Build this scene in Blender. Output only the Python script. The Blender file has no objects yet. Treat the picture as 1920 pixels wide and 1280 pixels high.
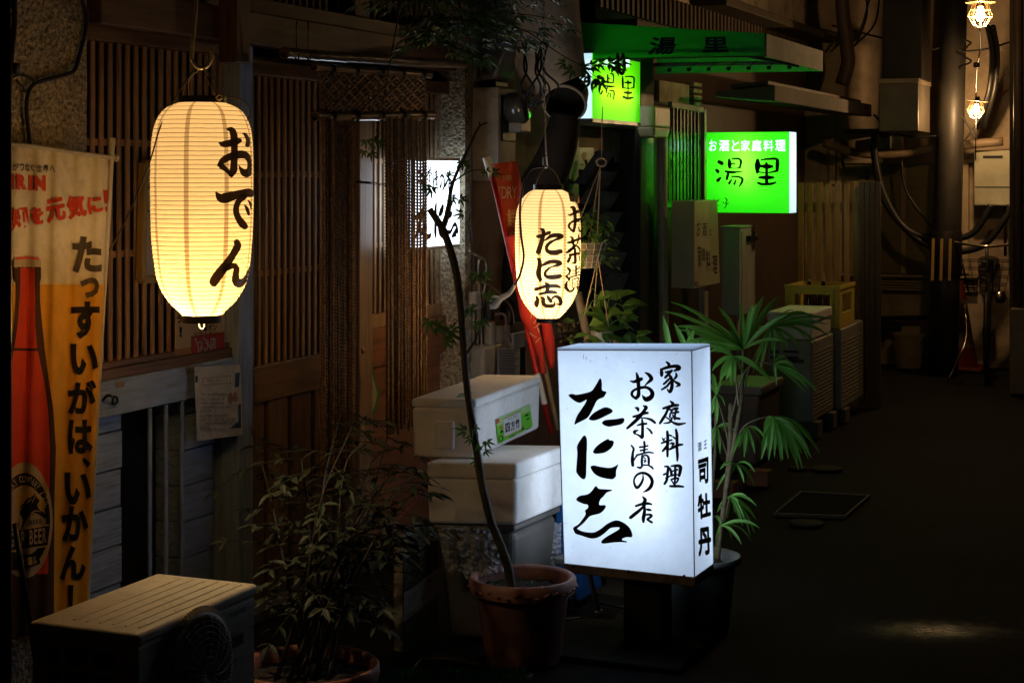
import bpy, bmesh, math, random
from mathutils import Vector, Matrix, noise
from mathutils.geometry import tessellate_polygon

random.seed(7)
scene = bpy.context.scene
COL = scene.collection
R = math.radians

# ------------------------------------------------------------------ camera, world, exposure
F, CX, CY, CAMZ = 3200.0, 960.0, 325.0, 1.55      # focal length in photo pixels, principal point, eye height
YAW = R(22.42)                                    # the camera looks this far left of the alley's axis (+Y)
cam_d = bpy.data.cameras.new('camera')
cam = bpy.data.objects.new('camera', cam_d)
COL.objects.link(cam)
cam.location = (0, 0, CAMZ)
cam.rotation_euler = (R(90), 0, YAW)
cam_d.sensor_width = 36.0
cam_d.lens = F / 1920 * 36
cam_d.shift_y = -(640 - CY) / 1920
cam_d.clip_start = 0.05
cam_d.clip_end = 500
scene.camera = cam

world = bpy.data.worlds.new('World')
scene.world = world
world.use_nodes = True
_n = world.node_tree.nodes
_l = world.node_tree.links
_bg = _n['Background']
_sky = _n.new('ShaderNodeTexSky')
_sky.sky_type = 'NISHITA'
_sky.sun_disc = False
_sky.sun_elevation = R(1.0)
_sky.sun_rotation = R(200)
_l.new(_sky.outputs['Color'], _bg.inputs['Color'])
_bg.inputs['Strength'].default_value = 0.0012

scene.view_settings.view_transform = 'Standard'
scene.view_settings.look = 'None'
scene.view_settings.exposure = 0.85
scene.view_settings.gamma = 1.0
scene.render.engine = 'CYCLES'
scene.cycles.use_denoising = True
scene.cycles.max_bounces = 8
scene.cycles.diffuse_bounces = 4
scene.cycles.glossy_bounces = 3
scene.cycles.transmission_bounces = 6
scene.cycles.sample_clamp_indirect = 4.0
scene.cycles.caustics_reflective = False

# ------------------------------------------------------------------ geometry helpers
_s, _c = math.sin(YAW), math.cos(YAW)

def ray(px, py):
    r = (px - CX) / F
    return Vector((-_s + r * _c, _c + r * _s, (CY - py) / F))

def P(px, py, d):                # point at depth d along the pixel's ray
    return Vector((0, 0, CAMZ)) + ray(px, py) * d

def PX(px, py, X):               # on the plane x = X
    v = ray(px, py)
    return Vector((0, 0, CAMZ)) + v * (X / v.x)

def PY(px, py, Y):
    v = ray(px, py)
    return Vector((0, 0, CAMZ)) + v * (Y / v.y)

def PG(px, py, z=0.0):
    v = ray(px, py)
    return Vector((0, 0, CAMZ)) + v * ((z - CAMZ) / v.z)

def YX(px, X):
    return PX(px, CY, X).y

ORG = {}

def lerp(a, b, t):
    return a + (b - a) * t

def catmull(pts, n=6, closed=False):
    out = []
    m = len(pts)
    segs = m if closed else m - 1
    for i in range(segs):
        if closed:
            p0, p1, p2, p3 = pts[i - 1], pts[i], pts[(i + 1) % m], pts[(i + 2) % m]
        else:
            p1, p2 = pts[i], pts[i + 1]
            p0 = pts[i - 1] if i > 0 else tuple(2 * a - b for a, b in zip(p1, p2))
            p3 = pts[i + 2] if i + 2 < m else tuple(2 * b - a for a, b in zip(p1, p2))
        for k in range(n):
            t = k / n
            out.append(tuple(0.5 * (2 * b + (c - a) * t + (2 * a - 5 * b + 4 * c - d) * t * t + (3 * b - a - 3 * c + d) * t ** 3)
                             for a, b, c, d in zip(p0, p1, p2, p3)))
    if not closed:
        out.append(tuple(pts[-1]))
    return out

class MB:
    """collects shapes in world coordinates, then links them as one mesh object"""
    def __init__(self):
        self.v = []; self.f = []; self.m = []
    def add(self, vs, fs, mi=0):
        o = len(self.v)
        self.v += [tuple(v) for v in vs]
        self.f += [tuple(i + o for i in f) for f in fs]
        self.m += [mi] * len(fs)
        return self
    def box(self, x0, x1, y0, y1, z0, z1, mi=0):
        x0, x1 = min(x0, x1), max(x0, x1); y0, y1 = min(y0, y1), max(y0, y1); z0, z1 = min(z0, z1), max(z0, z1)
        return self.add([(x0, y0, z0), (x1, y0, z0), (x1, y1, z0), (x0, y1, z0), (x0, y0, z1), (x1, y0, z1), (x1, y1, z1), (x0, y1, z1)],
                        [(0, 3, 2, 1), (4, 5, 6, 7), (0, 1, 5, 4), (1, 2, 6, 5), (2, 3, 7, 6), (3, 0, 4, 7)], mi)
    def hexa(self, b, t, mi=0):           # bottom four, top four (same order)
        return self.add(list(b) + list(t), [(0, 3, 2, 1), (4, 5, 6, 7), (0, 1, 5, 4), (1, 2, 6, 5), (2, 3, 7, 6), (3, 0, 4, 7)], mi)
    def obox(self, c, ax, hx, hy, hz, mi=0):  # oriented box: ax = three unit axes
        c = Vector(c); a, b, d = [Vector(q) for q in ax]
        q = lambda i, j, k: c + a * hx * i + b * hy * j + d * hz * k
        return self.hexa([q(-1, -1, -1), q(1, -1, -1), q(1, 1, -1), q(-1, 1, -1)], [q(-1, -1, 1), q(1, -1, 1), q(1, 1, 1), q(-1, 1, 1)], mi)
    def bar(self, p, q, w, h, up=(0, 0, 1), mi=0):
        p, q = Vector(p), Vector(q); d = (q - p); L = d.length; d.normalize()
        s = d.cross(Vector(up))
        if s.length < 1e-4: s = d.cross(Vector((1, 0, 0)))
        s.normalize(); u = s.cross(d)
        return self.obox((p + q) / 2, (d, s, u), L / 2, w / 2, h / 2, mi)
    def tube(self, pts, r, n=8, caps=True, mi=0, flat=1.0, smooth_pts=0):
        if smooth_pts: pts = catmull([tuple(p) for p in pts], smooth_pts)
        pts = [Vector(p) for p in pts]
        if not isinstance(r, (list, tuple)): r = [r] * len(pts)
        if len(r) != len(pts):
            k = len(r) - 1
            r = [lerp(r[min(int(i / (len(pts) - 1) * k), k - 1)], r[min(int(i / (len(pts) - 1) * k) + 1, k)],
                      i / (len(pts) - 1) * k - min(int(i / (len(pts) - 1) * k), k - 1)) for i in range(len(pts))]
        vs, fs = [], []
        ref = None
        for i, p in enumerate(pts):
            d = (pts[min(i + 1, len(pts) - 1)] - pts[max(i - 1, 0)])
            if d.length < 1e-9: d = Vector((0, 0, 1))
            d.normalize()
            if ref is None:
                ref = d.cross(Vector((0, 0, 1)))
                if ref.length < 1e-3: ref = d.cross(Vector((1, 0, 0)))
            ref = (ref - d * ref.dot(d))
            if ref.length < 1e-6: ref = d.orthogonal()
            ref.normalize()
            b = d.cross(ref)
            for k in range(n):
                a = 2 * math.pi * k / n
                vs.append(p + (ref * math.cos(a) + b * math.sin(a) * flat) * r[i])
        for i in range(len(pts) - 1):
            for k in range(n):
                k2 = (k + 1) % n
                fs.append((i * n + k, i * n + k2, (i + 1) * n + k2, (i + 1) * n + k))
        if caps:
            fs.append(tuple(range(n - 1, -1, -1)))
            fs.append(tuple((len(pts) - 1) * n + k for k in range(n)))
        return self.add(vs, fs, mi)
    def lathe(self, prof, c=(0, 0, 0), n=32, mi=0, axis=(0, 0, 1), closed=False, ell=1.0):
        c = Vector(c); ax = Vector(axis).normalized()
        e1 = ax.orthogonal().normalized() if abs(ax.z) < 0.999 else Vector((1, 0, 0))
        e2 = ax.cross(e1)
        vs, fs = [], []
        for (r, z) in prof:
            for k in range(n):
                a = 2 * math.pi * k / n
                vs.append(c + ax * z + (e1 * math.cos(a) + e2 * math.sin(a) * ell) * r)
        m = len(prof)
        for i in range(m if closed else m - 1):
            j = (i + 1) % m
            for k in range(n):
                k2 = (k + 1) % n
                fs.append((i * n + k, i * n + k2, j * n + k2, j * n + k))
        return self.add(vs, fs, mi)
    def disc(self, c, r, axis=(0, 0, 1), n=24, mi=0):
        c = Vector(c); ax = Vector(axis).normalized(); e1 = ax.orthogonal().normalized(); e2 = ax.cross(e1)
        return self.add([c + (e1 * math.cos(2 * math.pi * k / n) + e2 * math.sin(2 * math.pi * k / n)) * r for k in range(n)], [tuple(range(n))], mi)
    def quad(self, a, b, c, d, mi=0):
        return self.add([a, b, c, d], [(0, 1, 2, 3)], mi)
    def prism(self, poly, off, mi=0):      # 3D polygon extruded by the vector off
        n = len(poly); off = Vector(off)
        vs = [Vector(p) for p in poly] + [Vector(p) + off for p in poly]
        fs = [tuple(range(n - 1, -1, -1)), tuple(range(n, 2 * n))] + [(i, (i + 1) % n, (i + 1) % n + n, i + n) for i in range(n)]
        return self.add(vs, fs, mi)
    def build(self, name, mats, parent=None, smooth=False, bevel=0.0, seg=2, auto=None):
        me = bpy.data.meshes.new(name)
        if parent is not None:
            org = ORG[parent]
        else:
            xs = [v[0] for v in self.v]; ys = [v[1] for v in self.v]; zs = [v[2] for v in self.v]
            org = Vector(((min(xs) + max(xs)) / 2, (min(ys) + max(ys)) / 2, min(zs)))
        me.from_pydata([(v[0] - org.x, v[1] - org.y, v[2] - org.z) for v in self.v], [], self.f)
        if not isinstance(mats, (list, tuple)): mats = [mats]
        for m in mats: me.materials.append(m)
        if len(mats) > 1:
            me.polygons.foreach_set('material_index', self.m)
        if smooth:
            me.polygons.foreach_set('use_smooth', [True] * len(me.polygons))
        me.update()
        o = bpy.data.objects.new(name, me)
        COL.objects.link(o)
        if parent is not None: o.parent = parent
        else: o.location = org
        ORG[o] = org
        if smooth and auto:
            me.set_sharp_from_angle(angle=R(auto))
        if bevel:
            md = o.modifiers.new('bevel', 'BEVEL'); md.width = bevel; md.segments = seg; md.limit_method = 'ANGLE'; md.angle_limit = R(40)
        return o

def tag(o, label, cat, group=None, kind=None):
    if label: o['label'] = label
    if cat: o['category'] = cat
    if group: o['group'] = group
    if kind: o['kind'] = kind
    return o

def thing(name, label, cat, loc, group=None):
    o = bpy.data.objects.new(name, None)
    o.empty_display_size = 0.1
    COL.objects.link(o)
    o.location = loc
    ORG[o] = Vector(loc)
    return tag(o, label, cat, group)

# ------------------------------------------------------------------ materials
MATS = {}

def mat(name, col, rough=0.6, var=0.25, scale=8.0, stretch=(1, 1, 1), bump=0.2, bscale=None, spec=0.35, metal=0.0, col2=None, dirt=0.0,
        dirt_col=(0.02, 0.017, 0.012), dirt_scale=3.0, bdist=0.004, rvar=0.15, detail=6.0, coat=0.0):
    if name in MATS: return MATS[name]
    m = bpy.data.materials.new(name); m.use_nodes = True
    nt = m.node_tree; N = nt.nodes; L = nt.links
    b = N['Principled BSDF']
    tc = N.new('ShaderNodeTexCoord'); mp = N.new('ShaderNodeMapping')
    mp.inputs['Scale'].default_value = stretch
    L.new(tc.outputs['Object'], mp.inputs['Vector'])
    nz = N.new('ShaderNodeTexNoise'); nz.inputs['Scale'].default_value = scale; nz.inputs['Detail'].default_value = detail
    nz.inputs['Roughness'].default_value = 0.6
    L.new(mp.outputs[0], nz.inputs['Vector'])
    rp = N.new('ShaderNodeValToRGB')
    c1 = col; c2 = col2 or tuple(c * (1 - var) for c in col)
    c0 = tuple(min(1, c * (1 + var * 0.6)) for c in col)
    rp.color_ramp.elements[0].position = 0.3; rp.color_ramp.elements[0].color = (*c2, 1)
    rp.color_ramp.elements[1].position = 0.7; rp.color_ramp.elements[1].color = (*c0, 1)
    e = rp.color_ramp.elements.new(0.5); e.color = (*c1, 1)
    L.new(nz.outputs['Fac'], rp.inputs[0])
    out = rp.outputs[0]
    if dirt > 0:
        n2 = N.new('ShaderNodeTexNoise'); n2.inputs['Scale'].default_value = dirt_scale; n2.inputs['Detail'].default_value = 8
        n2.inputs['Roughness'].default_value = 0.7
        L.new(tc.outputs['Object'], n2.inputs['Vector'])
        r2 = N.new('ShaderNodeValToRGB'); r2.color_ramp.elements[0].position = 0.48; r2.color_ramp.elements[1].position = 0.68
        L.new(n2.outputs['Fac'], r2.inputs[0])
        ml = N.new('ShaderNodeMath'); ml.operation = 'MULTIPLY'; ml.inputs[1].default_value = dirt
        L.new(r2.outputs[0], ml.inputs[0])
        mx = N.new('ShaderNodeMixRGB'); mx.inputs[2].default_value = (*dirt_col, 1)
        L.new(ml.outputs[0], mx.inputs[0]); L.new(out, mx.inputs[1]); out = mx.outputs[0]
    L.new(out, b.inputs['Base Color'])
    if rvar:
        mr = N.new('ShaderNodeMapRange'); mr.inputs['To Min'].default_value = max(0.02, rough - rvar); mr.inputs['To Max'].default_value = min(1, rough + rvar)
        L.new(nz.outputs['Fac'], mr.inputs['Value']); L.new(mr.outputs[0], b.inputs['Roughness'])
    else:
        b.inputs['Roughness'].default_value = rough
    b.inputs['Specular IOR Level'].default_value = spec
    b.inputs['Metallic'].default_value = metal
    b.inputs['Coat Weight'].default_value = coat
    if bump:
        n3 = nz
        if bscale:
            n3 = N.new('ShaderNodeTexNoise'); n3.inputs['Scale'].default_value = bscale; n3.inputs['Detail'].default_value = 5
            L.new(mp.outputs[0], n3.inputs['Vector'])
        bp = N.new('ShaderNodeBump'); bp.name = 'grain'; bp.inputs['Strength'].default_value = bump; bp.inputs['Distance'].default_value = bdist
        L.new(n3.outputs['Fac'], bp.inputs['Height']); L.new(bp.outputs[0], b.inputs['Normal'])
    MATS[name] = m
    return m

def emis(name, col, strength):
    if name in MATS: return MATS[name]
    m = bpy.data.materials.new(name); m.use_nodes = True
    nt = m.node_tree; nt.nodes.clear()
    o = nt.nodes.new('ShaderNodeOutputMaterial'); e = nt.nodes.new('ShaderNodeEmission')
    e.inputs[0].default_value = (*col, 1); e.inputs[1].default_value = strength
    nt.links.new(e.outputs[0], o.inputs[0])
    MATS[name] = m
    return m

def glow_sheet(name, trans, diff, em, em_s, tfac=0.75, gloss=0.06, stain=0.0, fibre=0.0):
    """lit paper or acrylic: lets the lamp behind it through, scatters, and gives off a little light of its own"""
    if name in MATS: return MATS[name]
    m = bpy.data.materials.new(name); m.use_nodes = True
    nt = m.node_tree; N = nt.nodes; L = nt.links; N.clear()
    o = N.new('ShaderNodeOutputMaterial')
    t = N.new('ShaderNodeBsdfTranslucent'); d = N.new('ShaderNodeBsdfDiffuse'); e = N.new('ShaderNodeEmission')
    t.inputs[0].default_value = (*trans, 1); d.inputs[0].default_value = (*diff, 1)
    e.inputs[0].default_value = (*em, 1); e.inputs[1].default_value = em_s
    if stain or fibre:
        tc = N.new('ShaderNodeTexCoord'); nz = N.new('ShaderNodeTexNoise'); nz.inputs['Scale'].default_value = 14 if stain else 60
        nz.inputs['Detail'].default_value = 8; nz.inputs['Roughness'].default_value = 0.7
        L.new(tc.outputs['Object'], nz.inputs['Vector'])
        rp = N.new('ShaderNodeValToRGB'); k = 1 - max(stain, fibre)
        rp.color_ramp.elements[0].position = 0.3; rp.color_ramp.elements[0].color = tuple(c * k for c in trans) + (1,)
        rp.color_ramp.elements[1].position = 0.62; rp.color_ramp.elements[1].color = (*trans, 1)
        L.new(nz.outputs['Fac'], rp.inputs[0]); L.new(rp.outputs[0], t.inputs[0])
        rq = N.new('ShaderNodeMixRGB'); rq.blend_type = 'MULTIPLY'; rq.inputs[0].default_value = 1; rq.inputs[1].default_value = (*em, 1)
        rr = N.new('ShaderNodeMapRange'); rr.inputs['From Min'].default_value = 0.3; rr.inputs['From Max'].default_value = 0.62
        rr.inputs['To Min'].default_value = k; rr.inputs['To Max'].default_value = 1
        L.new(nz.outputs['Fac'], rr.inputs[0]); L.new(rr.outputs[0], rq.inputs[2]); L.new(rq.outputs[0], e.inputs[0])
    mx = N.new('ShaderNodeMixShader'); mx.inputs[0].default_value = tfac
    L.new(d.outputs[0], mx.inputs[1]); L.new(t.outputs[0], mx.inputs[2])
    g = N.new('ShaderNodeBsdfGlossy'); g.inputs['Roughness'].default_value = 0.35; g.inputs[0].default_value = (1, 1, 1, 1)
    m2 = N.new('ShaderNodeMixShader'); m2.inputs[0].default_value = gloss
    L.new(mx.outputs[0], m2.inputs[1]); L.new(g.outputs[0], m2.inputs[2])
    a = N.new('ShaderNodeAddShader')
    L.new(m2.outputs[0], a.inputs[0]); L.new(e.outputs[0], a.inputs[1])
    L.new(a.outputs[0], o.inputs[0])
    MATS[name] = m
    return m

def plant_mat(name, col, col2, trans=0.35, rough=0.4):
    if name in MATS: return MATS[name]
    m = bpy.data.materials.new(name); m.use_nodes = True
    nt = m.node_tree; N = nt.nodes; L = nt.links; N.clear()
    o = N.new('ShaderNodeOutputMaterial')
    g = N.new('ShaderNodeNewGeometry'); tc = N.new('ShaderNodeTexCoord')
    nz = N.new('ShaderNodeTexNoise'); nz.inputs['Scale'].default_value = 9; nz.inputs['Detail'].default_value = 4
    L.new(tc.outputs['Object'], nz.inputs['Vector'])
    ad = N.new('ShaderNodeMath'); ad.operation = 'ADD'
    mu = N.new('ShaderNodeMath'); mu.operation = 'MULTIPLY'; mu.inputs[1].default_value = 0.5
    L.new(g.outputs['Random Per Island'], mu.inputs[0]); L.new(mu.outputs[0], ad.inputs[0])
    m3 = N.new('ShaderNodeMath'); m3.operation = 'MULTIPLY'; m3.inputs[1].default_value = 0.5
    L.new(nz.outputs['Fac'], m3.inputs[0]); L.new(m3.outputs[0], ad.inputs[1])
    mx = N.new('ShaderNodeMixRGB'); mx.inputs[1].default_value = (*col, 1); mx.inputs[2].default_value = (*col2, 1)
    L.new(ad.outputs[0], mx.inputs[0])
    p = N.new('ShaderNodeBsdfPrincipled'); p.inputs['Roughness'].default_value = rough; p.inputs['Specular IOR Level'].default_value = 0.5
    t = N.new('ShaderNodeBsdfTranslucent')
    L.new(mx.outputs[0], p.inputs['Base Color']); L.new(mx.outputs[0], t.inputs[0])
    ms = N.new('ShaderNodeMixShader'); ms.inputs[0].default_value = trans
    L.new(p.outputs[0], ms.inputs[1]); L.new(t.outputs[0], ms.inputs[2]); L.new(ms.outputs[0], o.inputs[0])
    MATS[name] = m
    return m

# ------------------------------------------------------------------ writing: flat shapes, then laid on a surface
def Cc(ox, oy, s, pts):
    return [(ox + p[0] / s, oy + p[1] / s) + ((p[2] / s,) if len(p) > 2 else ()) for p in pts]

def shp_poly(pts, n=4, smooth=True):
    q = catmull(pts, n, True) if smooth else pts
    tri = tessellate_polygon([[Vector((p[0], p[1], 0)) for p in q]])
    return ([(p[0], p[1]) for p in q], [tuple(t) for t in tri])

def shp_stroke(pts, n=6, taper=False):
    """brush stroke: points (x, y, width)"""
    q = catmull(pts, n) if len(pts) > 2 else [tuple(lerp(a, b, k / n) for a, b in zip(pts[0], pts[1])) for k in range(n + 1)]
    vs, fs = [], []
    m = len(q)
    for i, (x, y, w) in enumerate(q):
        a = q[max(i - 1, 0)]; b = q[min(i + 1, m - 1)]
        dx, dy = b[0] - a[0], b[1] - a[1]; l = math.hypot(dx, dy) or 1
        nx, ny = -dy / l * abs(w) / 2, dx / l * abs(w) / 2
        vs += [(x + nx, y + ny), (x - nx, y - ny)]
    for i in range(m - 1):
        fs.append((2 * i, 2 * i + 1, 2 * i + 3, 2 * i + 2))
    for i, sg in ((0, -1), (m - 1, 1)):
        x, y, w = q[i]; j = 1 if i == 0 else m - 2
        dx, dy = (x - q[j][0]), (y - q[j][1]); a0 = math.atan2(dy, dx)
        o = len(vs)
        for k in range(9):
            a = a0 - math.pi / 2 + math.pi * k / 8
            vs.append((x + math.cos(a) * abs(w) / 2, y + math.sin(a) * abs(w) / 2))
        fs.append(tuple(range(o, o + 9)))
    return (vs, fs)

_GL = {}
def _letter(ch, bold):
    cu = bpy.data.curves.new('lettering', 'FONT'); cu.body = ch; cu.size = 1; cu.offset = bold; cu.resolution_u = 3
    ob = bpy.data.objects.new('lettering', cu); COL.objects.link(ob)
    dg = bpy.context.evaluated_depsgraph_get()
    me = bpy.data.meshes.new_from_object(ob.evaluated_get(dg))
    vs = [(v.co.x, v.co.y, 0.0) for v in me.vertices]; fs = [tuple(p.vertices) for p in me.polygons]
    ar = sum(p.area for p in me.polygons)
    bpy.data.objects.remove(ob); bpy.data.curves.remove(cu); bpy.data.meshes.remove(me)
    return vs, fs, ar

def shp_glyph(ch, box, bold=0.0, slant=0.0, quad=None):
    """a letter of the built-in font stretched into box (x0, y0, x1, y1) or into the quad tl, tr, br, bl"""
    key = (ch, bold)
    if key not in _GL:
        vs, fs, ar = _letter(ch, bold)
        if bold > 0.005:
            _, _, a0 = _letter(ch, 0.0); v1, f1, a1 = _letter(ch, 0.005)
            want = a0 + (a1 - a0) / 0.005 * bold
            if not (0.88 * want < ar < 1.12 * want):          # the outline folds over at this weight: thicken with shifted copies
                if not a0 < a1 < 1.3 * a0: v1, f1, _ = _letter(ch, 0.0)
                vs, fs = [], []
                for q in range(9):
                    dx, dy = (0, 0) if q == 8 else (bold * math.cos(q * math.pi / 4), bold * math.sin(q * math.pi / 4))
                    o = len(vs)
                    vs += [(x + dx, y + dy, q * 0.6) for x, y, _ in v1]; fs += [tuple(i + o for i in f) for f in f1]
        x0 = min(v[0] for v in vs); x1 = max(v[0] for v in vs); y0 = min(v[1] for v in vs); y1 = max(v[1] for v in vs)
        _GL[key] = ([((v[0] - x0) / (x1 - x0 or 1), (v[1] - y0) / (y1 - y0 or 1), v[2]) for v in vs], fs)
    vs, fs = _GL[key]
    if quad is None:
        x0, y0, x1, y1 = box; quad = [(x0, y0), (x1, y0), (x1, y1), (x0, y1)]
    tl, tr, br, bl = quad
    out = []
    for u, v, z in vs:
        u2 = u + slant * (v - 0.5)
        t = (lerp(tl[0], tr[0], u2), lerp(tl[1], tr[1], u2)); b = (lerp(bl[0], br[0], u2), lerp(bl[1], br[1], u2))
        out.append((lerp(b[0], t[0], v), lerp(b[1], t[1], v), z))
    return (out, list(fs))

def lay(name, shapes, surf, m, parent, eps=0.0008, cut=None, step=0.00003):
    """flat shapes in photo coordinates laid on a surface as a thin skin of paint; surf(x, y, eps) gives the point"""
    bm = bmesh.new()
    for k, (vs, fs) in enumerate(shapes):
        bv = [bm.verts.new((q[0], q[1], k * 1.0 + (q[2] if len(q) > 2 else 0))) for q in vs]
        for f in fs:
            try: bm.faces.new([bv[i] for i in f])
            except ValueError: pass
    if cut:
        xs = [v.co.x for v in bm.verts]; ys = [v.co.y for v in bm.verts]
        for lo, hi, no in ((min(xs), max(xs), (1, 0, 0)), (min(ys), max(ys), (0, 1, 0))):
            t = lo + cut
            while t < hi:
                bmesh.ops.bisect_plane(bm, geom=bm.verts[:] + bm.edges[:] + bm.faces[:], plane_co=tuple(t * c for c in no), plane_no=no, dist=1e-6)
                t += cut
    mb = MB()
    bm.verts.index_update()
    mb.v = [tuple(surf(v.co.x, v.co.y, eps + v.co.z * step)) for v in bm.verts]
    for f in bm.faces:
        mb.f.append(tuple(v.index for v in f.verts)); mb.m.append(0)
    bm.free()
    return mb.build(name, m, parent)

def plane_surf(p0, nrm):
    p0 = Vector(p0); nrm = Vector(nrm).normalized(); c = Vector((0, 0, CAMZ))
    if (c - p0).dot(nrm) < 0: nrm = -nrm
    def f(px, py, eps=0.0):
        v = ray(px, py)
        return c + v * ((p0 - c).dot(nrm) / v.dot(nrm)) + nrm * eps
    return f
# ------------------------------------------------------------------ shared materials
WOODV = mat('dark_wood_upright', (0.17, 0.092, 0.050), 0.55, 0.5, 7, (6, 6, 0.5), 0.35, 40, bdist=0.002, dirt=0.35)
WOODH = mat('dark_wood_level', (0.18, 0.10, 0.055), 0.5, 0.5, 7, (6, 0.5, 6), 0.4, 40, bdist=0.002, dirt=0.35)
WOODG = mat('grey_wood_level', (0.36, 0.48, 0.68), 0.5, 0.45, 9, (5, 0.6, 9), 0.45, 60, bdist=0.002, dirt=0.35, dirt_col=(0.10, 0.12, 0.15))  # grey wood, with blue put into the colour in place of cool sign light
WOODP = mat('grey_wood_upright', (0.36, 0.47, 0.65), 0.5, 0.45, 9, (7, 7, 0.6), 0.45, 60, bdist=0.002, dirt=0.3, dirt_col=(0.10, 0.11, 0.13))  # same added blue, standing in for cool light on post and fins
SLAT = mat('lattice_wood', (0.38, 0.215, 0.11), 0.6, 0.45, 6, (8, 8, 0.7), 0.3, 40, bdist=0.0015, dirt=0.25)
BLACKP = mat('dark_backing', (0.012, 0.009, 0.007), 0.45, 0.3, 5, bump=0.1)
STUCCO = mat('rough_stucco', (0.68, 0.58, 0.41), 0.9, 0.75, 75, bump=1.0, bscale=70, bdist=0.035, spec=0.15, dirt=0.6, dirt_col=(0.10, 0.075, 0.045), dirt_scale=2.2)
METALK = mat('black_metal', (0.015, 0.014, 0.014), 0.35, 0.3, 20, bump=0.1, metal=0.4)
CABLE = mat('black_cable', (0.012, 0.011, 0.010), 0.45, 0.2, 20, bump=0)
BRASS = mat('hook_wire', (0.72, 0.58, 0.34), 0.3, 0.2, 30, bump=0.1, metal=0.3)
INK = mat('black_ink', (0.008, 0.007, 0.006), 0.5, 0.2, 40, bump=0, spec=0.3)
W = -3.1

def yz(px, py, X=W):
    q = PX(px, py, X); return q.y, q.z

# ------------------------------------------------------------------ ground
ASPH = mat('asphalt', (0.014, 0.013, 0.012), 0.8, 0.8, 60, bump=1.0, bscale=110, bdist=0.012, spec=0.10, dirt=0.7, dirt_col=(0.004, 0.0038, 0.0036), dirt_scale=1.1, rvar=0.2)
def ground_sheet(name, x0, x1, y0, y1, z, m, n=40):
    mb = MB()
    vs = []; fs = []
    for i in range(n + 1):
        for j in range(n + 1):
            x = lerp(x0, x1, i / n); y = lerp(y0, y1, j / n)
            vs.append((x, y, z + 0.006 * noise.noise((x * 1.1, y * 1.1, 3.0))))
    for i in range(n):
        for j in range(n):
            a = i * (n + 1) + j
            fs.append((a, a + n + 1, a + n + 2, a + 1))
    mb.add(vs, fs)
    return tag(mb.build(name, m, smooth=True), None, None, kind='structure')
ground_sheet('alley_ground', -30, 30, -20, 60, -0.008, ASPH, 160)
# darker trench patch and a paler worn patch in the asphalt, as in an often dug-up lane
# the asphalt: a damp stretch near the lane's middle is smoother, with its edge broken up by noise
def damp(m, c, rx, ry):
    nt = m.node_tree; N = nt.nodes; L = nt.links; b = N['Principled BSDF']
    tc = N.new('ShaderNodeTexCoord'); mp = N.new('ShaderNodeMapping'); mp.vector_type = 'TEXTURE'
    mp.inputs['Location'].default_value = (c[0], c[1], 0); mp.inputs['Rotation'].default_value = (0, 0, YAW); mp.inputs['Scale'].default_value = (rx, ry, 1000)
    L.new(tc.outputs['Object'], mp.inputs['Vector'])
    ln = N.new('ShaderNodeVectorMath'); ln.operation = 'LENGTH'; L.new(mp.outputs[0], ln.inputs[0])
    nz = N.new('ShaderNodeTexNoise'); nz.inputs['Scale'].default_value = 16; nz.inputs['Detail'].default_value = 8; L.new(tc.outputs['Object'], nz.inputs['Vector'])
    ad = N.new('ShaderNodeMath'); ad.operation = 'ADD'; L.new(ln.outputs['Value'], ad.inputs[0]); L.new(nz.outputs['Fac'], ad.inputs[1])
    mr = N.new('ShaderNodeMapRange'); mr.interpolation_type = 'SMOOTHSTEP'; mr.inputs['From Min'].default_value = 0.2; mr.inputs['From Max'].default_value = 1.7; mr.inputs['To Min'].default_value = 0.0; mr.inputs['To Max'].default_value = 1.0
    L.new(ad.outputs[0], mr.inputs['Value'])
    old = b.inputs['Roughness'].links[0].from_socket
    mx = N.new('ShaderNodeMixRGB'); mx.inputs[1].default_value = (.22, .22, .22, 1); L.new(mr.outputs[0], mx.inputs[0]); L.new(old, mx.inputs[2]); L.new(mx.outputs[0], b.inputs['Roughness'])
    sp = N.new('ShaderNodeMapRange'); sp.inputs['To Min'].default_value = 0.35; sp.inputs['To Max'].default_value = b.inputs['Specular IOR Level'].default_value
    vo = N.new('ShaderNodeTexVoronoi'); vo.inputs['Scale'].default_value = 55; L.new(tc.outputs['Object'], vo.inputs['Vector'])
    b2 = N.new('ShaderNodeBump'); b2.inputs['Strength'].default_value = 1.0; b2.inputs['Distance'].default_value = 0.004; L.new(vo.outputs['Distance'], b2.inputs['Height'])
    mn = N.new('ShaderNodeMixRGB'); L.new(mr.outputs[0], mn.inputs[0]); L.new(b2.outputs[0], mn.inputs[1]); L.new(N['grain'].outputs[0], mn.inputs[2]); L.new(mn.outputs[0], b.inputs['Normal'])
    L.new(mr.outputs[0], sp.inputs['Value']); L.new(sp.outputs[0], b.inputs['Specular IOR Level'])
_q = PG(1750, 1176); damp(ASPH, (_q.x, _q.y - 20.0), .30, .16)

# ------------------------------------------------------------------ the wooden house
y0h, y1h = YX(163, W), YX(849, W)
yL, yR = YX(436, W), YX(462, W)             # main post
house = thing('wooden_house', 'old dark timber house with lattice window, lattice door and rough stucco piers', 'house', (W - 1.0, (y0h + y1h) / 2, 0))
ZTOP = 3.2
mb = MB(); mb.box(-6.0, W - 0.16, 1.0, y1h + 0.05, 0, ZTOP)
mb.build('inner_wall', BLACKP, house)
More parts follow.
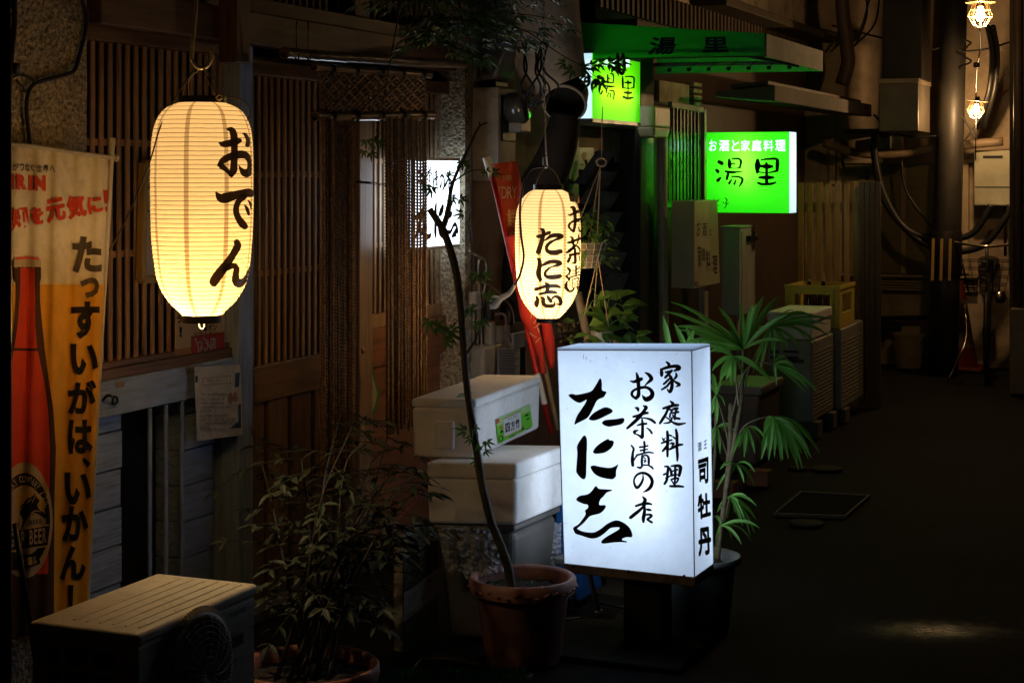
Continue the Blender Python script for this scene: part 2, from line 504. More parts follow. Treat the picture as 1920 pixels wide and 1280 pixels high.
# stucco piers
def rough_pier(name, x0, x1, ya, yb, za, zb, amp, seed, st=0.016):
    mb = MB()
    ny = max(2, int((yb - ya) / st)); nx = max(2, int((x1 - x0) / st)); nz = max(2, int((zb - za) / st))
    def sheet(fn, nu, nv):
        vs, fs = [], []
        for i in range(nu + 1):
            for j in range(nv + 1):
                p, n = fn(i / nu, j / nv)
                q = Vector(p) * 26 + Vector((seed, 0, 0))
                h = noise.noise(q) + 0.7 * noise.noise(q * 2.1)
                edge = 1.0 if (0 < i < nu) else 0.4
                vs.append(Vector(p) + Vector(n) * amp * h * edge)
        for i in range(nu):
            for j in range(nv):
                a = i * (nv + 1) + j
                fs.append((a, a + nv + 1, a + nv + 2, a + 1))
        mb.add(vs, fs)
    sheet(lambda u, v: ((x1, lerp(ya, yb, u), lerp(za, zb, v)), (1, 0, 0)), ny, nz)
    sheet(lambda u, v: ((lerp(x0, x1, u), ya, lerp(za, zb, v)), (0, -1, 0)), nx, nz)
    sheet(lambda u, v: ((lerp(x1, x0, u), yb, lerp(za, zb, v)), (0, 1, 0)), nx, nz)
    return mb.build(name, STUCCO, house, smooth=True)
rough_pier('stucco_pier', W - 0.2, W + 0.03, YX(-140, W), YX(163, W + 0.03), 0, 2.35, 0.0045, 0)
rough_pier('stucco_pier', W - 0.2, W + 0.09, YX(848, W), YX(872, W + 0.09), 0, 2.45, 0.004, 9)
# window lattice between the pier and the main post
def lattice(name, ya, yb, za, zb, X, pitch=0.045, wd=0.020, dp=0.009, rails=(), parent=house, phase=0.0, m=SLAT):
    mb = MB()
    y = ya + pitch * (0.4 + phase)
    k = 0
    while y < yb - 0.01:
        j = 0.0025 * noise.noise((y * 30, 0, 0)); a_ = 0.0022 * noise.noise((y * 17, 5, 0)); b_ = a_ + 0.0030 * noise.noise((y * 23, 9, 0)); w_ = wd * (1 + .10 * noise.noise((y * 41, 2, 0)))
        mb.hexa([(X - dp, y + a_, za), (X + j, y + a_, za), (X + j, y + a_ + w_, za), (X - dp, y + a_ + w_, za)], [(X - dp, y + b_, zb), (X + j, y + b_, zb), (X + j, y + b_ + w_, zb), (X - dp, y + b_ + w_, zb)]); y += pitch; k += 1
    for z in rails:
        mb.box(X - dp - 0.008, X - dp - 0.0005, ya, yb, z - 0.011, z + 0.011)
    return mb.build(name, m, parent, bevel=0.002, seg=1)
lattice('window_lattice', YX(163, W), yL, 0.955, 1.95, W - 0.03, rails=(1.30, 1.645))
mb = MB(); mb.box(W - 0.10, W + 0.0, YX(163, W), yL, 0.925, 0.957); mb.box(W - 0.09, W - 0.012, YX(163, W), yL, 0.957, 0.975)
mb.build('window_sill', WOODH, house, bevel=0.003)
mb = MB(); mb.box(W - 0.08, W + 0.0, YX(163, W), yL, 1.95, 1.992); mb.build('window_head', WOODH, house, bevel=0.003)
# the long beam with its upper band
mb = MB(); mb.box(W - 0.1, W + 0.05, YX(163, W), YX(846, W), 1.992, 2.105); mb.build('beam', WOODH, house, bevel=0.006)
mb = MB(); mb.box(W - 0.1, W + 0.02, YX(163, W), YX(846, W), 2.105, 2.16); mb.build('beam', WOODH, house, bevel=0.004)
lattice('upper_lattice', YX(163, W), YX(846, W), 2.16, ZTOP, W - 0.03, pitch=0.05, wd=0.022, rails=(2.6,))
for a, b in ((661, 686), (395, 432)):
    mb = MB(); mb.box(W - 0.1, W + 0.012, YX(a, W), YX(b, W), 2.161, ZTOP); mb.build('upper_post', WOODV, house, bevel=0.004)
# main post, bracket in front of the beam
mb = MB(); mb.box(W - 0.09, W + 0.028, yL, yR, 0, 1.991); mb.build('post', WOODP, house, bevel=0.006)
mb = MB(); mb.box(W + 0.051, W + 0.12, YX(433, W + .1), YX(460, W + .1), 1.915, 2.5); mb.build('bracket', WOODV, house, bevel=0.006)
# rail and boarding under the window
mb = MB(); mb.box(W - 0.09, W + 0.012, YX(163, W), yL, 0.815, 0.925); mb.build('rail', WOODG, house, bevel=0.005)
for pa, pb in ((163, 228), (344, 400)):                # boarding fills two bays; the open dark recess stands in for the fins' shade
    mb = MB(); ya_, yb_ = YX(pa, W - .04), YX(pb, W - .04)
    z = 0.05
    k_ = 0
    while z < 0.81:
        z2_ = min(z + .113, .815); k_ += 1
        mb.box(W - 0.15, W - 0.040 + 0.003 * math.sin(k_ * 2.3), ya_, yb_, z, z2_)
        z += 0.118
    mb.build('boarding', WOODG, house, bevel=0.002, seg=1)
for px in (281, 311, 341):
    mb = MB(); y = YX(px, W); mb.box(W - 0.004, W + 0.004, y - 0.009, y + 0.009, 0.05, 0.812); mb.build('fin', WOODP, house, bevel=0.003)
mb = MB(); mb.box(W - 0.12, W + 0.06, YX(163, W), y1h, 0, 0.045); mb.build('plinth', mat('plinth_stone', (0.11, 0.105, 0.1), 0.8, 0.4, 14, bump=0.5), house, bevel=0.008)
# head rail above the doors
mb = MB(); mb.box(W - 0.1, W + 0.015, yR, YX(846, W), 1.893, 1.945); mb.build('door_head', WOODH, house, bevel=0.004)
mb = MB(); mb.box(W - 0.12, W - 0.055, yR, YX(846, W), 1.945, 1.992); mb.build('head_panel', BLACKP, house)
# sliding door between the main post and the door post
def door(ya, yb, X, zr0, zr1, zlow, rails, boards, stile=0.05, st_l=True, st_r=True, name='lattice_door', m=SLAT, mr=WOODH):
    mb = MB(); mb.box(X - 0.05, X - 0.04, ya, yb, 0.05, 1.893)
    d = mb.build(name, BLACKP, house)
    if st_l: q = MB(); q.box(X - 0.04, X, ya, ya + stile, 0.05, 1.893); q.build('stile', WOODV, d, bevel=0.003)
    if st_r: q = MB(); q.box(X - 0.04, X, yb - stile, yb, 0.05, 1.893); q.build('stile', WOODV, d, bevel=0.003)
    a = ya + (stile if st_l else 0); b = yb - (stile if st_r else 0)
    lattice('lattice', a, b, zr1, 1.893, X - 0.006, rails=rails, parent=d, m=m, wd=.018)
    q = MB(); q.box(X - 0.04, X + 0.002, a, b, zr0, zr1); q.build('lock_rail', mr, d, bevel=0.004)
    if boards:
        y = a; k = 0
        while y < b - 0.02:
            w = min(boards, b - y)
            q = MB(); q.box(X - 0.036, X - 0.012, y + 0.012, y + w - 0.012, 0.05, zr0)
            q.build('board', WOODV, d, bevel=0.004); y += w; k += 1
    return d
yD0, yD1 = YX(665, W), YX(690, W)
door(yR, yD0, W - 0.01, 0.742, 0.872, 0.05, (1.195, 1.546), 0.17, st_l=False, st_r=True)
mb = MB(); mb.box(W - 0.09, W + 0.022, yD0, yD1, 0.046, 1.893); mb.build('door_post', mat('door_post_wood', (0.30, 0.215, 0.15), 0.45, 0.45, 7, (7, 7, 0.5), 0.35, 50, bdist=0.002), house, bevel=0.005)
SLAT2 = mat('lattice_wood_fresh', (0.33, 0.21, 0.12), 0.55, 0.35, 6, (8, 8, 0.7), 0.3, 40, bdist=0.0015)
RED_W = mat('red_brown_board', (0.24, 0.11, 0.06), 0.5, 0.4, 6, (5, 0.6, 5), 0.3, 40, bdist=0.002)
d2 = door(yD1, YX(846, W), W - 0.02, 0.93, 0.985, 0.05, (1.26, 1.60), None, st_l=False, st_r=True, stile=0.03, name='lattice_panel', m=SLAT2, mr=SLAT2)
q = MB(); q.box(W - 0.06, W + 0.0, yD1, YX(846, W), 0.775, 0.93); q.build('lower_rail', RED_W, d2, bevel=0.004)
q = MB(); q.box(W - 0.06, W - 0.03, yD1, YX(846, W), 0.05, 0.775); q.build('lower_panel', RED_W, d2)
# door catch on the post
mb = MB(); c_ = PX(683, 657, W + 0.03); mb.lathe([(0.0, 0), (0.014, 0.0), (0.012, 0.008), (0.006, 0.012), (0.0, 0.012)], c_ - Vector((0.008, 0, 0)), 16, axis=(1, 0, 0))
mb.build('door_catch', mat('dull_brass', (0.35, 0.26, 0.13), 0.35, 0.3, 40, metal=0.8, bump=0.1), house, smooth=True, auto=40)
# cable down the stucco pier
CAB2 = mat('wall_cable', (0.035, 0.03, 0.024), 0.6, 0.3, 30, bump=0.2)
mb = MB(); X_ = W + 0.045
mb.tube([PX(x, y, X_) for x, y in ((148, -30), (155, 5), (162, 25), (160, 60), (150, 100), (141, 130), (125, 140), (80, 152), (62, 160), (52, 178), (50, 210), (54, 250), (58, 290))], 0.006, 8, smooth_pts=5)
mb.tube([PX(x, y, X_) for x, y in ((20, 145), (40, 141), (60, 148), (62, 160))], 0.003, 6, smooth_pts=4)
mb.tube([PX(x, y, X_) for x, y in ((30, 150), (42, 163), (52, 178))], 0.003, 6, smooth_pts=4)
mb.tube([PX(x, y, X_) for x, y in ((25, -30), (27, 40), (20, 120), (16, 190))], 0.008, 8, smooth_pts=4)
mb.box(X_ - .012, X_ + .012, PX(22, 120, X_).y, PX(31, 120, X_).y, PX(22, 139, X_).z, PX(22, 118, X_).z)
tag(mb.build('wall_cable', CAB2, smooth=True), 'dark electric cable running down the rough stucco pier above the beer banner', 'cable')

# scraps of old tape on the rail
TAPEO = mat('old_brown_tape', (0.24, 0.17, 0.10), .6, .2, 20, bump=.1)
for q in ([(216, 717), (232, 715), (233, 724), (217, 727)], [(349, 693), (357, 692), (357, 700), (350, 701)]):
    mb = MB(); mb.prism([PX(x, y, W + .0125) for x, y in q], (.0012, 0, 0)); mb.build('tape_scrap', TAPEO, house)
# ------------------------------------------------------------------ paper lanterns
PAPER = glow_sheet('lantern_paper', (0.33, 0.215, 0.09), (0.75, 0.62, 0.38), (1.0, 0.58, 0.20), 0.42, 0.8, 0.04, fibre=0.10)
SEAM = glow_sheet('lantern_seam', (0.12, 0.07, 0.025), (0.5, 0.36, 0.16), (1.0, 0.53, 0.16), 0.24, 0.8, 0.04)
PAPER2 = glow_sheet('lantern_paper_pale', (0.33, 0.24, 0.12), (0.8, 0.7, 0.48), (1.0, 0.62, 0.29), 0.48, 0.8, 0.04, fibre=0.08)
SEAM2 = glow_sheet('lantern_seam_pale', (0.11, 0.07, 0.03), (0.55, 0.42, 0.2), (1.0, 0.57, 0.21), 0.27, 0.8, 0.04)
RIB = mat('lantern_rib', (0.16, 0.10, 0.045), 0.7, 0.2, 20, bump=0)
INKL = glow_sheet('lantern_ink', (0.05, 0.03, 0.015), (0.012, 0.009, 0.007), (0.3, 0.14, 0.05), 0.012, 0.25, 0.05)
BULB = emis('bulb_glass', (1.0, 0.72, 0.36), 9.0)

def lantern(root, cx, d, prof, yt, yb, ribs, mats, seam_a, seam_w):
    """prof: (y, half width) silhouette in photo pixels at depth d"""
    c = P(cx, CY, d)
    s = d / F
    zz = lambda y: CAMZ + (CY - y) * s
    def rad(y):
        for (a, ra), (b, rb) in zip(prof, prof[1:]):
            if a <= y <= b:
                return lerp(ra, rb, (y - a) / (b - a)) * s
        return (prof[0][1] if y < prof[0][0] else prof[-1][1]) * s
    # smooth profile
    pr = catmull(prof, 8)
    def rad(y, pr=pr):
        for (a, ra), (b, rb) in zip(pr, pr[1:]):
            if a <= y <= b: return lerp(ra, rb, (y - a) / max(b - a, 1e-6)) * s
        return (pr[0][1] if y < pr[0][0] else pr[-1][1]) * s
    def wr(a, z): return 0.0016 * noise.noise((math.cos(a) * 3 + c.x * 9, math.sin(a) * 3, z * 9)) + 0.0009 * noise.noise((math.cos(a) * 9, math.sin(a) * 9 + c.y, z * 40))
    cuts = []
    for k in range(8):
        a = seam_a + k * math.pi / 4
        cuts += [(a - seam_w / 2, a + seam_w / 2, 1)]
        for j in range(12):
            w = (math.pi / 4 - seam_w) / 12
            cuts += [(a + seam_w / 2 + j * w, a + seam_w / 2 + (j + 1) * w, 0)]
    rows = []
    sub = 4
    for i in range(ribs * sub + 1):
        y = lerp(yt, yb, i / (ribs * sub)); t = (i % sub) / sub
        rows.append((rad(y) - 0.0016 * math.sin(math.pi * t), zz(y)))      # paper sags inwards between ribs
    vs, fs, ms = [], [], []
    na = len(cuts)
    for (r, z) in rows:
        for (a, b, k) in cuts:
            q = r + wr(a, z); vs.append((c.x + q * math.cos(a), c.y + q * math.sin(a), z))
    for i in range(len(rows) - 1):
        for k in range(na):
            k2 = (k + 1) % na
            fs.append((i * na + k, i * na + k2, (i + 1) * na + k2, (i + 1) * na + k)); ms.append(cuts[k][2])
    mb = MB(); mb.v = vs; mb.f = fs; mb.m = ms
    shade = mb.build('paper_shade', mats[:2], root, smooth=True)
    mb = MB()
    for i in range(1, ribs):
        y = lerp(yt, yb, i / ribs); r = rad(y) + 0.0006
        dz = 0.0012 * noise.noise((i * 1.7, 0, 0))
        mb.tube([(c.x + (r - .0003 + wr(k * math.pi / 40, zz(y))) * math.cos(k * math.pi / 40), c.y + (r - .0003 + wr(k * math.pi / 40, zz(y))) * math.sin(k * math.pi / 40), zz(y) + dz + .0008 * noise.noise((k * .35, i * 3.1, 0)) * (0 < k < 80)) for k in range(81)], 0.00075, 4, caps=False)
    mb.build('ribs', RIB, shade, smooth=True)
    def surf(px, py, eps=0.0):
        v = ray(px, py); o = Vector((0, 0, CAMZ))
        R0 = rad(py) + 0.0012 + eps
        for _ in range(3):
            ax, ay = v.x, v.y; ox, oy = -c.x, -c.y
            A = ax * ax + ay * ay; B = ox * ax + oy * ay; Cq = ox * ox + oy * oy - R0 * R0
            disc = B * B - A * Cq
            t = (-B - math.sqrt(max(disc, 0))) / A
            z = CAMZ + v.z * t
            R0 = rad(CY - (z - CAMZ) / s) + 0.0010 + eps + wr(math.atan2(o.y + v.y * t - c.y, o.x + v.x * t - c.x), z)
        return o + v * t
    return c, s, zz, rad, surf

# --- the big lantern
big = thing('paper_lantern', 'big long yellow paper lantern with three large brush characters, hung from a bent hook', 'lantern', P(379, 600, 4.62))
prof1 = [(193, 44), (199, 60), (208, 73), (222, 83), (240, 89.5), (262, 93.5), (300, 95.5), (350, 96), (400, 95.5), (450, 93.5), (495, 89), (520, 84.5), (540, 77.5), (556, 68.5), (570, 57.5), (581, 46), (590, 37)]
c1, s1, z1, rad1, surf1 = lantern(big, 379, 4.62, prof1, 193, 590, 48, (PAPER, SEAM), R(-74.8), 0.095)
mb = MB(); r = 44 * s1
mb.lathe([(r, z1(194)), (r + .002, z1(193)), (r + .002, z1(181)), (r - .004, z1(181)), (r - .004, z1(194))], (c1.x, c1.y, 0), 40)
mb.build('top_ring', METALK, big, smooth=True, auto=30)
mb = MB(); r = 36 * s1
mb.lathe([(r, z1(589)), (r + .002, z1(590)), (r + .002, z1(604)), (r - .004, z1(604)), (r - .004, z1(589))], (c1.x, c1.y, 0), 40)
mb.build('bottom_ring', METALK, big, smooth=True, auto=30)
mb = MB(); cb = Vector((c1.x, c1.y, z1(610))); mb.tube([cb + Vector((0.008 * math.cos(a), 0, 0.010 * math.sin(a))) for a in [k * math.pi / 8 for k in range(17)]], 0.0022, 6); mb.build('tassel_ring', BRASS, big, smooth=True)
mb = MB(); mb.lathe([(0.0, -.05), (.012, -.045), (.024, -.025), (.03, 0), (.026, .022), (.015, .045), (.013, .06), (0, .06)], (c1.x - .048, c1.y - .006, z1(535)), 20); mb.build('bulb', BULB, big, smooth=True)
mb = MB(); mb.lathe([(.015, .058), (.02, .06), (.02, .1), (.006, .11), (0, .11)], (c1.x - .048, c1.y - .006, z1(535)), 16); mb.tube([Vector((c1.x - .048, c1.y - .006, z1(535) + .1)), Vector((c1.x, c1.y, z1(185)))], 0.004, 6); mb.build('lamp_holder', METALK, big, smooth=True)
ld = bpy.data.lights.new('lantern_lamp', 'POINT'); ld.energy = 14.0; ld.color = (1.0, 0.74, 0.40); ld.shadow_soft_size = 0.034
lo = bpy.data.objects.new('lantern_lamp', ld); COL.objects.link(lo); lo.parent = big; lo.location = Vector((c1.x - .048, c1.y - .006, z1(566))) - ORG[big]
o_s, de_s, n_s = (390, 230, 960 / 90), (390, 340, 960 / 90), (390, 440, 960 / 90)
shp = [shp_stroke([(x, y, w * 1.10) for x, y, w in Cc(*o_s, p)]) for p in (
    [(225, 410, 30), (300, 430, 110), (430, 415, 130), (560, 380, 130), (630, 360, 90)],
    [(400, 130, 60), (470, 150, 110), (515, 240, 135), (525, 400, 130), (528, 600, 125), (520, 800, 130), (510, 950, 140), (465, 1040, 100)],
    [(470, 1060, 70), (380, 960, 80), (270, 870, 110), (230, 850, 70)],
    [(215, 850, 60), (300, 760, 120), (420, 690, 130), (560, 650, 150), (700, 640, 145), (790, 690, 120), (830, 800, 85), (825, 930, 95), (790, 1010, 150), (720, 1000, 130), (650, 920, 60), (615, 855, 12)],
    [(690, 215, 20), (740, 235, 60), (790, 320, 75), (800, 400, 80), (790, 445, 90)])]
shp += [shp_stroke([(x, y, w * 1.10) for x, y, w in Cc(*de_s, p)]) for p in (
    [(170, 240, 50), (240, 320, 150), (340, 335, 190), (520, 285, 160), (680, 245, 145), (800, 230, 160), (850, 240, 150)],
    [(720, 300, 120), (620, 390, 110), (570, 500, 110), (565, 620, 115), (610, 740, 120), (680, 840, 140), (735, 900, 120)],
    [(740, 485, 30), (785, 560, 70), (815, 660, 50)], [(810, 390, 30), (850, 450, 50), (862, 545, 25)])]
shp += [shp_stroke([(x, y, w * 1.10) for x, y, w in Cc(*n_s, p)]) for p in (
    [(575, 150, 110), (590, 230, 140), (500, 400, 130), (380, 580, 150), (270, 720, 170), (160, 870, 180), (120, 940, 170)],
    [(330, 690, 110), (430, 640, 110), (520, 620, 100), (570, 680, 110), (555, 800, 120), (560, 910, 150), (620, 970, 170), (700, 930, 120), (760, 840, 60), (800, 730, 30), (828, 640, 8)])]
lay('brush_writing', shp, surf1, INKL, big, 0.0006, cut=3.0)
# hook and wires
mb = MB()
hk = [(371, -60), (368, 0), (360, 100), (362, 116), (372, 127), (384, 127), (393, 119), (397, 108), (396, 94)]
mb.tube([P(x, y, 4.62) for x, y in hk], 0.0056, 10, smooth_pts=6)
tag(mb.build('lantern_hook', BRASS, smooth=True), 'long bent brass-coloured hook rod holding up the big long lantern', 'hook')
WIRE = mat('thin_wire', (0.25, 0.2, 0.13), 0.4, 0.2, 30, bump=0, metal=0.5)
mb = MB()
ctop = Vector((c1.x, c1.y, z1(183)))
for (dx, dy) in ((-0.055, 0.02), (0.055, -0.02)):
    mb.tube([P(378, 128, 4.62), lerp(P(378, 128, 4.62), ctop + Vector((dx, dy, 0)), .5) + Vector((dx * .35, 0, .01)), ctop + Vector((dx, dy, 0))], 0.0013, 6, smooth_pts=6)
mb.tube([P(x, y, 4.59) for x, y in ((381, 129), (392, 155), (404, 178), (410, 184))], 0.0014, 6, smooth_pts=4)
mb.tube([P(x, y, 4.59) for x, y in ((384, 128), (396, 150), (408, 176), (411, 184))], 0.0014, 6, smooth_pts=4)
mb.build('hanging_wire', WIRE, big, smooth=True)
mb = MB(); mb.tube([P(x, y, 4.57) for x, y in ((405, 183), (412, 178), (417, 183), (411, 188), (405, 183))], 0.002, 6, smooth_pts=4); mb.build('wire_clip', BRASS, big, smooth=True)
mb = MB()
mb.tube([P(x, y, 4.53) for x, y in ((411, 184), (440, 183), (462, 194), (470, 212), (464, 226))], 0.0018, 6, smooth_pts=5)
mb.build('spring_wire', WIRE, big, smooth=True)
mb = MB()
mb.tube([P(366, 128, 4.62), P(340, 165, 4.59), P(318, 205, 4.57), P(300, 240, 4.53), P(282, 300, 4.55), P(255, 370, 4.53), P(222, 440, 4.57), P(205, 470, 4.75)], 0.0022, 6, smooth_pts=5)
tag(mb.build('lamp_cord', mat('lamp_cord', (0.10, 0.075, 0.045), 0.5, 0.2, 20, bump=0), smooth=True), 'thin cord slanting down from the hook past the big lantern to the banner', 'cord')

# --- the smaller lantern
D2 = 6.5
sml = thing('paper_lantern', 'smaller paper lantern with two columns of brush writing, hanging before the red banner', 'lantern', P(1027, 600, D2))
prof2 = [(355, 24), (360, 36), (368, 45), (378, 52.5), (392, 58), (410, 61), (440, 62), (480, 61.5), (510, 60), (535, 57.5), (552, 53), (567, 46), (580, 37), (590, 28), (596, 21)]
c2, s2, z2, rad2, surf2 = lantern(sml, 1027.5, D2, prof2, 355, 596, 44, (PAPER2, SEAM2), R(-83.4), 0.10)
mb = MB(); r = 27 * s2
mb.lathe([(r, z2(356)), (r + .002, z2(355)), (r + .002, z2(346)), (r - .004, z2(346)), (r - .004, z2(356))], (c2.x, c2.y, 0), 36)
mb.build('top_ring', METALK, sml, smooth=True, auto=30)
mb = MB(); r = 21 * s2
mb.lathe([(r, z2(595)), (r + .002, z2(596)), (r + .002, z2(604)), (r - .004, z2(604)), (r - .004, z2(595))], (c2.x, c2.y, 0), 36)
mb.build('bottom_ring', METALK, sml, smooth=True, auto=30)
mb = MB(); mb.lathe([(0.0, -.05), (.012, -.045), (.024, -.025), (.03, 0), (.026, .022), (.015, .045), (.013, .06), (0, .06)], (c2.x - .045, c2.y + .035, z2(490)), 20); mb.build('bulb', BULB, sml, smooth=True)
mb = MB(); mb.lathe([(.015, .058), (.02, .06), (.02, .1), (.006, .11), (0, .11)], (c2.x - .045, c2.y + .035, z2(490)), 16); mb.tube([Vector((c2.x - .045, c2.y + .035, z2(490) + .1)), Vector((c2.x, c2.y, z2(350)))], 0.004, 6); mb.build('lamp_holder', METALK, sml, smooth=True)
ld = bpy.data.lights.new('lantern_lamp', 'POINT'); ld.energy = 8.5; ld.color = (1.0, 0.80, 0.50); ld.shadow_soft_size = 0.034
lo = bpy.data.objects.new('lantern_lamp', ld); COL.objects.link(lo); lo.parent = sml; lo.location = Vector((c2.x - .045, c2.y + .035, z2(520))) - ORG[sml]
ta, tb, tc_, td = (995, 420, 12.8), (995, 500, 12.8), (1050, 370, 12.8), (1050, 470, 12.8)
shp = [shp_stroke(Cc(*ta, p)) for p in (
    [(165, 300, 75), (230, 295, 90), (330, 255, 80), (450, 205, 80)], [(250, 120, 60), (300, 160, 95), (300, 280, 95), (265, 420, 110), (220, 560, 120), (185, 670, 130)],
    [(330, 400, 30), (400, 350, 60), (500, 285, 100), (620, 265, 100), (730, 290, 120), (700, 330, 90), (580, 385, 55), (460, 450, 75), (385, 540, 85), (390, 630, 85), (470, 680, 110), (600, 685, 125), (720, 660, 110)],
    [(165, 830, 50), (210, 880, 100), (215, 1000, 110), (190, 1130, 125), (195, 1240, 120), (230, 1330, 100)],
    [(250, 1010, 30), (340, 960, 85), (450, 910, 95), (580, 900, 100), (700, 935, 120), (660, 980, 80), (520, 1020, 35), (420, 1080, 60), (350, 1160, 70), (360, 1240, 80), (450, 1275, 110), (580, 1270, 120), (710, 1250, 100)])]
shp += [shp_stroke(Cc(*tb, p)) for p in (
    [(120, 540, 85), (230, 510, 80), (350, 475, 80), (500, 460, 95), (620, 465, 90), (700, 490, 60)], [(350, 390, 40), (410, 440, 110), (405, 540, 105), (390, 610, 90)],
    [(210, 655, 60), (330, 630, 70), (470, 605, 85), (590, 615, 70), (625, 625, 45)],
    [(140, 720, 50), (165, 790, 95), (140, 880, 125), (145, 930, 95)], [(250, 745, 35), (300, 770, 90), (305, 860, 95), (350, 930, 100), (450, 945, 95), (540, 930, 90), (575, 890, 50), (545, 810, 8)],
    [(400, 700, 45), (440, 770, 90), (490, 830, 75)], [(490, 800, 40), (545, 735, 55), (620, 715, 80), (690, 760, 95), (720, 850, 110), (700, 900, 80), (620, 895, 30)])]
shp += [shp_stroke(Cc(*tc_, p)) for p in (
    [(265, 240, 50), (320, 250, 90), (350, 330, 100), (360, 450, 85), (365, 600, 80), (345, 740, 70), (325, 810, 70)], [(190, 420, 20), (250, 425, 45), (330, 385, 60), (440, 340, 75), (470, 335, 70)],
    [(325, 820, 60), (260, 770, 50), (210, 690, 60), (250, 620, 55), (340, 565, 60), (430, 545, 90), (475, 520, 50)], [(440, 690, 14), (455, 780, 35), (485, 810, 60)],
    [(255, 950, 40), (300, 980, 60), (300, 1060, 70), (330, 1140, 60)], [(195, 1085, 55), (250, 1080, 65), (350, 1040, 65), (480, 990, 60)], [(447, 905, 35), (445, 980, 38), (425, 1080, 40), (400, 1130, 25)],
    [(375, 1150, 50), (320, 1210, 70), (240, 1280, 60)], [(385, 1160, 40), (440, 1200, 50), (475, 1260, 40), (480, 1310, 20)])]
shp += [shp_stroke(Cc(*td, p)) for p in (
    [(330, -90, 60), (230, 0, 80), (165, 45, 55)], [(240, 100, 70), (340, 90, 70), (460, 60, 55)], [(360, -40, 60), (365, 120, 70), (365, 280, 70), (300, 290, 30), (250, 283, 10)], [(255, 120, 50), (225, 200, 75), (195, 260, 75)], [(450, 100, 25), (468, 200, 28), (468, 270, 12)],
    [(190, 420, 60), (235, 470, 70), (215, 550, 40), (155, 615, 55), (210, 670, 60), (200, 720, 30)], [(185, 730, 30), (150, 800, 70), (150, 890, 90), (200, 960, 75)], [(235, 560, 20), (240, 700, 22), (235, 850, 22)],
    [(290, 480, 25), (380, 465, 30), (465, 400, 40)], [(385, 365, 50), (385, 480, 48), (385, 600, 45)], [(300, 555, 25), (385, 540, 30), (460, 500, 30)], [(260, 635, 40), (360, 610, 35), (460, 580, 35)],
    [(290, 690, 30), (290, 800, 28), (290, 890, 25)], [(285, 700, 25), (360, 675, 30), (435, 655, 35), (430, 760, 28), (425, 880, 25)], [(310, 780, 18), (370, 760, 20), (430, 735, 20)], [(310, 835, 18), (370, 815, 22), (430, 795, 18)],
    [(290, 885, 22), (370, 870, 26), (420, 855, 20)], [(340, 900, 40), (290, 960, 60), (230, 985, 40)], [(400, 880, 25), (425, 930, 32), (428, 985, 18)])]
lay('brush_writing', shp, surf2, INKL, sml, 0.0006, cut=3.0)
# repair tape near the shoulder
TAPE = mat('orange_tape', (0.62, 0.27, 0.09), 0.4, 0.25, 20, bump=0.1)
lay('repair_tape', [shp_poly([(1065, 361), (1075, 363), (1080, 380), (1069, 378)], smooth=False), shp_poly([(1083, 372), (1086, 366), (1087, 380), (1083, 381)], smooth=False)], surf2, TAPE, sml, 0.0012, cut=3.0)
# bail, hook rod and chain it hangs from
mb = MB()
for (x0) in (1003, 1053):
    mb.tube([P(1027, 311, D2), P(lerp(1027, x0, .6), 326, D2), P(x0, 350, D2)], 0.0013, 6, smooth_pts=5)
mb.build('hanging_wire', WIRE, sml, smooth=True)
mb = MB(); mb.tube([P(x, y, D2) for x, y in ((1020, 185), (1022, 200), (1022, 240), (1025, 300), (1027, 312), (1022, 314), (1019, 306), (1019, 292))], 0.0026, 8, smooth_pts=5)
hkr = mb.build('lantern_hook', mat('steel_rod', (0.5, 0.48, 0.45), 0.3, 0.2, 30, metal=0.9, bump=0.1), smooth=True)
tag(hkr, 'slim steel rod with hooked ends carrying the smaller lantern', 'hook')
def chain(name, pts, r, t, m, parent=None):
    mb = MB(); pts = [Vector(p) for p in pts]
    L = 0
    n = 0
    for a, b in zip(pts, pts[1:]):
        d = (b - a); k = max(1, int(d.length / (r * 2.6))); d.normalize()
        u = d.orthogonal().normalized(); w = d.cross(u)
        for i in range(k):
            cc = lerp(a, b, (i + .5) / k); s_ = u if n % 2 else w; n += 1
            mb.tube([cc + d * r * 1.5 * math.cos(q * math.pi / 5) + s_ * r * .8 * math.sin(q * math.pi / 5) for q in range(11)], t, 5, caps=False)
    return mb.build(name, m, parent, smooth=True)
tag(chain('chain', [P(1018, -30, D2), P(1020, 187, D2)], 0.008, 0.0022, MATS['steel_rod']), 'thin steel chain from which the rod of the smaller lantern hangs', 'chain')
# flex of the lamp with its taped plug
mb = MB(); mb.tube([P(x, y, D2 - 0.09) for x, y in ((1020, 312), (995, 318), (982, 345), (975, 390), (977, 440), (982, 480), (976, 512), (965, 535))], 0.0045, 8, smooth_pts=6)
fx = tag(mb.build('lamp_cord', CABLE, smooth=True), 'thick black flex looping over the smaller lantern to a taped plug', 'cord')
mb = MB(); mb.tube([P(x, y, D2 - 0.07) for x, y in ((965, 535), (955, 550), (938, 560), (928, 572), (918, 575))], [0.006, 0.009, 0.012, 0.015, 0.009], 10, smooth_pts=4)
mb.tube([P(x, y, D2 - 0.07) for x, y in ((938, 560), (925, 558), (915, 566))], [0.01, 0.009, 0.006], 8, smooth_pts=4)
mb.build('taped_plug', mat('old_tape', (0.5, 0.46, 0.38), 0.5, 0.4, 40, bump=0.4), fx, smooth=True)
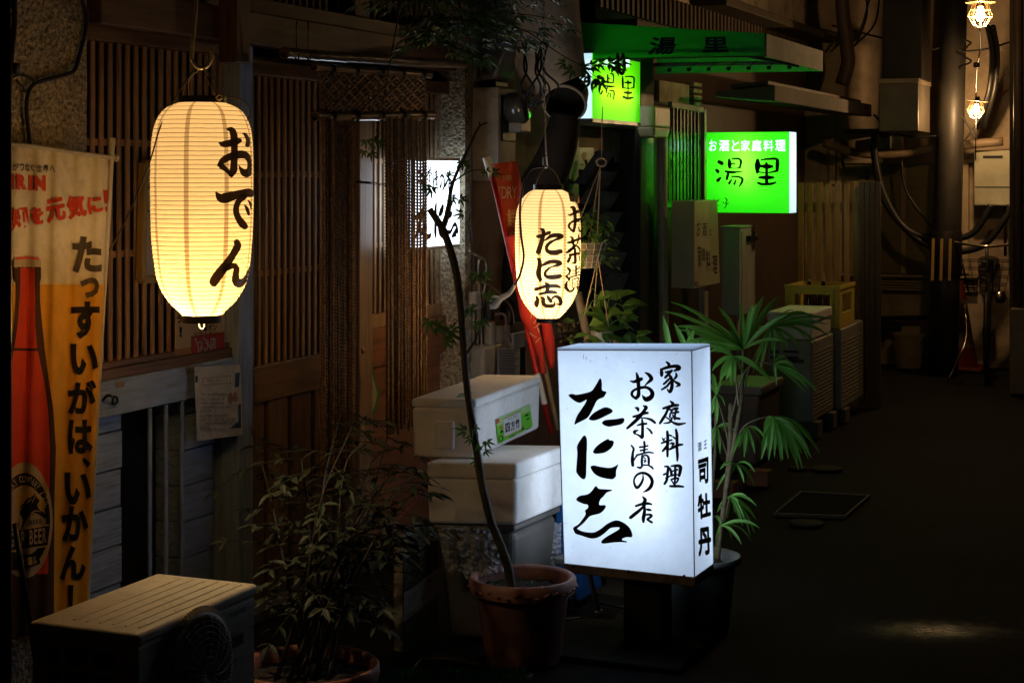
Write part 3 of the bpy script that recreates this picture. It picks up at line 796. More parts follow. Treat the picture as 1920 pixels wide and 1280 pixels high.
# ------------------------------------------------------------------ lit floor sign
ACRYL = glow_sheet('white_acrylic', (0.76, 0.86, 0.98), (0.5, 0.54, 0.58), (0.53, 0.71, 1.0), 0.07, 0.8, 0.05, stain=0.11)
SX0, SX1, SY0, SY1, SZ0, SZ1 = -2.005, -1.548, 5.262, 5.463, 0.262, 0.98
sign = thing('floor_sign', 'white lit box sign with black brush writing, on a black post beside the red flowerpot', 'sign', ((SX0 + SX1) / 2, (SY0 + SY1) / 2, 0))
fl = (PG(1058, 1057, SZ0), PG(1302, 1083, SZ0), PG(1337, 1058, SZ0))
a_, b_, cq_ = [Vector((q.x, q.y, 0)) for q in fl]
e_ = a_ + (cq_ - b_)
ta_ = Vector((P(1045, 653, a_.length and (PG(1058, 1057, SZ0) - Vector((0, 0, CAMZ))).dot(Vector((-_s, _c, 0)))).x, 0, 0))
def upz(q, z): return Vector((q.x, q.y, z))
def top_at(px, py, q):                                   # point over/near q on the pixel's ray at q's depth
    d = (q - Vector((0, 0, CAMZ))).dot(Vector((-_s, _c, 0)))
    return P(px, py, d)
A0, B0, C0 = [Vector(q) for q in fl]; E0 = A0 + (C0 - B0)
A1, B1, C1 = top_at(1045, 656, A0), top_at(1297, 657, B0), top_at(1331, 648, C0); E1 = A1 + (C1 - B1)
mb = MB(); mb.quad(A0, B0, B1, A1); mb.build('front_panel', ACRYL, sign)
mb = MB(); mb.quad(B0, C0, C1, B1); mb.build('side_panel', ACRYL, sign)
ACRYB = glow_sheet('white_acrylic_fill', (0.78, 0.86, 0.98), (0.8, 0.83, 0.86), (0.74, 0.84, 1.0), 0.55, 0.8, 0.05)  # unseen left panel glows far more than the front, added fill for the boxes
mb = MB(); mb.quad(A0, A1, E1, E0); mb.build('side_panel', ACRYB, sign)
mb = MB(); mb.quad(C0, E0, E1, C1); mb.build('back_panel', glow_sheet('white_acrylic_back_fill', (0.78, 0.86, 0.98), (0.6, 0.63, 0.66), (0.74, 0.85, 1.0), 1.1, 0.8, 0.05), sign)  # unseen back panel set brighter still, added fill for the palm
TOPM = mat('sign_top', (0.62, 0.64, 0.65), 0.4, 0.2, 12, bump=0.05, dirt=0.5, dirt_col=(0.3, 0.22, 0.14), dirt_scale=8)
up = Vector((0, 0, 0.012))
mb = MB(); mb.hexa([A1, B1, C1, E1], [A1 + up * .6, B1 + up * .6, C1 + up * .6, E1 + up * .6]); mb.build('top_cover', ACRYL, sign)
TRIM = mat('sign_trim', (0.60, 0.62, 0.64), 0.35, 0.3, 25, metal=0.4, bump=0.1, dirt=0.6, dirt_col=(0.14, 0.10, 0.06), dirt_scale=9)
mb = MB()
for p, q in ((A0, A1), (B0, B1), (C0, C1)):
    mb.bar(p, q, 0.003, 0.003, up=(0, 1, 0))
mb.bar(A1, B1, 0.003, 0.003); mb.bar(B1, C1, 0.003, 0.003)
mb.build('edge_trim', TRIM, sign)
dn = Vector((0, 0, -0.028)); cen = (A0 + B0 + C0 + E0) / 4
ex = lambda q, k=1.012: Vector((cen.x + (q.x - cen.x) * k, cen.y + (q.y - cen.y) * k, q.z))
mb = MB(); mb.hexa([ex(A0) + dn, ex(B0) + dn, ex(C0) + dn, ex(E0) + dn], [ex(A0) + Vector((0, 0, .004)), ex(B0) + Vector((0, 0, .004)), ex(C0) + Vector((0, 0, .004)), ex(E0) + Vector((0, 0, .004))])
fr = mb.build('bottom_frame', mat('rusty_frame', (0.20, 0.16, 0.12), 0.5, 0.45, 18, metal=0.3, bump=0.3, dirt=0.7, dirt_col=(0.09, 0.05, 0.025), dirt_scale=12), sign, bevel=0.004)
mb = MB()
for px, py in ((1076, 1062), (1179, 1070), (1283, 1079)):
    q = PY(px, py, lerp(A0.y, B0.y, (px - 1058) / 244) - 0.004)
    mb.lathe([(0.0, 0), (0.0045, 0), (0.004, 0.003), (0, 0.004)], q, 12, axis=(0, -1, 0))
mb.build('screw', METALK, fr)
# fluorescent tube standing inside
TUBE = emis('fluorescent_tube', (0.95, 0.98, 1.0), 2.9)
mb = MB()
tq = PY(1236, 765, SY0 + 0.06); tb_ = PY(1232, 980, SY0 + 0.06)
mb.tube([tq, tb_], 0.013, 12); mb.build('tube_lamp', TUBE, sign, smooth=True)
# post and base plate
mb = MB(); pc = Vector((cen.x + 0.0, cen.y, 0))
px0 = PY(1168, 1100, cen.y - .06).x; px1 = PY(1240, 1100, cen.y - .06).x
mb.box(px0, px1, cen.y - 0.06, cen.y + 0.06, 0.012, SZ0 - 0.028); mb.build('post', mat('black_post', (0.012, 0.012, 0.013), 0.4, 0.3, 15, bump=0.1), sign, bevel=0.006)
mb = MB(); mb.box(cen.x - 0.29, cen.x + 0.22, cen.y - 0.27, cen.y + 0.2, 0.002, 0.014); mb.build('base_plate', mat('black_plate', (0.010, 0.0095, 0.009), 0.75, 0.4, 9, bump=0.2, spec=0.1), sign, bevel=0.004)
n_f = (B0 - A0).cross(A1 - A0)
sfront = plane_surf(A0, n_f); sside = plane_surf(B0, (C0 - B0).cross(B1 - B0))
g4, g5 = (1040, 640, 5.819), (1040, 850, 5.119)
TA = Cc(*g4, [(152, 583), (175, 572), (205, 572), (240, 580), (320, 565), (400, 540), (440, 490), (470, 440), (493, 402), (510, 415), (517, 470), (520, 530), (565, 548), (555, 580), (530, 610), (490, 625), (460, 650), (430, 710), (400, 770), (360, 830), (300, 865), (240, 895), (217, 905), (225, 860), (250, 800), (290, 740), (330, 680), (350, 635), (320, 650), (280, 668), (240, 660), (200, 635), (165, 605)])
TA2 = Cc(*g4, [(375, 843), (390, 815), (430, 775), (490, 740), (540, 718), (585, 720), (625, 740), (633, 765), (610, 785), (560, 810), (500, 840), (440, 860), (395, 858)])
TA3 = Cc(*g4, [(517, 888), (540, 860), (590, 850), (660, 845), (740, 833), (762, 845), (755, 880), (720, 905), (650, 920), (590, 928), (540, 912)])
NI1 = [(1096, 815.8), (1100.5, 822), (1100.8, 840), (1100.2, 850), (1099.8, 873.4), (1098.6, 894), (1091.8, 897.5), (1082, 887), (1080.6, 879.3), (1082.6, 850), (1082.1, 835.9), (1089.8, 822)]
NI2 = Cc(*g4, [(420, 1200), (450, 1150), (510, 1100), (580, 1062), (600, 1075), (640, 1082), (645, 1115), (620, 1160), (560, 1205), (500, 1220), (440, 1222)])
NI3 = Cc(*g5, [(345, 130), (375, 112), (440, 125), (530, 135), (580, 120), (612, 102), (592, 165), (590, 215), (560, 243), (520, 243), (440, 225), (380, 190)])
SHI = Cc(*g5, [(210, 432), (240, 405), (310, 390), (350, 365), (395, 310), (425, 335), (490, 340), (545, 345), (548, 355), (500, 375), (470, 410), (440, 440), (430, 490), (480, 492), (492, 510), (470, 545), (430, 575), (350, 595), (320, 620), (280, 665), (220, 715), (222, 722), (270, 745), (340, 755), (390, 750), (450, 715), (500, 675), (560, 645), (610, 640), (670, 665), (720, 710), (745, 765), (740, 800), (690, 800), (650, 815), (655, 830), (690, 838), (690, 850), (640, 848), (560, 852), (480, 862), (450, 855), (455, 830), (500, 795), (560, 760), (610, 730), (625, 710), (600, 705), (540, 712), (500, 745), (450, 785), (400, 808), (350, 813), (300, 800), (240, 780), (200, 765), (178, 720), (190, 700), (230, 675), (270, 625), (298, 580), (292, 545), (320, 520), (318, 490), (280, 482), (220, 455)])
BIG3 = [shp_poly(q) for q in (TA, TA2, TA3, NI1, NI2, NI3, SHI)]
h1, h2, h3 = (1170, 660, 10.667), (1170, 760, 10.667), (1170, 860, 10.667)
O_ = [[(130, 575, 20), (200, 590, 50), (290, 560, 75), (350, 535, 60)], [(250, 415, 30), (275, 500, 60), (290, 620, 68), (295, 760, 62), (290, 860, 70), (245, 920, 55)],
      [(245, 925, 50), (170, 870, 50), (165, 800, 50), (220, 750, 45), (320, 715, 55), (430, 700, 50), (520, 740, 60), (570, 820, 75), (540, 900, 85), (450, 940, 90), (395, 900, 50), (365, 850, 8)],
      [(430, 410, 25), (500, 450, 60), (550, 530, 70), (500, 590, 50), (425, 660, 22)]]
CHA = [[(230, 40, 25), (275, 60, 60), (290, 100, 35)], [(390, 5, 25), (445, 35, 65), (400, 110, 55), (330, 200, 70), (250, 290, 65), (150, 380, 60), (70, 450, 45)], [(190, 220, 40), (290, 200, 55), (400, 155, 55), (475, 145, 45)],
       [(350, 245, 25), (440, 250, 30), (550, 285, 50), (620, 340, 45)], [(270, 395, 25), (350, 370, 45), (450, 360, 40)], [(365, 280, 35), (375, 380, 50), (375, 520, 55), (370, 620, 65)], [(285, 490, 20), (215, 520, 60), (220, 560, 40)], [(240, 565, 25), (310, 600, 40), (360, 640, 50)], [(460, 445, 20), (520, 490, 40), (560, 550, 40)]]
TSU = [[(150, 795, 30), (195, 860, 40), (180, 950, 45), (170, 1080, 60), (180, 1190, 55)], [(190, 1110, 30), (230, 1040, 30), (270, 985, 40)], [(320, 830, 35), (400, 820, 35), (480, 800, 30)], [(335, 895, 35), (400, 885, 35), (475, 870, 25)], [(265, 990, 35), (400, 950, 35), (500, 930, 35), (590, 945, 25)], [(408, 725, 40), (415, 800, 42), (405, 940, 38)],
       [(370, 1000, 40), (360, 1100, 45), (365, 1190, 45)], [(370, 1005, 30), (450, 990, 35), (495, 1040, 45), (500, 1120, 45), (500, 1190, 35)], [(400, 1030, 20), (430, 1060, 25)], [(400, 1090, 20), (440, 1100, 30), (410, 1130, 25)], [(365, 1190, 30), (430, 1185, 30), (500, 1190, 25)], [(370, 1205, 30), (330, 1240, 45), (270, 1225, 25)], [(500, 1200, 25), (550, 1220, 40), (585, 1260, 30)]]
NO = [[(385, 310, 20), (385, 400, 40), (340, 500, 50), (270, 570, 55), (225, 520, 45), (205, 430, 35), (240, 340, 40), (320, 285, 45), (420, 280, 50), (520, 340, 55), (570, 440, 60), (540, 550, 65), (470, 620, 50), (385, 660, 12)]]
MISE = [[(385, 755, 30), (430, 820, 65), (380, 865, 25)], [(245, 935, 40), (360, 900, 50), (480, 885, 50), (550, 900, 35)], [(420, 920, 45), (330, 1010, 55), (220, 1100, 65), (140, 1165, 60)], [(420, 950, 40), (415, 1060, 60), (395, 1180, 65), (395, 1250, 45)], [(440, 1000, 25), (500, 1010, 50), (545, 1020, 30)], [(420, 1120, 30), (500, 1105, 40), (560, 1130, 45), (490, 1190, 45), (480, 1210, 40), (560, 1260, 45)]]
KA = [[(850, 195, 30), (900, 240, 55), (890, 290, 40)], [(740, 330, 25), (755, 400, 65), (755, 460, 55)], [(740, 350, 40), (850, 310, 55), (1000, 280, 60), (1090, 295, 75), (1095, 330, 70), (1010, 370, 35)], [(840, 400, 40), (920, 385, 45), (960, 365, 40)], [(960, 380, 30), (900, 430, 50), (830, 505, 45)], [(890, 440, 45), (950, 520, 55), (965, 640, 60), (950, 740, 65), (915, 795, 50), (870, 740, 25)],
      [(910, 530, 40), (850, 590, 45), (800, 635, 40)], [(930, 590, 40), (860, 680, 45), (760, 745, 35)], [(1040, 415, 25), (1050, 480, 50), (990, 560, 25)], [(990, 570, 25), (1060, 610, 50), (1110, 650, 55), (1050, 685, 25)]]
TEI = [[(935, -85, 30), (980, -40, 60), (960, 0, 35)], [(790, 55, 40), (880, 30, 55), (1000, -5, 55), (1085, -10, 45)], [(890, 50, 45), (840, 170, 50), (770, 280, 55), (725, 350, 45)], [(910, 70, 40), (960, 100, 40), (930, 170, 35), (920, 230, 35)], [(830, 220, 25), (890, 260, 30), (960, 320, 35), (1080, 370, 55), (1230, 350, 25)], [(960, 250, 40), (920, 330, 40), (800, 355, 20)],
       [(990, 70, 45), (1040, 55, 50), (1080, 50, 40)], [(1060, 70, 40), (1030, 150, 40), (1020, 270, 40)], [(970, 145, 30), (1030, 140, 40), (1090, 125, 40)], [(980, 180, 25), (1000, 240, 30), (1060, 250, 45), (1115, 260, 40)]]
RYO = [[(765, 640, 15), (795, 680, 45)], [(830, 640, 15), (800, 690, 25)], [(755, 750, 30), (830, 720, 45), (960, 685, 30)], [(870, 520, 45), (880, 640, 55), (875, 800, 55), (875, 1010, 40)], [(880, 780, 45), (830, 850, 50), (780, 905, 40)], [(905, 585, 30), (950, 600, 35)], [(880, 745, 30), (920, 760, 20)], [(985, 620, 25), (1030, 655, 35)], [(950, 750, 40), (1000, 760, 40), (960, 810, 20)], [(920, 870, 40), (1000, 830, 50), (1100, 785, 50), (1175, 775, 35)], [(1045, 480, 40), (1065, 600, 55), (1065, 850, 50), (1075, 1000, 50), (1070, 1100, 30)]]
RI = [[(820, 145, 30), (890, 160, 50), (880, 250, 50), (870, 350, 45), (860, 420, 50), (820, 490, 45)], [(800, 310, 35), (850, 290, 40), (890, 270, 30)], [(840, 380, 25), (890, 360, 30), (930, 330, 25)], [(930, 180, 30), (950, 260, 50), (960, 330, 40)], [(950, 140, 30), (1050, 130, 50), (1130, 150, 65), (1130, 240, 60), (1110, 330, 50)], [(1030, 160, 40), (1030, 300, 50), (1025, 420, 40), (1020, 540, 40)], [(970, 240, 25), (1070, 210, 40)], [(960, 325, 40), (1050, 310, 30), (1110, 320, 30)],
      [(950, 410, 30), (1000, 390, 35), (1090, 385, 40), (1060, 470, 30)], [(960, 430, 25), (1000, 490, 30)], [(930, 540, 40), (1020, 540, 50), (1110, 540, 45), (1190, 550, 35)]]
heavy = lambda q: [(x, y, w * 1.16) for x, y, w in q]
COLS = [shp_stroke(heavy(Cc(*h1, p))) for p in O_ + KA] + [shp_stroke(heavy(Cc(*h2, p))) for p in CHA + TSU + TEI + RYO] + [shp_stroke(heavy(Cc(*h3, p))) for p in NO + MISE + RI]
lay('brush_writing', BIG3 + COLS, sfront, INK, sign, 0.0008)
BLUEI = mat('blue_ink', (0.01, 0.012, 0.35), 0.5, 0.1, 10, bump=0)
lay('small_writing', [shp_glyph('酒', (1308, 829, 1315, 845), 0.02, quad=[(1307, 830), (1315, 827), (1315, 844), (1308, 847)]), shp_glyph('王', None, 0.02, quad=[(1319, 827), (1325, 823), (1325, 840), (1319, 842)])], sside, BLUEI, sign)
lay('side_writing', [shp_glyph('司', None, 0.045, quad=[(1308, 862), (1328, 855), (1328, 905), (1310, 909)]), shp_glyph('牡', None, 0.045, quad=[(1307, 926), (1331, 922), (1333, 968), (1308, 975)]), shp_glyph('丹', None, 0.045, quad=[(1308, 990), (1332, 985), (1334, 1038), (1309, 1044)])], sside, INK, sign)

# grime on the acrylic
GRIME = glow_sheet('acrylic_grime', (0.30, 0.29, 0.26), (0.25, 0.22, 0.18), (0.4, 0.4, 0.4), 0.10, 0.6, 0.03)
rnd = random.Random(77); gsh = []
for k in range(34):
    x, y = rnd.uniform(1052, 1292), rnd.choice((rnd.uniform(662, 700), rnd.uniform(1020, 1066), rnd.uniform(670, 1060)))
    r = rnd.uniform(.35, 1.0); gsh.append(shp_poly([(x + r * math.cos(a) * rnd.uniform(.5, 1.6), y + r * math.sin(a) * rnd.uniform(.5, 1.4)) for a in (0, 1, 2, 3, 4, 5)], smooth=False))
for x, y, l in ((1138, 669, 4), (1095, 664, 9), (1100, 668, 7), (1270, 662, 3), (1064, 764, 2), (1108, 675, 3)):
    gsh.append(shp_stroke([(x, y, .8), (x + rnd.uniform(-1, 1), y + l * .6, 1.1), (x + rnd.uniform(-1, 1), y + l, .4)]))
for y in (980.5,): gsh.append(shp_stroke([(1058, y, .7), (1064, y, .5)]))
gm_ = lay('grime', gsh, sfront, GRIME, sign, 0.0004); gm_['kind'] = 'stuff'
mb = MB(); mb.tube([(cen.x - .02, cen.y + .1, SZ0 - .03), (cen.x - .03, cen.y + .22, .03), (cen.x - .12, cen.y + .36, .012), (cen.x - .4, cen.y + .5, .012), (cen.x - .6, cen.y + 1.0, .012)], .005, 6, smooth_pts=5); mb.build('mains_cable', CABLE, sign, smooth=True)

# ------------------------------------------------------------------ lit sign on the lattice
WXF = -2.975
ws = thing('wall_sign', 'white lit sign with black brush writing fixed to the lattice behind the rope curtain', 'sign', (-3.03, YX(790, WXF), 1.25))
q0, q1 = PX(774, 299, WXF), PX(861, 457, WXF)
zt, zb_ = 1.602, 1.25
mb = MB(); mb.quad((WXF, q0.y, zb_), (WXF, q1.y, zb_), (WXF, q1.y, zt), (WXF, q0.y, zt))
ACR2 = glow_sheet('white_acrylic_bright', (0.8, 0.9, 0.99), (0.8, 0.83, 0.86), (0.76, 0.88, 1.0), 1.3, 0.8, 0.05)
mb.build('front_panel', ACR2, ws)
mb = MB(); mb.quad((W + .005, q0.y, zb_), (WXF, q0.y, zb_), (WXF, q0.y, zt), (W + .005, q0.y, zt)); mb.build('side_panel', ACR2, ws)
mb = MB(); mb.quad((W + .005, q1.y, zb_), (W + .005, q1.y, zt), (WXF, q1.y, zt), (WXF, q1.y, zb_)); mb.build('side_panel', ACR2, ws)
mb = MB(); mb.box(W + .004, WXF + .002, q0.y - .002, q1.y + .002, zt, zt + .012); mb.box(W + .004, WXF + .002, q0.y - .002, q1.y + .002, zb_ - .012, zb_); mb.build('casing', TRIM, ws)
mb = MB(); mb.tube([(W + .05, lerp(q0.y, q1.y, .1), 1.43), (W + .05, lerp(q0.y, q1.y, .8), 1.43)], 0.013, 10); mb.build('tube_lamp', emis('fluorescent_tube_b', (0.92, 0.97, 1.0), 5.0), ws, smooth=True)
sw = plane_surf((WXF, q0.y, 1.4), (1, 0, 0))
# the same brush letters, laid out in two rows
def affine(shapes, src, dst):
    (a0, b0, a1, b1), (c0, d0, c1_, d1) = src, dst
    return [([(lerp(c0, c1_, (x - a0) / (a1 - a0)), lerp(d0, d1, (y - b0) / (b1 - b0))) for x, y in vs], fs) for vs, fs in shapes]
def bbox(shapes):
    xs = [x for vs, _ in shapes for x, _ in vs]; ys = [y for vs, _ in shapes for _, y in vs]
    return (min(xs), min(ys), max(xs), max(ys))
def put(strokes, org, dst):
    sh = [shp_stroke([(x, y, w * 1.5) for x, y, w in Cc(*org, p)]) for p in strokes]
    return affine(sh, bbox(sh), dst)
wsh = []
wsh += put(O_, h1, (782, 312, 797, 345))
wsh += put(CHA, h2, (798, 312, 811, 343)) + put(TSU, h2, (811, 313, 822, 360)) + put(NO, h3, (823, 326, 834, 358)) + put(MISE, h3, (833, 316, 846, 358))
TAs, NIs, SHs = [shp_poly(q) for q in (TA, TA2, TA3)], [shp_poly(q) for q in (NI1, NI2, NI3)], [shp_poly(SHI)]
wsh += affine(TAs, bbox(TAs), (774, 378, 808, 450)) + affine(NIs, bbox(NIs), (813, 376, 834, 448)) + affine(SHs, bbox(SHs), (834, 372, 859, 446))
lay('brush_writing', wsh, sw, INK, ws)
# ------------------------------------------------------------------ leaves
def leaf(mb, p, d, nrm, L, w, fold=0.25, droop=0.15, mi=0):
    """a pointed leaf of six faces folded along its midrib"""
    d = Vector(d).normalized(); nrm = Vector(nrm); nrm = (nrm - d * nrm.dot(d))
    if nrm.length < 1e-4: nrm = d.orthogonal()
    nrm.normalize(); s = d.cross(nrm)
    m = [p + d * L * t - nrm * L * droop * t * t for t in (0, .3, .65, 1)]
    l = [m[1] + s * w * .5 + nrm * w * fold, m[2] + s * w * .38 + nrm * w * fold * .8]
    r = [m[1] - s * w * .5 + nrm * w * fold, m[2] - s * w * .38 + nrm * w * fold * .8]
    vs = m + l + r
    mb.add(vs, [(0, 1, 4), (1, 2, 5, 4), (2, 3, 5), (0, 6, 1), (1, 6, 7, 2), (2, 7, 3)], mi)

def maple_leaf(mb, p, d, nrm, S, rnd=random, lobes=5):
    d = Vector(d).normalized(); nrm = Vector(nrm); nrm = nrm - d * nrm.dot(d)
    if nrm.length < 1e-4: nrm = d.orthogonal()
    nrm.normalize(); s = d.cross(nrm)
    lens = {5: (.55, .85, 1, .85, .55), 7: (.35, .62, .9, 1, .9, .62, .35)}[lobes]
    for i, k in enumerate(lens):
        a = (i - (lobes - 1) / 2) * (R(150) / (lobes - 1)) + rnd.uniform(-.08, .08)
        dd = d * math.cos(a) + s * math.sin(a)
        leaf(mb, p + dd * S * .03, dd - nrm * .15, nrm, S * k * .75, S * .16, fold=.15, droop=.18)

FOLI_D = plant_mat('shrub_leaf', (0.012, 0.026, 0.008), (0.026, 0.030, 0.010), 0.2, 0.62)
FOLI_M = plant_mat('maple_leaf', (0.06, 0.16, 0.03), (0.12, 0.24, 0.06), 0.4, 0.28)
BARK = mat('thin_bark', (0.075, 0.07, 0.035), 0.6, 0.45, 14, (3, 3, 1), 0.5, 60, bdist=0.003)
TWIG = mat('twig', (0.025, 0.019, 0.012), 0.6, 0.4, 20, bump=0.2)
SOIL = mat('potting_soil', (0.035, 0.024, 0.016), 0.95, 0.6, 30, bump=1.0, bscale=60, bdist=0.02)

# ------------------------------------------------------------------ dark louvred post at the left edge
lb = thing('shutter_post', 'black louvred shutter case standing at the very left, cutting off the beer banner', 'shutter', P(-10, 900, 4.05) * 1.0)
lb.location.z = 0; ORG[lb] = Vector(lb.location)
mb = MB()
DS = 4.05
for (xa, xb, ya, yb) in ((-60, 17, -80, 640), (-60, 22, 640, 1400)):
    a = P(xa, ya, DS); b = P(xb, ya, DS); c = P(xb, yb, DS); e = P(xa, yb, DS)
    a2, b2, c2_, e2_ = P(xa, ya, DS + .2), P(xb - 1, ya, DS + .2), P(xb - 1, yb, DS + .2), P(xa, yb, DS + .2)
    mb.add([a, b, c, e, a2, b2, c2_, e2_], [(0, 3, 2, 1), (4, 5, 6, 7), (0, 1, 5, 4), (1, 2, 6, 5), (2, 3, 7, 6), (3, 0, 4, 7)])
mb.build('case', mat('black_case', (0.010, 0.009, 0.008), 0.45, 0.3, 8, bump=0.15), lb, bevel=0.006)
mb = MB()
for i in range(14):
    y = 455 + i * 12.5
    mb.bar(P(-50, y, DS - .008), P(15, y, DS - .008), 0.014, 0.018)
mb.build('louvres', mat('louvre_black', (0.02, 0.017, 0.013), 0.4, 0.3, 8, bump=0.1), lb, bevel=0.002, seg=1)
mb = MB(); mb.tube([P(14, -40, DS - .02), P(17, 180, DS - .02), P(17, 640, DS - .02), P(19, 660, DS - .03)], 0.006, 8); mb.build('edge_pipe', METALK, lb, smooth=True)
# slanting black poles in front of the banner's lower part
mb = MB(); mb.tube([P(28, 980, 4.45), P(66, 1230, 4.42)], 0.007, 8)
tag(mb.build('leaning_rod', METALK, smooth=True), 'thin black rod leaning against the lower part of the beer banner', 'rod')

# ------------------------------------------------------------------ beer banner on its pole
def DBx(px): return 4.64 + (px - 18) * 0.0018
DB = 4.80
def bw(px, py):
    t = max(0.0, (py - 290) / 850)
    return 0.015 * math.sin(px * 0.075 + t * 2.2) * (0.35 + 0.65 * t) + 0.009 * math.sin(px * 0.16 + 1.3 + py * .004) + 0.012 * t * math.sin(py * .006) + 0.004 * noise.noise((px * .05, py * .02, 2))
def bsurf(px, py, eps=0.0):
    return P(px, py, DBx(px) - bw(px, py) - eps)
def bx_r(y):
    return 0
bedge = [(297, 207), (400, 203), (500, 197), (640, 189.5), (770, 183), (840, 177.5), (960, 172), (1125, 163), (1200, 160)]
def bright_edge(y):
    for (a, xa), (b, xb) in zip(bedge, bedge[1:]):
        if a <= y <= b: return lerp(xa, xb, (y - a) / (b - a))
    return bedge[0][1] if y < 297 else bedge[-1][1]
def btop(x): return 268 + (x - 18) * (297 - 268) / (207 - 18) - 5 * math.sin(max(0, min(1, (x - 18) / 189)) * math.pi)
banner = thing('beer_banner', 'tall cloth banner with a red beer bottle and bold vertical writing, on a white pole', 'banner', Vector((P(110, 600, DB).x, P(110, 600, DB).y, 0)))
CLOTH = mat('banner_cloth', (0.80, 0.70, 0.50), 0.8, 0.18, 5, bump=0.25, bscale=260, bdist=0.001, spec=0.15, dirt=0.35, dirt_col=(0.33, 0.26, 0.16), dirt_scale=22)
def cloth_patch(xl, y_top, y_bot, eps, nx=70, ny=130, xr=None):
    mb = MB(); vs, fs = [], []
    for j in range(ny + 1):
        for i in range(nx + 1):
            t = j / ny
            u = i / nx
            yt = y_top if not callable(y_top) else None
            xr0 = bright_edge(lerp(300, 1190, t))
            x = lerp(xl, xr0, u)
            ya = y_top(x) if callable(y_top) else y_top
            y = lerp(ya, y_bot, t)
            x = lerp(xl, bright_edge(y) if xr is None else xr(y), u)
            vs.append(bsurf(x, y, eps))
    for j in range(ny):
        for i in range(nx):
            a = j * (nx + 1) + i
            fs.append((a, a + 1, a + nx + 2, a + nx + 1))
    mb.add(vs, fs); return mb
cl = cloth_patch(-45, btop, 1190, -0.001).build('cloth', CLOTH, banner, smooth=True)
sd = cl.modifiers.new('thickness', 'SOLIDIFY'); sd.thickness = 0.0006; sd.offset = 0
AMBER = mat('amber_print', (0.88, 0.46, 0.05), 0.75, 0.15, 6, bump=0.2, bscale=260, bdist=0.001, spec=0.15, dirt=0.25, dirt_col=(0.55, 0.2, 0.02), dirt_scale=25)
cloth_patch(-45, 533.0, 1190, 0.0012).build('amber_print', AMBER, cl, smooth=True)
REDP = mat('red_print', (0.66, 0.07, 0.03), 0.75, 0.15, 8, bump=0.1, spec=0.15)
BROWNP = mat('dark_print', (0.05, 0.022, 0.012), 0.75, 0.2, 8, bump=0.1, spec=0.15)
BLKP = mat('black_print', (0.014, 0.011, 0.008), 0.75, 0.2, 8, bump=0.1, spec=0.15)
GREYP = mat('grey_brown_print', (0.085, 0.06, 0.035), 0.75, 0.2, 8, bump=0.1, spec=0.15)
GOLDP = mat('gold_print', (0.62, 0.40, 0.09), 0.6, 0.2, 8, bump=0.1, spec=0.3)
CREAMP = mat('cream_print', (0.50, 0.40, 0.27), 0.75, 0.2, 8, bump=0.1, spec=0.15)
bl = lambda n, s, m, e, c=5.0: lay(n, s, bsurf, m, cl, e + 0.0015, cut=min(c, 5.0))
bottle = [(36, 498), (36, 520), (29, 526), (29, 532), (34, 540), (30, 590), (25, 640), (17, 700), (5, 765), (0, 840), (0, 1190), (101, 1190), (102, 940), (105, 840), (100, 765), (92, 715), (84, 655), (79, 606), (75, 560), (75, 530), (77, 524), (77, 498)]
bl('bottle_outline', [shp_poly([(26, 500), (26, 522), (30, 530), (30, 560), (26, 610), (20, 660), (8, 715), (0, 765), (-5, 840), (-5, 1190), (101, 1190), (102, 940), (105, 840), (100, 765), (92, 715), (84, 655), (79, 606), (75, 560), (75, 530), (77, 522), (77, 500)], smooth=False)], BROWNP, 0.0024)
bl('bottle_body', [shp_poly([(38, 502), (38, 530), (37, 560), (33, 610), (27, 652), (70, 653), (66, 610), (66, 560), (65, 530), (65, 502)], smooth=False),
                   shp_poly([(26, 657), (14, 715), (6, 765), (4, 840), (4, 1075), (90, 1075), (92, 940), (94, 840), (90, 765), (83, 715), (71, 658)], smooth=False)], REDP, 0.0034)
bl('bottle_cap', [shp_poly([(26, 500), (26, 488), (30, 481), (50, 479), (72, 481), (77, 488), (77, 501), (70, 498), (62, 502), (54, 498), (46, 502), (38, 498), (31, 502)], smooth=False)], CREAMP, 0.0036)
bl('cap_top', [shp_poly([(29, 483), (50, 481), (73, 483), (72, 487), (50, 485), (31, 487)], smooth=False)], REDP, 0.0046)
def oval(cx, cy, rx, ry, n=40, a0=0, a1=360): return [(cx + rx * math.cos(R(a0 + (a1 - a0) * k / n)), cy + ry * math.sin(R(a0 + (a1 - a0) * k / n))) for k in range(n)]
LC = (46, 975)
bl('label', [shp_poly(oval(*LC, 53, 109), smooth=False)], CREAMP, 0.0044)
bl('label_gold_ring', [shp_poly(oval(*LC, 49, 92), smooth=False)], GOLDP, 0.0052)
bl('label_black_ring', [shp_poly(oval(*LC, 48, 89), smooth=False)], BLKP, 0.0058)
bl('label_inner_gold', [shp_poly(oval(*LC, 40, 66), smooth=False)], GOLDP, 0.0064)
bl('label_inner', [shp_poly(oval(*LC, 38.5, 63), smooth=False)], CREAMP, 0.0070)
ring = []
for k, ch in enumerate('BREWERY COMPANY LTD'):
    a = R(-158 + k * 7.4)
    if ch == ' ': continue
    cxx, cyy = LC[0] + 44 * math.cos(a), LC[1] + 77.5 * math.sin(a)
    tx, ty = -44 * math.sin(a), 77.5 * math.cos(a); l = math.hypot(tx, ty); tx, ty = tx / l, ty / l
    nx, ny = ty, -tx
    w, h = 2.9, 6.5
    q = lambda i, j: (cxx + tx * w * i + nx * h * j, cyy + ty * w * i + ny * h * j)
    ring.append(shp_glyph(ch, None, 0.02, quad=[q(-1, 1), q(1, 1), q(1, -1), q(-1, -1)]))
bl('label_ring_writing', ring, CREAMP, 0.0066)
bl('label_band', [shp_poly([(2, 999), (91, 985), (90, 1021), (4, 1034)], smooth=False)], BLKP, 0.0078)
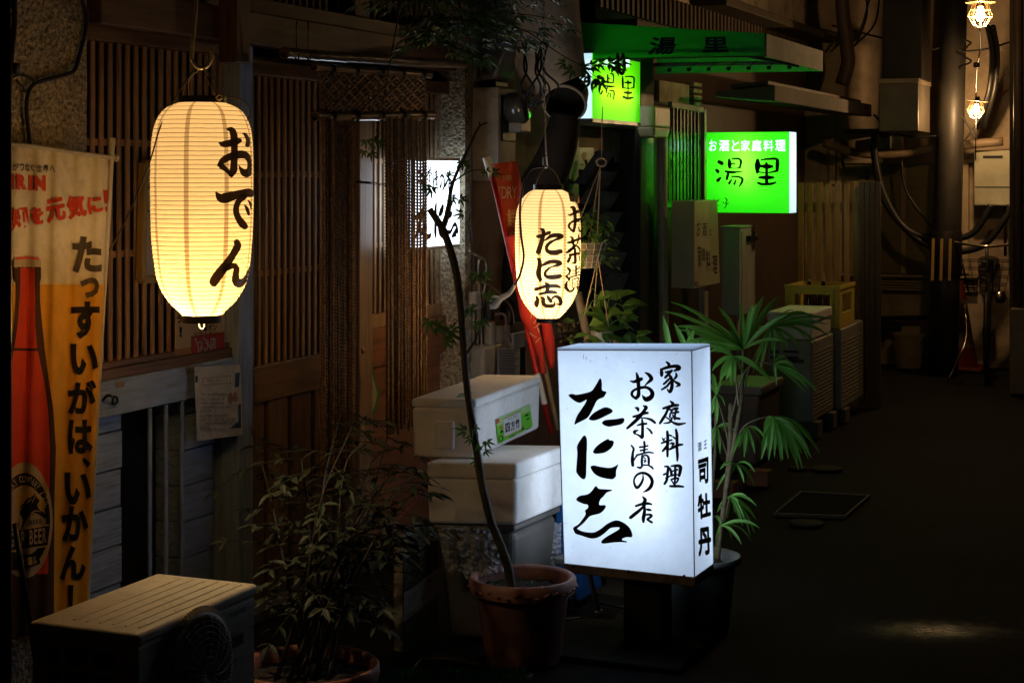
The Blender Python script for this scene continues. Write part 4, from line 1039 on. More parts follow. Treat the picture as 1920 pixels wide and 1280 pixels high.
bl('label_band_edge', [shp_poly([(2, 996), (91, 982), (91, 985), (2, 999)], smooth=False), shp_poly([(4, 1034), (90, 1021), (90, 1024), (4, 1037)], smooth=False)], GOLDP, 0.0080)
xs = [(8, 15), (18, 26), (29, 37), (40, 48), (55, 62), (64, 70), (72, 78), (80, 87)]
bl('label_band_writing', [shp_glyph(ch, None, 0.02, quad=[(a, 1001.5 - a * .15), (b, 1001.5 - b * .15), (b, 1028 - b * .13), (a, 1028 - a * .13)]) for ch, (a, b) in zip('GERBEER'[:0] + 'AGERBEER', xs)], CREAMP, 0.0090)
bl('label_small_writing', [shp_glyph(ch, (56 + 6 * k, 975 - k, 60.5 + 6 * k, 983 - k), 0.02) for k, ch in enumerate('BEER')], BLKP, 0.0082)
bl('label_foot_writing', [shp_glyph(ch, (34 + 9 * k, 1046 - k, 42 + 9 * k, 1060 - k), 0.02) for k, ch in enumerate('生ビ-ル')], GOLDP, 0.0094)
bl('label_foot_panel', [shp_poly([(10, 1044), (72, 1036), (76, 1056), (50, 1066), (14, 1070)], smooth=False)], BLKP, 0.0084)
# the emblem: a leaping maned beast in front of a tawny cloud
bl('emblem_cloud', [shp_poly([(28, 945), (34, 925), (46, 916), (60, 918), (70, 925), (82, 935), (86, 948), (78, 956), (60, 950), (44, 956)])], GOLDP, 0.0078)
bl('emblem_beast', [shp_poly([(37, 962), (44, 948), (55, 940), (63, 930), (66, 924), (69, 932), (74, 938), (70, 946), (74, 955), (84, 962), (86, 971), (78, 968), (68, 964), (58, 966), (50, 972), (42, 990), (38, 992), (44, 974)]),
                    shp_stroke([(66, 926, 2), (60, 932, 3), (52, 936, 4), (46, 944, 4), (38, 950, 2)])], BLKP, 0.0088)
bl('emblem_mane', [shp_stroke(p) for p in ([(58, 962, 1.5), (66, 957, 2), (76, 959, 1)], [(56, 966, 1.5), (64, 962, 2), (74, 965, 1)], [(60, 970, 1.5), (68, 966, 1.6), (80, 968, 1)], [(60, 942, 1), (64, 934, 1.6), (67, 926, 1)])], GOLDP, 0.0098)
big_v = [('た', 136, 443, 191, 512), ('っ', 150, 520, 186, 559), ('す', 133, 565, 187, 635), ('い', 132, 644, 184, 703), ('が', 127, 712, 181, 777), ('は', 127, 786, 174, 851), ('い', 121, 885, 171, 946), ('か', 116, 948, 166, 1015), ('ん', 112, 1022, 161, 1088)]
bl('headline', [shp_glyph(ch, (a, b, c, d), 0.045) for ch, a, b, c, d in big_v[:2]], GREYP, 0.0026)
bl('headline', [shp_glyph(ch, (a, b, c, d), 0.045) for ch, a, b, c, d in big_v[2:]] + [shp_poly([(154, 862), (158, 857), (170, 868), (164, 877)], smooth=False), shp_poly([(127, 1096), (138, 1096), (136, 1136), (129, 1136)], smooth=False)], BLKP, 0.0038)
bl('top_line', [shp_glyph(ch, (a, 306 + k * .7, b, 320 + k * .7), 0.012) for k, (ch, a, b) in enumerate((('が', 23, 35), ('つ', 37, 45), ('な', 47, 56), ('ぐ', 58, 66), ('世', 69, 79), ('界', 81, 91), ('へ', 94, 103)))], BLKP, 0.0016, 5)
bl('brand_letters', [shp_poly(q, smooth=False) for q in ([(20, 326), (27, 326), (27, 355), (20, 355)], [(54, 329), (61, 329), (61, 357), (54, 357)])] +
   [shp_glyph('R', (31, 327, 51, 356), 0.07), shp_glyph('N', (65, 329, 86, 358), 0.07)], REDP, 0.0016, 5)
rq = [('知', (14, 389), (51, 384), (56, 427), (18, 435)), ('を', (56, 391), (80, 385), (84, 419), (59, 424)), ('元', (84, 376), (120, 368), (125, 412), (88, 420)), ('気', (122, 369), (158, 363), (164, 405), (128, 413)), ('に', (163, 370), (190, 366), (194, 397), (166, 403))]
bl('slogan', [shp_glyph(ch, None, 0.05, quad=[a, b, c, d]) for ch, a, b, c, d in rq] + [shp_poly([(193, 357), (203, 356), (203, 381), (196, 382)], smooth=False), shp_poly([(197, 388), (205, 387), (205, 396), (198, 397)], smooth=False)], REDP, 0.0016, 5)
WHITEP = mat('white_plastic_pole', (0.62, 0.56, 0.44), 0.45, 0.15, 15, bump=0.1, dirt=0.3, dirt_col=(0.3, 0.24, 0.15))
mb = MB(); mb.tube([P(207, 262, 4.975), P(209, 300, 4.975), P(204, 400, 4.97), P(190, 640, 4.955), P(178, 840, 4.94), P(164, 1125, 4.92), P(158, 1250, 4.915)], 0.0065, 10)
mb.build('pole', WHITEP, banner, smooth=True, auto=40)
mb = MB(); mb.tube([P(209, 259, 4.975), P(209, 273, 4.975)], 0.0115, 14); mb.tube([P(209, 273, 4.975), P(208, 300, 4.975)], 0.0095, 14); mb.build('pole_cap', WHITEP, banner, smooth=True, auto=40)
mb = MB(); mb.tube([P(-45, 264, DBx(-45) - .006), P(60, 274, DBx(60) - .008), P(140, 286, DBx(140) - .012), P(215, 296, DBx(215) - .014)], 0.006, 10); mb.lathe([(0, 0), (.011, 0), (.011, .008), (.007, .010), (0, .010)], P(215, 296, DBx(215) - .014), 12, axis=tuple(P(222, 297, DBx(222) - .014) - P(215, 296, DBx(215) - .014))); mb.build('cross_bar', WHITEP, banner, smooth=True, auto=40)
mb = MB(); mb.box(banner.location.x - .16, banner.location.x + .18, banner.location.y - .16, banner.location.y + .16, 0, 0.07); mb.build('base', METALK, banner, bevel=0.02)

# ------------------------------------------------------------------ framed menu board in the window, posters, notice
XB = W - 0.018
PAPW = mat('old_white_board', (0.42, 0.40, 0.35), 0.6, 0.15, 6, bump=0.05)
fr_ = thing('menu_board', 'white menu board in a yellowish wooden frame, hung on the lattice behind the big lantern', 'board', (XB, YX(280, XB), 1.2))
a, b, c, d = PX(268, 308, XB), PX(330, 308, XB), PX(330, 519, XB), PX(268, 524, XB)
mb = MB(); mb.prism([a, b, c, d], (0.008, 0, 0)); mb.build('panel', PAPW, fr_)
FRW = mat('yellow_frame_wood', (0.34, 0.22, 0.075), 0.5, 0.3, 8, (1, 1, .3), 0.2)
mb = MB()
for p, q in ((PX(264, 305, XB), PX(259, 527, XB)), (PX(259, 525, XB), PX(335, 521, XB)), (PX(264, 307, XB), PX(335, 307, XB))):
    mb.bar(p + Vector((.01, 0, 0)), q + Vector((.01, 0, 0)), 0.022, 0.026, up=(1, 0, 0))
mb.build('frame', FRW, fr_, bevel=0.003)
sb = plane_surf((XB + .0085, 4.4, 1.2), (1, 0, 0))
lay('writing', [shp_stroke(p) for p in ([(279, 350, 2), (276, 358, 2), (276, 380, 2), (277, 395, 2), (284, 400, 2)], [(279, 350, 2), (286, 348, 2)])] + [shp_glyph('発', (281, 425, 290, 437)), shp_glyph('泡', (281, 440, 290, 452))], sb, INK, fr_)
# paper bits inside the window, beside the lantern
XPo = W - 0.015
po = thing('poster', 'cream and red coupon poster behind the lantern, low in the lattice window', 'poster', (XPo, YX(372, XPo), 0.98))
def flat_paper(name, px, X, m, parent, t=0.0015):
    mb = MB(); mb.prism([PX(x, y, X) for x, y in px], (t, 0, 0)); return mb.build(name, m, parent)
flat_paper('sheet', [(328, 585), (421, 578), (421, 668), (328, 680)], XPo, mat('poster_cream', (0.55, 0.38, 0.2), 0.5, 0.2, 8, bump=0.05), po)
flat_paper('red_block', [(359, 630), (420, 622), (420, 667), (359, 674)], XPo + .002, mat('poster_red', (0.40, 0.03, 0.02), 0.5, 0.2, 8, bump=0.05), po)
flat_paper('pink_block', [(328, 655), (358, 650), (358, 676), (328, 680)], XPo + .002, mat('poster_tan', (0.36, 0.16, 0.05), 0.5, 0.2, 8, bump=0.05), po)
sp = plane_surf((XPo + .0038, 4.8, 1.0), (1, 0, 0))
lay('poster_writing', [shp_glyph('店', (393, 632, 405, 654), 0.03)] + [shp_stroke([(366 + 5 * k, 634 + (k % 3) * 8, 3), (372 + 6 * k, 655 - (k % 2) * 12, 2.5), (368 + 5 * k, 668, 2)]) for k in range(5)], sp, PAPW, po)
lay('poster_writing', [shp_glyph('う', (331, 590, 340, 606), 0.03), shp_glyph('!', (336, 612, 341, 632), 0.04)] + [shp_glyph(ch, (372 + 9 * k, 608, 379 + 9 * k, 620), 0.03) for k, ch in enumerate('ク-ポン')] + [shp_glyph(ch, (364 + 9 * k, 622 - k * .4, 370 + 9 * k, 629 - k * .4), 0.0) for k, ch in enumerate('お持ち帰り')], sp, BLKP, po)
# the crumpled notice taped to post and rail
no = thing('paper_notice', 'crumpled brownish printed notice taped over the rail beside the main post', 'notice', (W + .04, YX(408, W + .04), 0.72))
NX = W + 0.036
npx = [(364, 688), (450, 683), (453, 740), (455, 815), (410, 821), (370, 826), (367, 760)]
def nsurf(px, py, eps=0.0):
    return PX(px, py, NX + 0.006 * noise.noise((px * .045, py * .03, 1)) + 0.004 * noise.noise((px * .12, py * .1, 5)) + eps)
NOTE = mat('kraft_notice', (0.78, 0.71, 0.56), 0.7, 0.2, 10, bump=0.3, bscale=30, dirt=0.4, dirt_col=(0.2, 0.15, 0.09), dirt_scale=9)
sh_ = lay('sheet', [shp_poly(npx, smooth=False)], nsurf, NOTE, no, 0.0, cut=5)
lay('blue_edges', [shp_poly(q, smooth=False) for q in ([(366, 705), (371, 704), (371, 716), (366, 717)], [(441, 699), (450, 698), (448, 725), (440, 726)], [(446, 758), (452, 757), (452, 802), (430, 803), (447, 790)])], nsurf, mat('notice_blue', (0.05, 0.10, 0.18), 0.7, 0.2, 10, bump=0.1), sh_, 0.001, cut=6)
rows = []
for k, (x0, x1, y) in enumerate(((376, 424, 737), (376, 420, 745), (376, 418, 753), (376, 426, 761), (375, 405, 768), (376, 430, 777), (376, 440, 784), (376, 442, 791), (376, 394, 798), (375, 424, 803))):
    x = x0
    while x < x1:
        w = 3.6; rows.append(shp_glyph(random.choice('お知らせ本日営業時間下さい上記場合願'), (x, y - k * .1, x + w, y + 5.2), 0.0)); x += 4.5
lay('notice_writing', rows, nsurf, mat('notice_ink', (0.06, 0.07, 0.10), 0.7, 0.2, 10, bump=0), sh_, 0.0012, cut=12)
lay('notice_heading', [shp_poly(oval(432, 746, 5, 10), smooth=False), shp_poly(oval(441, 744, 4.5, 9), smooth=False)], nsurf, mat('notice_pink', (0.4, 0.2, 0.12), 0.7, 0.2, 10, bump=0), sh_, 0.0012, cut=8)
lay('notice_box', [shp_stroke([(380, 709, .8), (432, 704, .8)]), shp_stroke([(380, 722, .8), (432, 718, .8)]), shp_stroke([(380, 709, .8), (380, 722, .8)]), shp_stroke([(432, 704, .8), (432, 718, .8)])] + [shp_glyph(ch, (388 + 5.4 * k, 711 - .3 * k, 392.5 + 5.4 * k, 716 - .3 * k)) for k, ch in enumerate('禁煙ご協力')], nsurf, mat('notice_red', (0.35, 0.08, 0.05), 0.7, 0.2, 10, bump=0), sh_, 0.0012, cut=8)
# S hook screwed to the rail
XH = W + 0.022
mb = MB(); mb.tube([PX(x, y, XH + (0.012 if 200 < x < 215 else 0)) for x, y in ((193, 750), (199, 743), (206, 741), (212, 746), (211, 755), (216, 757), (220, 752), (219, 745), (214, 743))], 0.004, 8, smooth_pts=5)
tag(mb.build('hook', METALK, smooth=True), 'small black curled iron hook screwed into the grey rail under the window', 'hook')

# ------------------------------------------------------------------ air conditioner outdoor unit
ax0, ax1, ay0, ay1, az = -2.575, -2.272, 3.268, 3.795, 0.5
ACM = mat('ac_beige', (0.56, 0.49, 0.38), 0.42, 0.12, 8, bump=0.06, dirt=0.35, dirt_col=(0.2, 0.15, 0.09), dirt_scale=30)
ACD = mat('ac_dark', (0.02, 0.018, 0.015), 0.5, 0.3, 10, bump=0)
ac = thing('air_conditioner', 'beige outdoor air conditioner with round fan grille, in front of the wooden house', 'air conditioner', ((ax0 + ax1) / 2, (ay0 + ay1) / 2, 0))
mb = MB(); mb.box(ax0 + .004, ax1 - .004, ay0 + .004, ay1 - .004, 0.04, az - 0.03); mb.build('case', ACM, ac, bevel=0.008, seg=3)
mb = MB(); mb.box(ax0 - .002, ax1 + .002, ay0 - .002, ay1 + .002, az - 0.03, az)
top = mb.build('top_cover', ACM, ac, bevel=0.012, seg=4)
mb = MB()
for k in range(6):
    x = lerp(ax0, ax1, .30 + .12 * k); mb.box(x - .004, x + .004, ay0 + .05, ay1 - .03, az - .001, az + .0022)
mb.build('ridges', ACM, top, bevel=0.002)
rnd = random.Random(3)
mb = MB()
for k in range(70):
    x, y = rnd.uniform(ax0 + .02, ax1 - .02), rnd.uniform(ay0 + .03, ay1 - .02); r = rnd.uniform(.001, .0028)
    mb.add([(x + r * math.cos(q) * rnd.uniform(.6, 1.4), y + r * math.sin(q) * rnd.uniform(.6, 1.4), az + .0026) for q in (0, 1.2, 2.4, 3.6, 4.8)], [(0, 1, 2, 3, 4)])
dz_ = mb.build('specks', ACD, top); dz_['kind'] = 'stuff'
# fan ring and grille on the alley side
fc = PX(367, 1262, ax1); fc = Vector((ax1, fc.y, fc.z)); FR = 0.143
mb = MB(); mb.disc(fc + Vector((-.002, 0, 0)), FR * .98, (1, 0, 0), 40); mb.build('fan_opening', ACD, ac)
mb = MB(); mb.lathe([(FR * 1.03, -.002), (FR * 1.02, .012), (FR * .98, .014), (FR * .97, -.002)], fc, 64, axis=(1, 0, 0)); mb.build('fan_ring', ACM, ac, smooth=True, auto=40)
gr = MB()
for rr in (.10, .2, .3, .4, .5, .6, .7, .8, .88):
    x = 0.026 * (1 - (rr / 1.0) ** 2) + .012
    gr.tube([fc + Vector((x, math.cos(k * math.pi / 24) * FR * rr, math.sin(k * math.pi / 24) * FR * rr)) for k in range(49)], 0.0013, 5, caps=False)
for k in range(20):
    a = k * math.pi / 10
    gr.tube([fc + Vector((0.026 * (1 - q * q) + .012, math.cos(a + q * .3) * FR * q, math.sin(a + q * .3) * FR * q)) for q in (.08, .3, .5, .7, .9, .97)], 0.0016, 5)
gr.build('grille', mat('grille_grey', (0.45, 0.42, 0.36), 0.4, 0.2, 10, bump=0), ac, smooth=True)
gr = MB()
for k in range(90):
    a = k * 2 * math.pi / 90; u_ = Vector((0, math.cos(a), math.sin(a))); 
    gr.bar(fc + u_ * FR * .93 + Vector((.013, 0, 0)), fc + u_ * FR * 1.12 + Vector((.003, 0, 0)), 0.0024, 0.006, up=(1, 0, 0))
gr.build('guard_ribs', ACM, ac)
mb = MB()
for zr in (.40, .33, .26):
    mb.box(ax1 - .003, ax1 + .001, fc.y + FR * 1.25, ay1 - .01, zr - .0025, zr + .0025)
mb.build('seam_lines', mat('ac_pale_line', (0.5, 0.48, 0.44), 0.3, 0.1, 8, bump=0), ac)
sac = plane_surf((ax1 + .0012, 0, 0), (1, 0, 0))
lay('maker_name', [shp_glyph(ch, None, 0.02, quad=[(429 + 3.7 * k, 1150 - 1.7 * k), (432.2 + 3.7 * k, 1148.5 - 1.7 * k), (432.2 + 3.7 * k, 1157.5 - 1.7 * k), (429 + 3.7 * k, 1159 - 1.7 * k)]) for k, ch in enumerate('Panasonic')], sac, ACD, ac)
lay('rating_plate', [shp_poly([(431, 1196), (456, 1185), (456, 1205), (431, 1217)], smooth=False)], sac, ACD, ac)
mb = MB()
for (xa, xb) in ((92, 112), (125, 163), (178, 216)):
    for (ya, yb) in ((1212, 1241), (1256, 1290)):
        a = [PY(x, y + (x - 92) * .11, ay0 + .003) for x, y in ((xa, ya), (xb, ya), (xb, yb), (xa, yb))]
        mb.prism(a, (0, -.002, 0))
mb.build('side_vents', ACD, ac)
mb = MB(); mb.box(ax0 + .05, ax0 + .1, ay0 + .02, ay1 - .02, 0.0, .045); mb.box(ax1 - .1, ax1 - .05, ay0 + .02, ay1 - .02, 0.0, .045); mb.build('feet', ACD, ac)

# ------------------------------------------------------------------ wide pot with the dark shrub
TERRA = mat('terracotta', (0.34, 0.13, 0.08), 0.6, 0.3, 10, bump=0.25, bscale=40, dirt=0.45, dirt_col=(0.10, 0.06, 0.045), dirt_scale=7)
def flowerpot(root, c, rt, rb, h, rim_h, rim_o, m, soil_z, n=56, relief=True):
    prof = [(0, 0.0), (rb, 0.0), (rb + .004, .01), (rt - .012, h - rim_h), (rt - .006, h - rim_h + .004), (rt + rim_o * .6, h - rim_h + .008), (rt + rim_o, h - rim_h * .5), (rt + rim_o * .9, h - .006), (rt + rim_o * .5, h), (rt - .004, h - .001), (rt - .012, h - .010), (rt - .016, soil_z - .01)]
    mb = MB(); mb.lathe(prof, c, n); body = mb.build('pot', m, root, smooth=True, auto=50)
    mb = MB()
    vs = []; fs = []
    for i in range(9):
        for k in range(40):
            r = (rt - .014) * i / 8; a = k * math.pi / 20
            vs.append((c[0] + r * math.cos(a), c[1] + r * math.sin(a), c[2] + soil_z + .010 * noise.noise((r * 40 * math.cos(a), r * 40 * math.sin(a), 1))))
    for i in range(8):
        for k in range(40):
            fs.append((i * 40 + k, i * 40 + (k + 1) % 40, (i + 1) * 40 + (k + 1) % 40, (i + 1) * 40 + k))
    mb.add(vs, fs); mb.build('soil', SOIL, root, smooth=True)
    return body
pc = PG(575, 1300, 0.0); pz = 0.16
rimc = PG(575, 1243, 0.20)
pc = Vector((rimc.x, rimc.y, 0))
shrub = thing('potted_shrub', 'dark bushy shrub in a wide low terracotta pot, right of the nearest air conditioner', 'shrub', pc)
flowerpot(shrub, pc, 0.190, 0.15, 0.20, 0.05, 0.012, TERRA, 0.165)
rnd = random.Random(11)
stems = MB(); fol = MB()
def compound(p, d, L, n, rnd, mb, st, ll=0.045):
    d = Vector(d).normalized()
    pts = [p + d * L * t + Vector((0, 0, -0.25 * L * t * t)) for t in (0, .35, .7, 1)]
    st.tube(pts, [0.0018, 0.0014, 0.001, 0.0007], 4)
    s = d.cross(Vector((0, 0, 1))); 
    if s.length < .1: s = Vector((1, 0, 0))
    s.normalize()
    for t in [k / n for k in range(1, n + 1)]:
        q = p + d * L * t + Vector((0, 0, -0.25 * L * t * t))
        for sg in (-1, 1):
            if rnd.random() < .12: continue
            dd = d * .5 + s * sg * rnd.uniform(.6, 1.1) + Vector((0, 0, rnd.uniform(-.45, .2)))
            leaf(mb, q, dd, Vector((rnd.uniform(-.5, .5), rnd.uniform(-.5, .5), 1)), ll * rnd.uniform(.7, 1.25), ll * .34 * rnd.uniform(.8, 1.2), 0.12, 0.25)
    leaf(mb, pts[-1], d + Vector((0, 0, -.4)), Vector((rnd.uniform(-.4, .4), rnd.uniform(-.4, .4), 1)), ll * 1.2, ll * .36, .12, .2)
fwd = Vector((-_s, _c, 0)); rgt = Vector((_c, _s, 0))
for i in range(13):
    tx, ty = rnd.uniform(455, 800), rnd.uniform(770, 1010)
    if i < 4: tx, ty = (470 + i * 95, 800 + (i % 2) * 60)
    dd = rnd.uniform(4.75, 5.3)
    tip = P(tx, ty, dd)
    if tip.x < W + .12: tip.x = W + .12
    base = pc + Vector((rnd.uniform(-.07, .07), rnd.uniform(-.07, .07), .16))
    mid = lerp(base, tip, .5) + Vector((rnd.uniform(-.04, .04), rnd.uniform(-.04, .04), .10))
    pts = catmull([tuple(base), tuple(mid), tuple(tip)], 8)
    stems.tube(pts, [0.006, 0.0045, 0.002], 6)
    for j in range(4, len(pts)):
        for q in range(rnd.choice((0, 1, 1, 2))):
            a = rnd.uniform(0, 6.28)
            d = rgt * math.cos(a) + fwd * math.sin(a) * .7 + Vector((0, 0, rnd.uniform(-.2, .45)))
            compound(Vector(pts[j]), d, rnd.uniform(.08, .17), rnd.choice((2, 3)), rnd, fol, stems, .050)
stems.build('stems', TWIG, shrub, smooth=True)
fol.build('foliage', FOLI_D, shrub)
mb = MB(); mb.tube([P(x, y, 4.9) for x, y in ((632, 1010), (636, 960), (640, 915), (652, 862), (680, 828))], [0.0016, 0.0014, 0.0009], 5, smooth_pts=5)
mb.build('bare_shoot', mat('pale_shoot', (0.25, 0.24, 0.18), 0.5, 0.2, 10, bump=0), shrub, smooth=True)

# ------------------------------------------------------------------ red flowerpot with the young maple
mc = Vector((*PG(980, 1205)[:2], 0))
mc = PG(980, 1082, 0.262); mc = Vector((mc.x, mc.y, 0))
maple = thing('potted_maple', 'young maple with a bowed thin trunk in a round red terracotta flowerpot', 'tree', mc)
TERRA2 = mat('terracotta_red', (0.36, 0.165, 0.13), 0.55, 0.25, 10, bump=0.2, bscale=50, dirt=0.4, dirt_col=(0.15, 0.075, 0.055), dirt_scale=8)
body = flowerpot(maple, mc, 0.158, 0.118, 0.268, 0.055, 0.014, TERRA2, 0.225)
rel = MB(); rnd = random.Random(5)
for k in range(34):                                        # raised vine relief round the rim
    a = k * 2 * math.pi / 34; r = .172
    p = mc + Vector((r * math.cos(a), r * math.sin(a), .268 - .028 + .006 * math.sin(k * 1.9)))
    t = Vector((-math.sin(a), math.cos(a), rnd.uniform(-.5, .5)))
    rel.tube([p - t * .010, p + Vector((math.cos(a), math.sin(a), 0)) * .003, p + t * .010], [.001, .0035, .001], 6)
rel.build('rim_relief', TERRA2, body, smooth=True)
DT = 5.35
tr = MB()
tpts = [(962, 1098), (952, 1062), (938, 1020), (920, 975), (903, 905), (893, 840), (880, 760), (872, 690), (866, 610), (860, 540), (848, 480), (830, 430), (812, 402), (806, 392)]
tp = [P(x, y, DT + (0.0 if y > 400 else (395 - y) / 330 * 0.25)) for x, y in tpts]
tp[0].z = 0.215
tr.tube(tp, [.0165, .0150, .0140, .0130, .0130, .0120, .0115, .0110, .0105, .0120, .0125, .0120, .0112, .0100], 10, smooth_pts=5)
def br(pts, r0, r1, d=DT): tr.tube([P(x, y, d) for x, y in pts], [r0, r1], 7, smooth_pts=5)
br([(832, 425), (840, 390), (848, 345), (868, 300), (888, 258), (898, 238), (914, 230)], .008, .0028)
br([(898, 240), (900, 228)], .003, .0015); br([(849, 342), (880, 322), (910, 318)], .003, .001)
br([(872, 665), (890, 640), (900, 610), (905, 570), (900, 540)], .0045, .0015)
br([(868, 640), (850, 630), (826, 612), (806, 600)], .003, .001)
br([(895, 850), (905, 835), (915, 828)], .003, .001); br([(890, 820), (884, 800), (878, 790)], .003, .001)
br([(848, 345), (838, 330), (828, 318)], .003, .001); br([(842, 380), (848, 382), (862, 398)], .002, .001)
tr.v = [tuple(Vector(v) + Vector((noise.noise((v[0] * 60, v[1] * 60, v[2] * 45)), noise.noise((v[0] * 60 + 7, v[1] * 60, v[2] * 45)), 0)) * .0022) for v in tr.v]
tr.build('trunk', BARK, maple, smooth=True)
ml = MB(); rnd = random.Random(21)
def leaves_at(lst, size, d=DT):
    for (x, y) in lst:
        p = P(x, y, d + rnd.uniform(-.03, .03)); a = rnd.uniform(0, 6.28)
        maple_leaf(ml, p, rgt * math.cos(a) + Vector((0, 0, math.sin(a) * .6 - .3)) + fwd * rnd.uniform(-.3, .3), -fwd * .8 + Vector((rnd.uniform(-.5, .5), rnd.uniform(-.5, .5), rnd.uniform(.2, .9))), size * rnd.uniform(.75, 1.2), rnd)
leaves_at([(806, 600), (815, 612), (826, 618), (838, 626), (850, 632), (832, 640), (846, 618)], .062)
leaves_at([(897, 512), (905, 518), (892, 575), (880, 578), (902, 598), (888, 608), (910, 560)], .055)
leaves_at([(866, 302), (880, 306), (910, 318), (924, 322), (800, 345), (808, 352), (862, 372), (868, 400), (846, 368), (838, 328)], .055)
leaves_at([(900, 835), (912, 826), (884, 820), (874, 808), (908, 845), (896, 862), (888, 800)], .05)
ml.build('crown', FOLI_M, maple)
# a bough of a bigger maple reaching in from above
bough = thing('maple_bough', 'overhanging maple bough with small pointed leaves at the top edge', 'tree', P(900, 20, 5.5))
ml = MB()
rnd = random.Random(33)
for k in range(15):
    x0, y0 = rnd.uniform(800, 930), rnd.uniform(-20, 95)
    ang = rnd.uniform(-.25, .4); L = rnd.uniform(60, 165) * (1 if k % 3 else -.8)
    dd = rnd.uniform(5.2, 5.75)
    pts = [P(x0 + L * t, y0 + L * t * ang + 22 * t * t, dd - .05 * t) for t in (0, .33, .66, 1)]
    tr2 = MB(); ml_pts = pts
    for t in [q / 9 for q in range(10)]:
        p = lerp(lerp(pts[0], pts[1], t), lerp(pts[2], pts[3], t), t)
        for q in range(2):
            a = rnd.uniform(-.9, .9) + (0 if L > 0 else math.pi)
            maple_leaf(ml, p + Vector((rnd.uniform(-.04, .04), rnd.uniform(-.05, .05), rnd.uniform(-.03, .03))), rgt * math.cos(a) + fwd * math.sin(a) + Vector((0, 0, rnd.uniform(-.35, .0))), Vector((rnd.uniform(-.35, .35), rnd.uniform(-.35, .35), 1)), rnd.uniform(.05, .085), rnd)
    MBT = globals().setdefault('CROWN_TW', MB()); MBT.tube(pts, [.0025, .0008], 5, smooth_pts=3)
# the spray hanging in front of the green sign
for (x, y, a) in ((1090, 128, .1), (1108, 124, -.2), (1122, 118, .2), (1117, 146, .9), (1126, 150, 1.6), (1110, 150, 2.2), (1140, 118, .1), (1150, 122, .5), (1160, 116, .2), (1100, 140, 1.8), (1075, 130, 2.6), (1060, 118, 3)):
    p = P(x, y, 5.3); maple_leaf(ml, p, rgt * math.cos(a) - Vector((0, 0, 1)) * math.sin(a) * .8, -fwd + Vector((0, 0, .35)), rnd.uniform(.045, .065), rnd)
CROWN_TW.tube([P(x, y, 5.3) for x, y in ((990, 60), (1040, 95), (1080, 118), (1108, 124), (1160, 116))], [.002, .0007], 5, smooth_pts=4)
CROWN_TW.tube([P(x, y, 5.3) for x, y in ((1095, 122), (1105, 135), (1120, 146))], [.001, .0006], 5, smooth_pts=4)
CROWN_TW.tube([P(x, y, 5.4) for x, y in ((872, 66), (920, 50), (990, 60))], [.003, .002], 5, smooth_pts=4)
for k in range(6):
    CROWN_TW.tube([P(872, 66, 5.6), P(rnd.uniform(840, 930), rnd.uniform(20, 60), 5.5), P(rnd.uniform(820, 930), rnd.uniform(-10, 60), rnd.uniform(5.3, 5.7))], [.003, .001], 5, smooth_pts=4)
CROWN_TW.tube([P(x, y, 5.55) for x, y in ((846, -90), (858, -10), (872, 66))], [.010, .006, .004], 7, smooth_pts=5)
for pts in ([(760, -60), (745, 40), (720, 180), (704, 250)], ):
    CROWN_TW.tube([P(x, y, 5.6) for x, y in pts], [.004, .0008], 5, smooth_pts=5)
for (x, y) in ((686, 262), (700, 258), (712, 262), (682, 282), (694, 285), (702, 272)):
    p = P(x, y, 5.6); a = rnd.uniform(.2, 2.6)
    maple_leaf(ml, p, rgt * math.cos(a) - Vector((0, 0, math.sin(a) * .7)), -fwd * .7 + Vector((0, 0, .5)), rnd.uniform(.04, .06), rnd)
CROWN_TW.build('branches', TWIG, bough, smooth=True)
ml.build('leaves', FOLI_M, bough)
sp_ = MB(); rnd = random.Random(8)
for k in range(26):
    a = rnd.uniform(0, 6.28); r = rnd.uniform(.03, .13)
    p = mc + Vector((r * math.cos(a), r * math.sin(a), .228))
    for q in range(3):
        leaf(sp_, p, Vector((rnd.uniform(-1, 1), rnd.uniform(-1, 1), .8)), (0, 0, 1), .014, .008)
sp_.build('seedlings', FOLI_M, maple)
# ------------------------------------------------------------------ rope curtain over the door
XN = -2.86
ROPE = mat('palm_rope', (0.33, 0.20, 0.10), 0.85, 0.45, 60, bump=0.6, bscale=300, bdist=0.002, spec=0.15)
BAMB = mat('smoked_bamboo', (0.22, 0.14, 0.08), 0.22, 0.5, 12, (2, .6, 2), 0.25, spec=0.6)
noren = thing('rope_curtain', 'brown rope curtain hanging from bamboo poles in front of the lattice door', 'curtain', PX(700, 600, XN))
def bamboo(name, a, b, r, parent, nodes=5, hollow=True):
    a, b = Vector(a), Vector(b); mb = MB(); d = b - a
    pts, rs = [], []
    n = nodes * 8
    for i in range(n + 1):
        t = i / n; k = (t * nodes) % 1.0
        rs.append(r * (1.0 + 0.10 * math.exp(-((min(k, 1 - k)) / .035) ** 2) - 0.05 * t)); pts.append(a + d * t + Vector((0, 0, .004 * noise.noise((t * 4, r * 90, 0)))))
    mb.tube(pts, rs, 14, caps=False)
    u = d.normalized()
    for p, rr, s_ in ((a, rs[0], -1), (b, rs[-1], 1)):
        mb.lathe([(rr, 0), (rr * .7, 0), (rr * .68, -.03), (0, -.03)], p, 14, axis=tuple(u * s_))
    return mb.build(name, BAMB, parent, smooth=True, auto=45)
rodm = bamboo('bamboo_pole', PX(533, 101, XN - .03), PX(868, 121, XN - .03), 0.019, noren, 7)
bamboo('bamboo_pole', PX(588, 127, XN), PX(806, 141, XN), 0.014, noren, 4)
bamboo('bamboo_pole', PX(590, 219, XN), PX(812, 216, XN), 0.017, noren, 4)
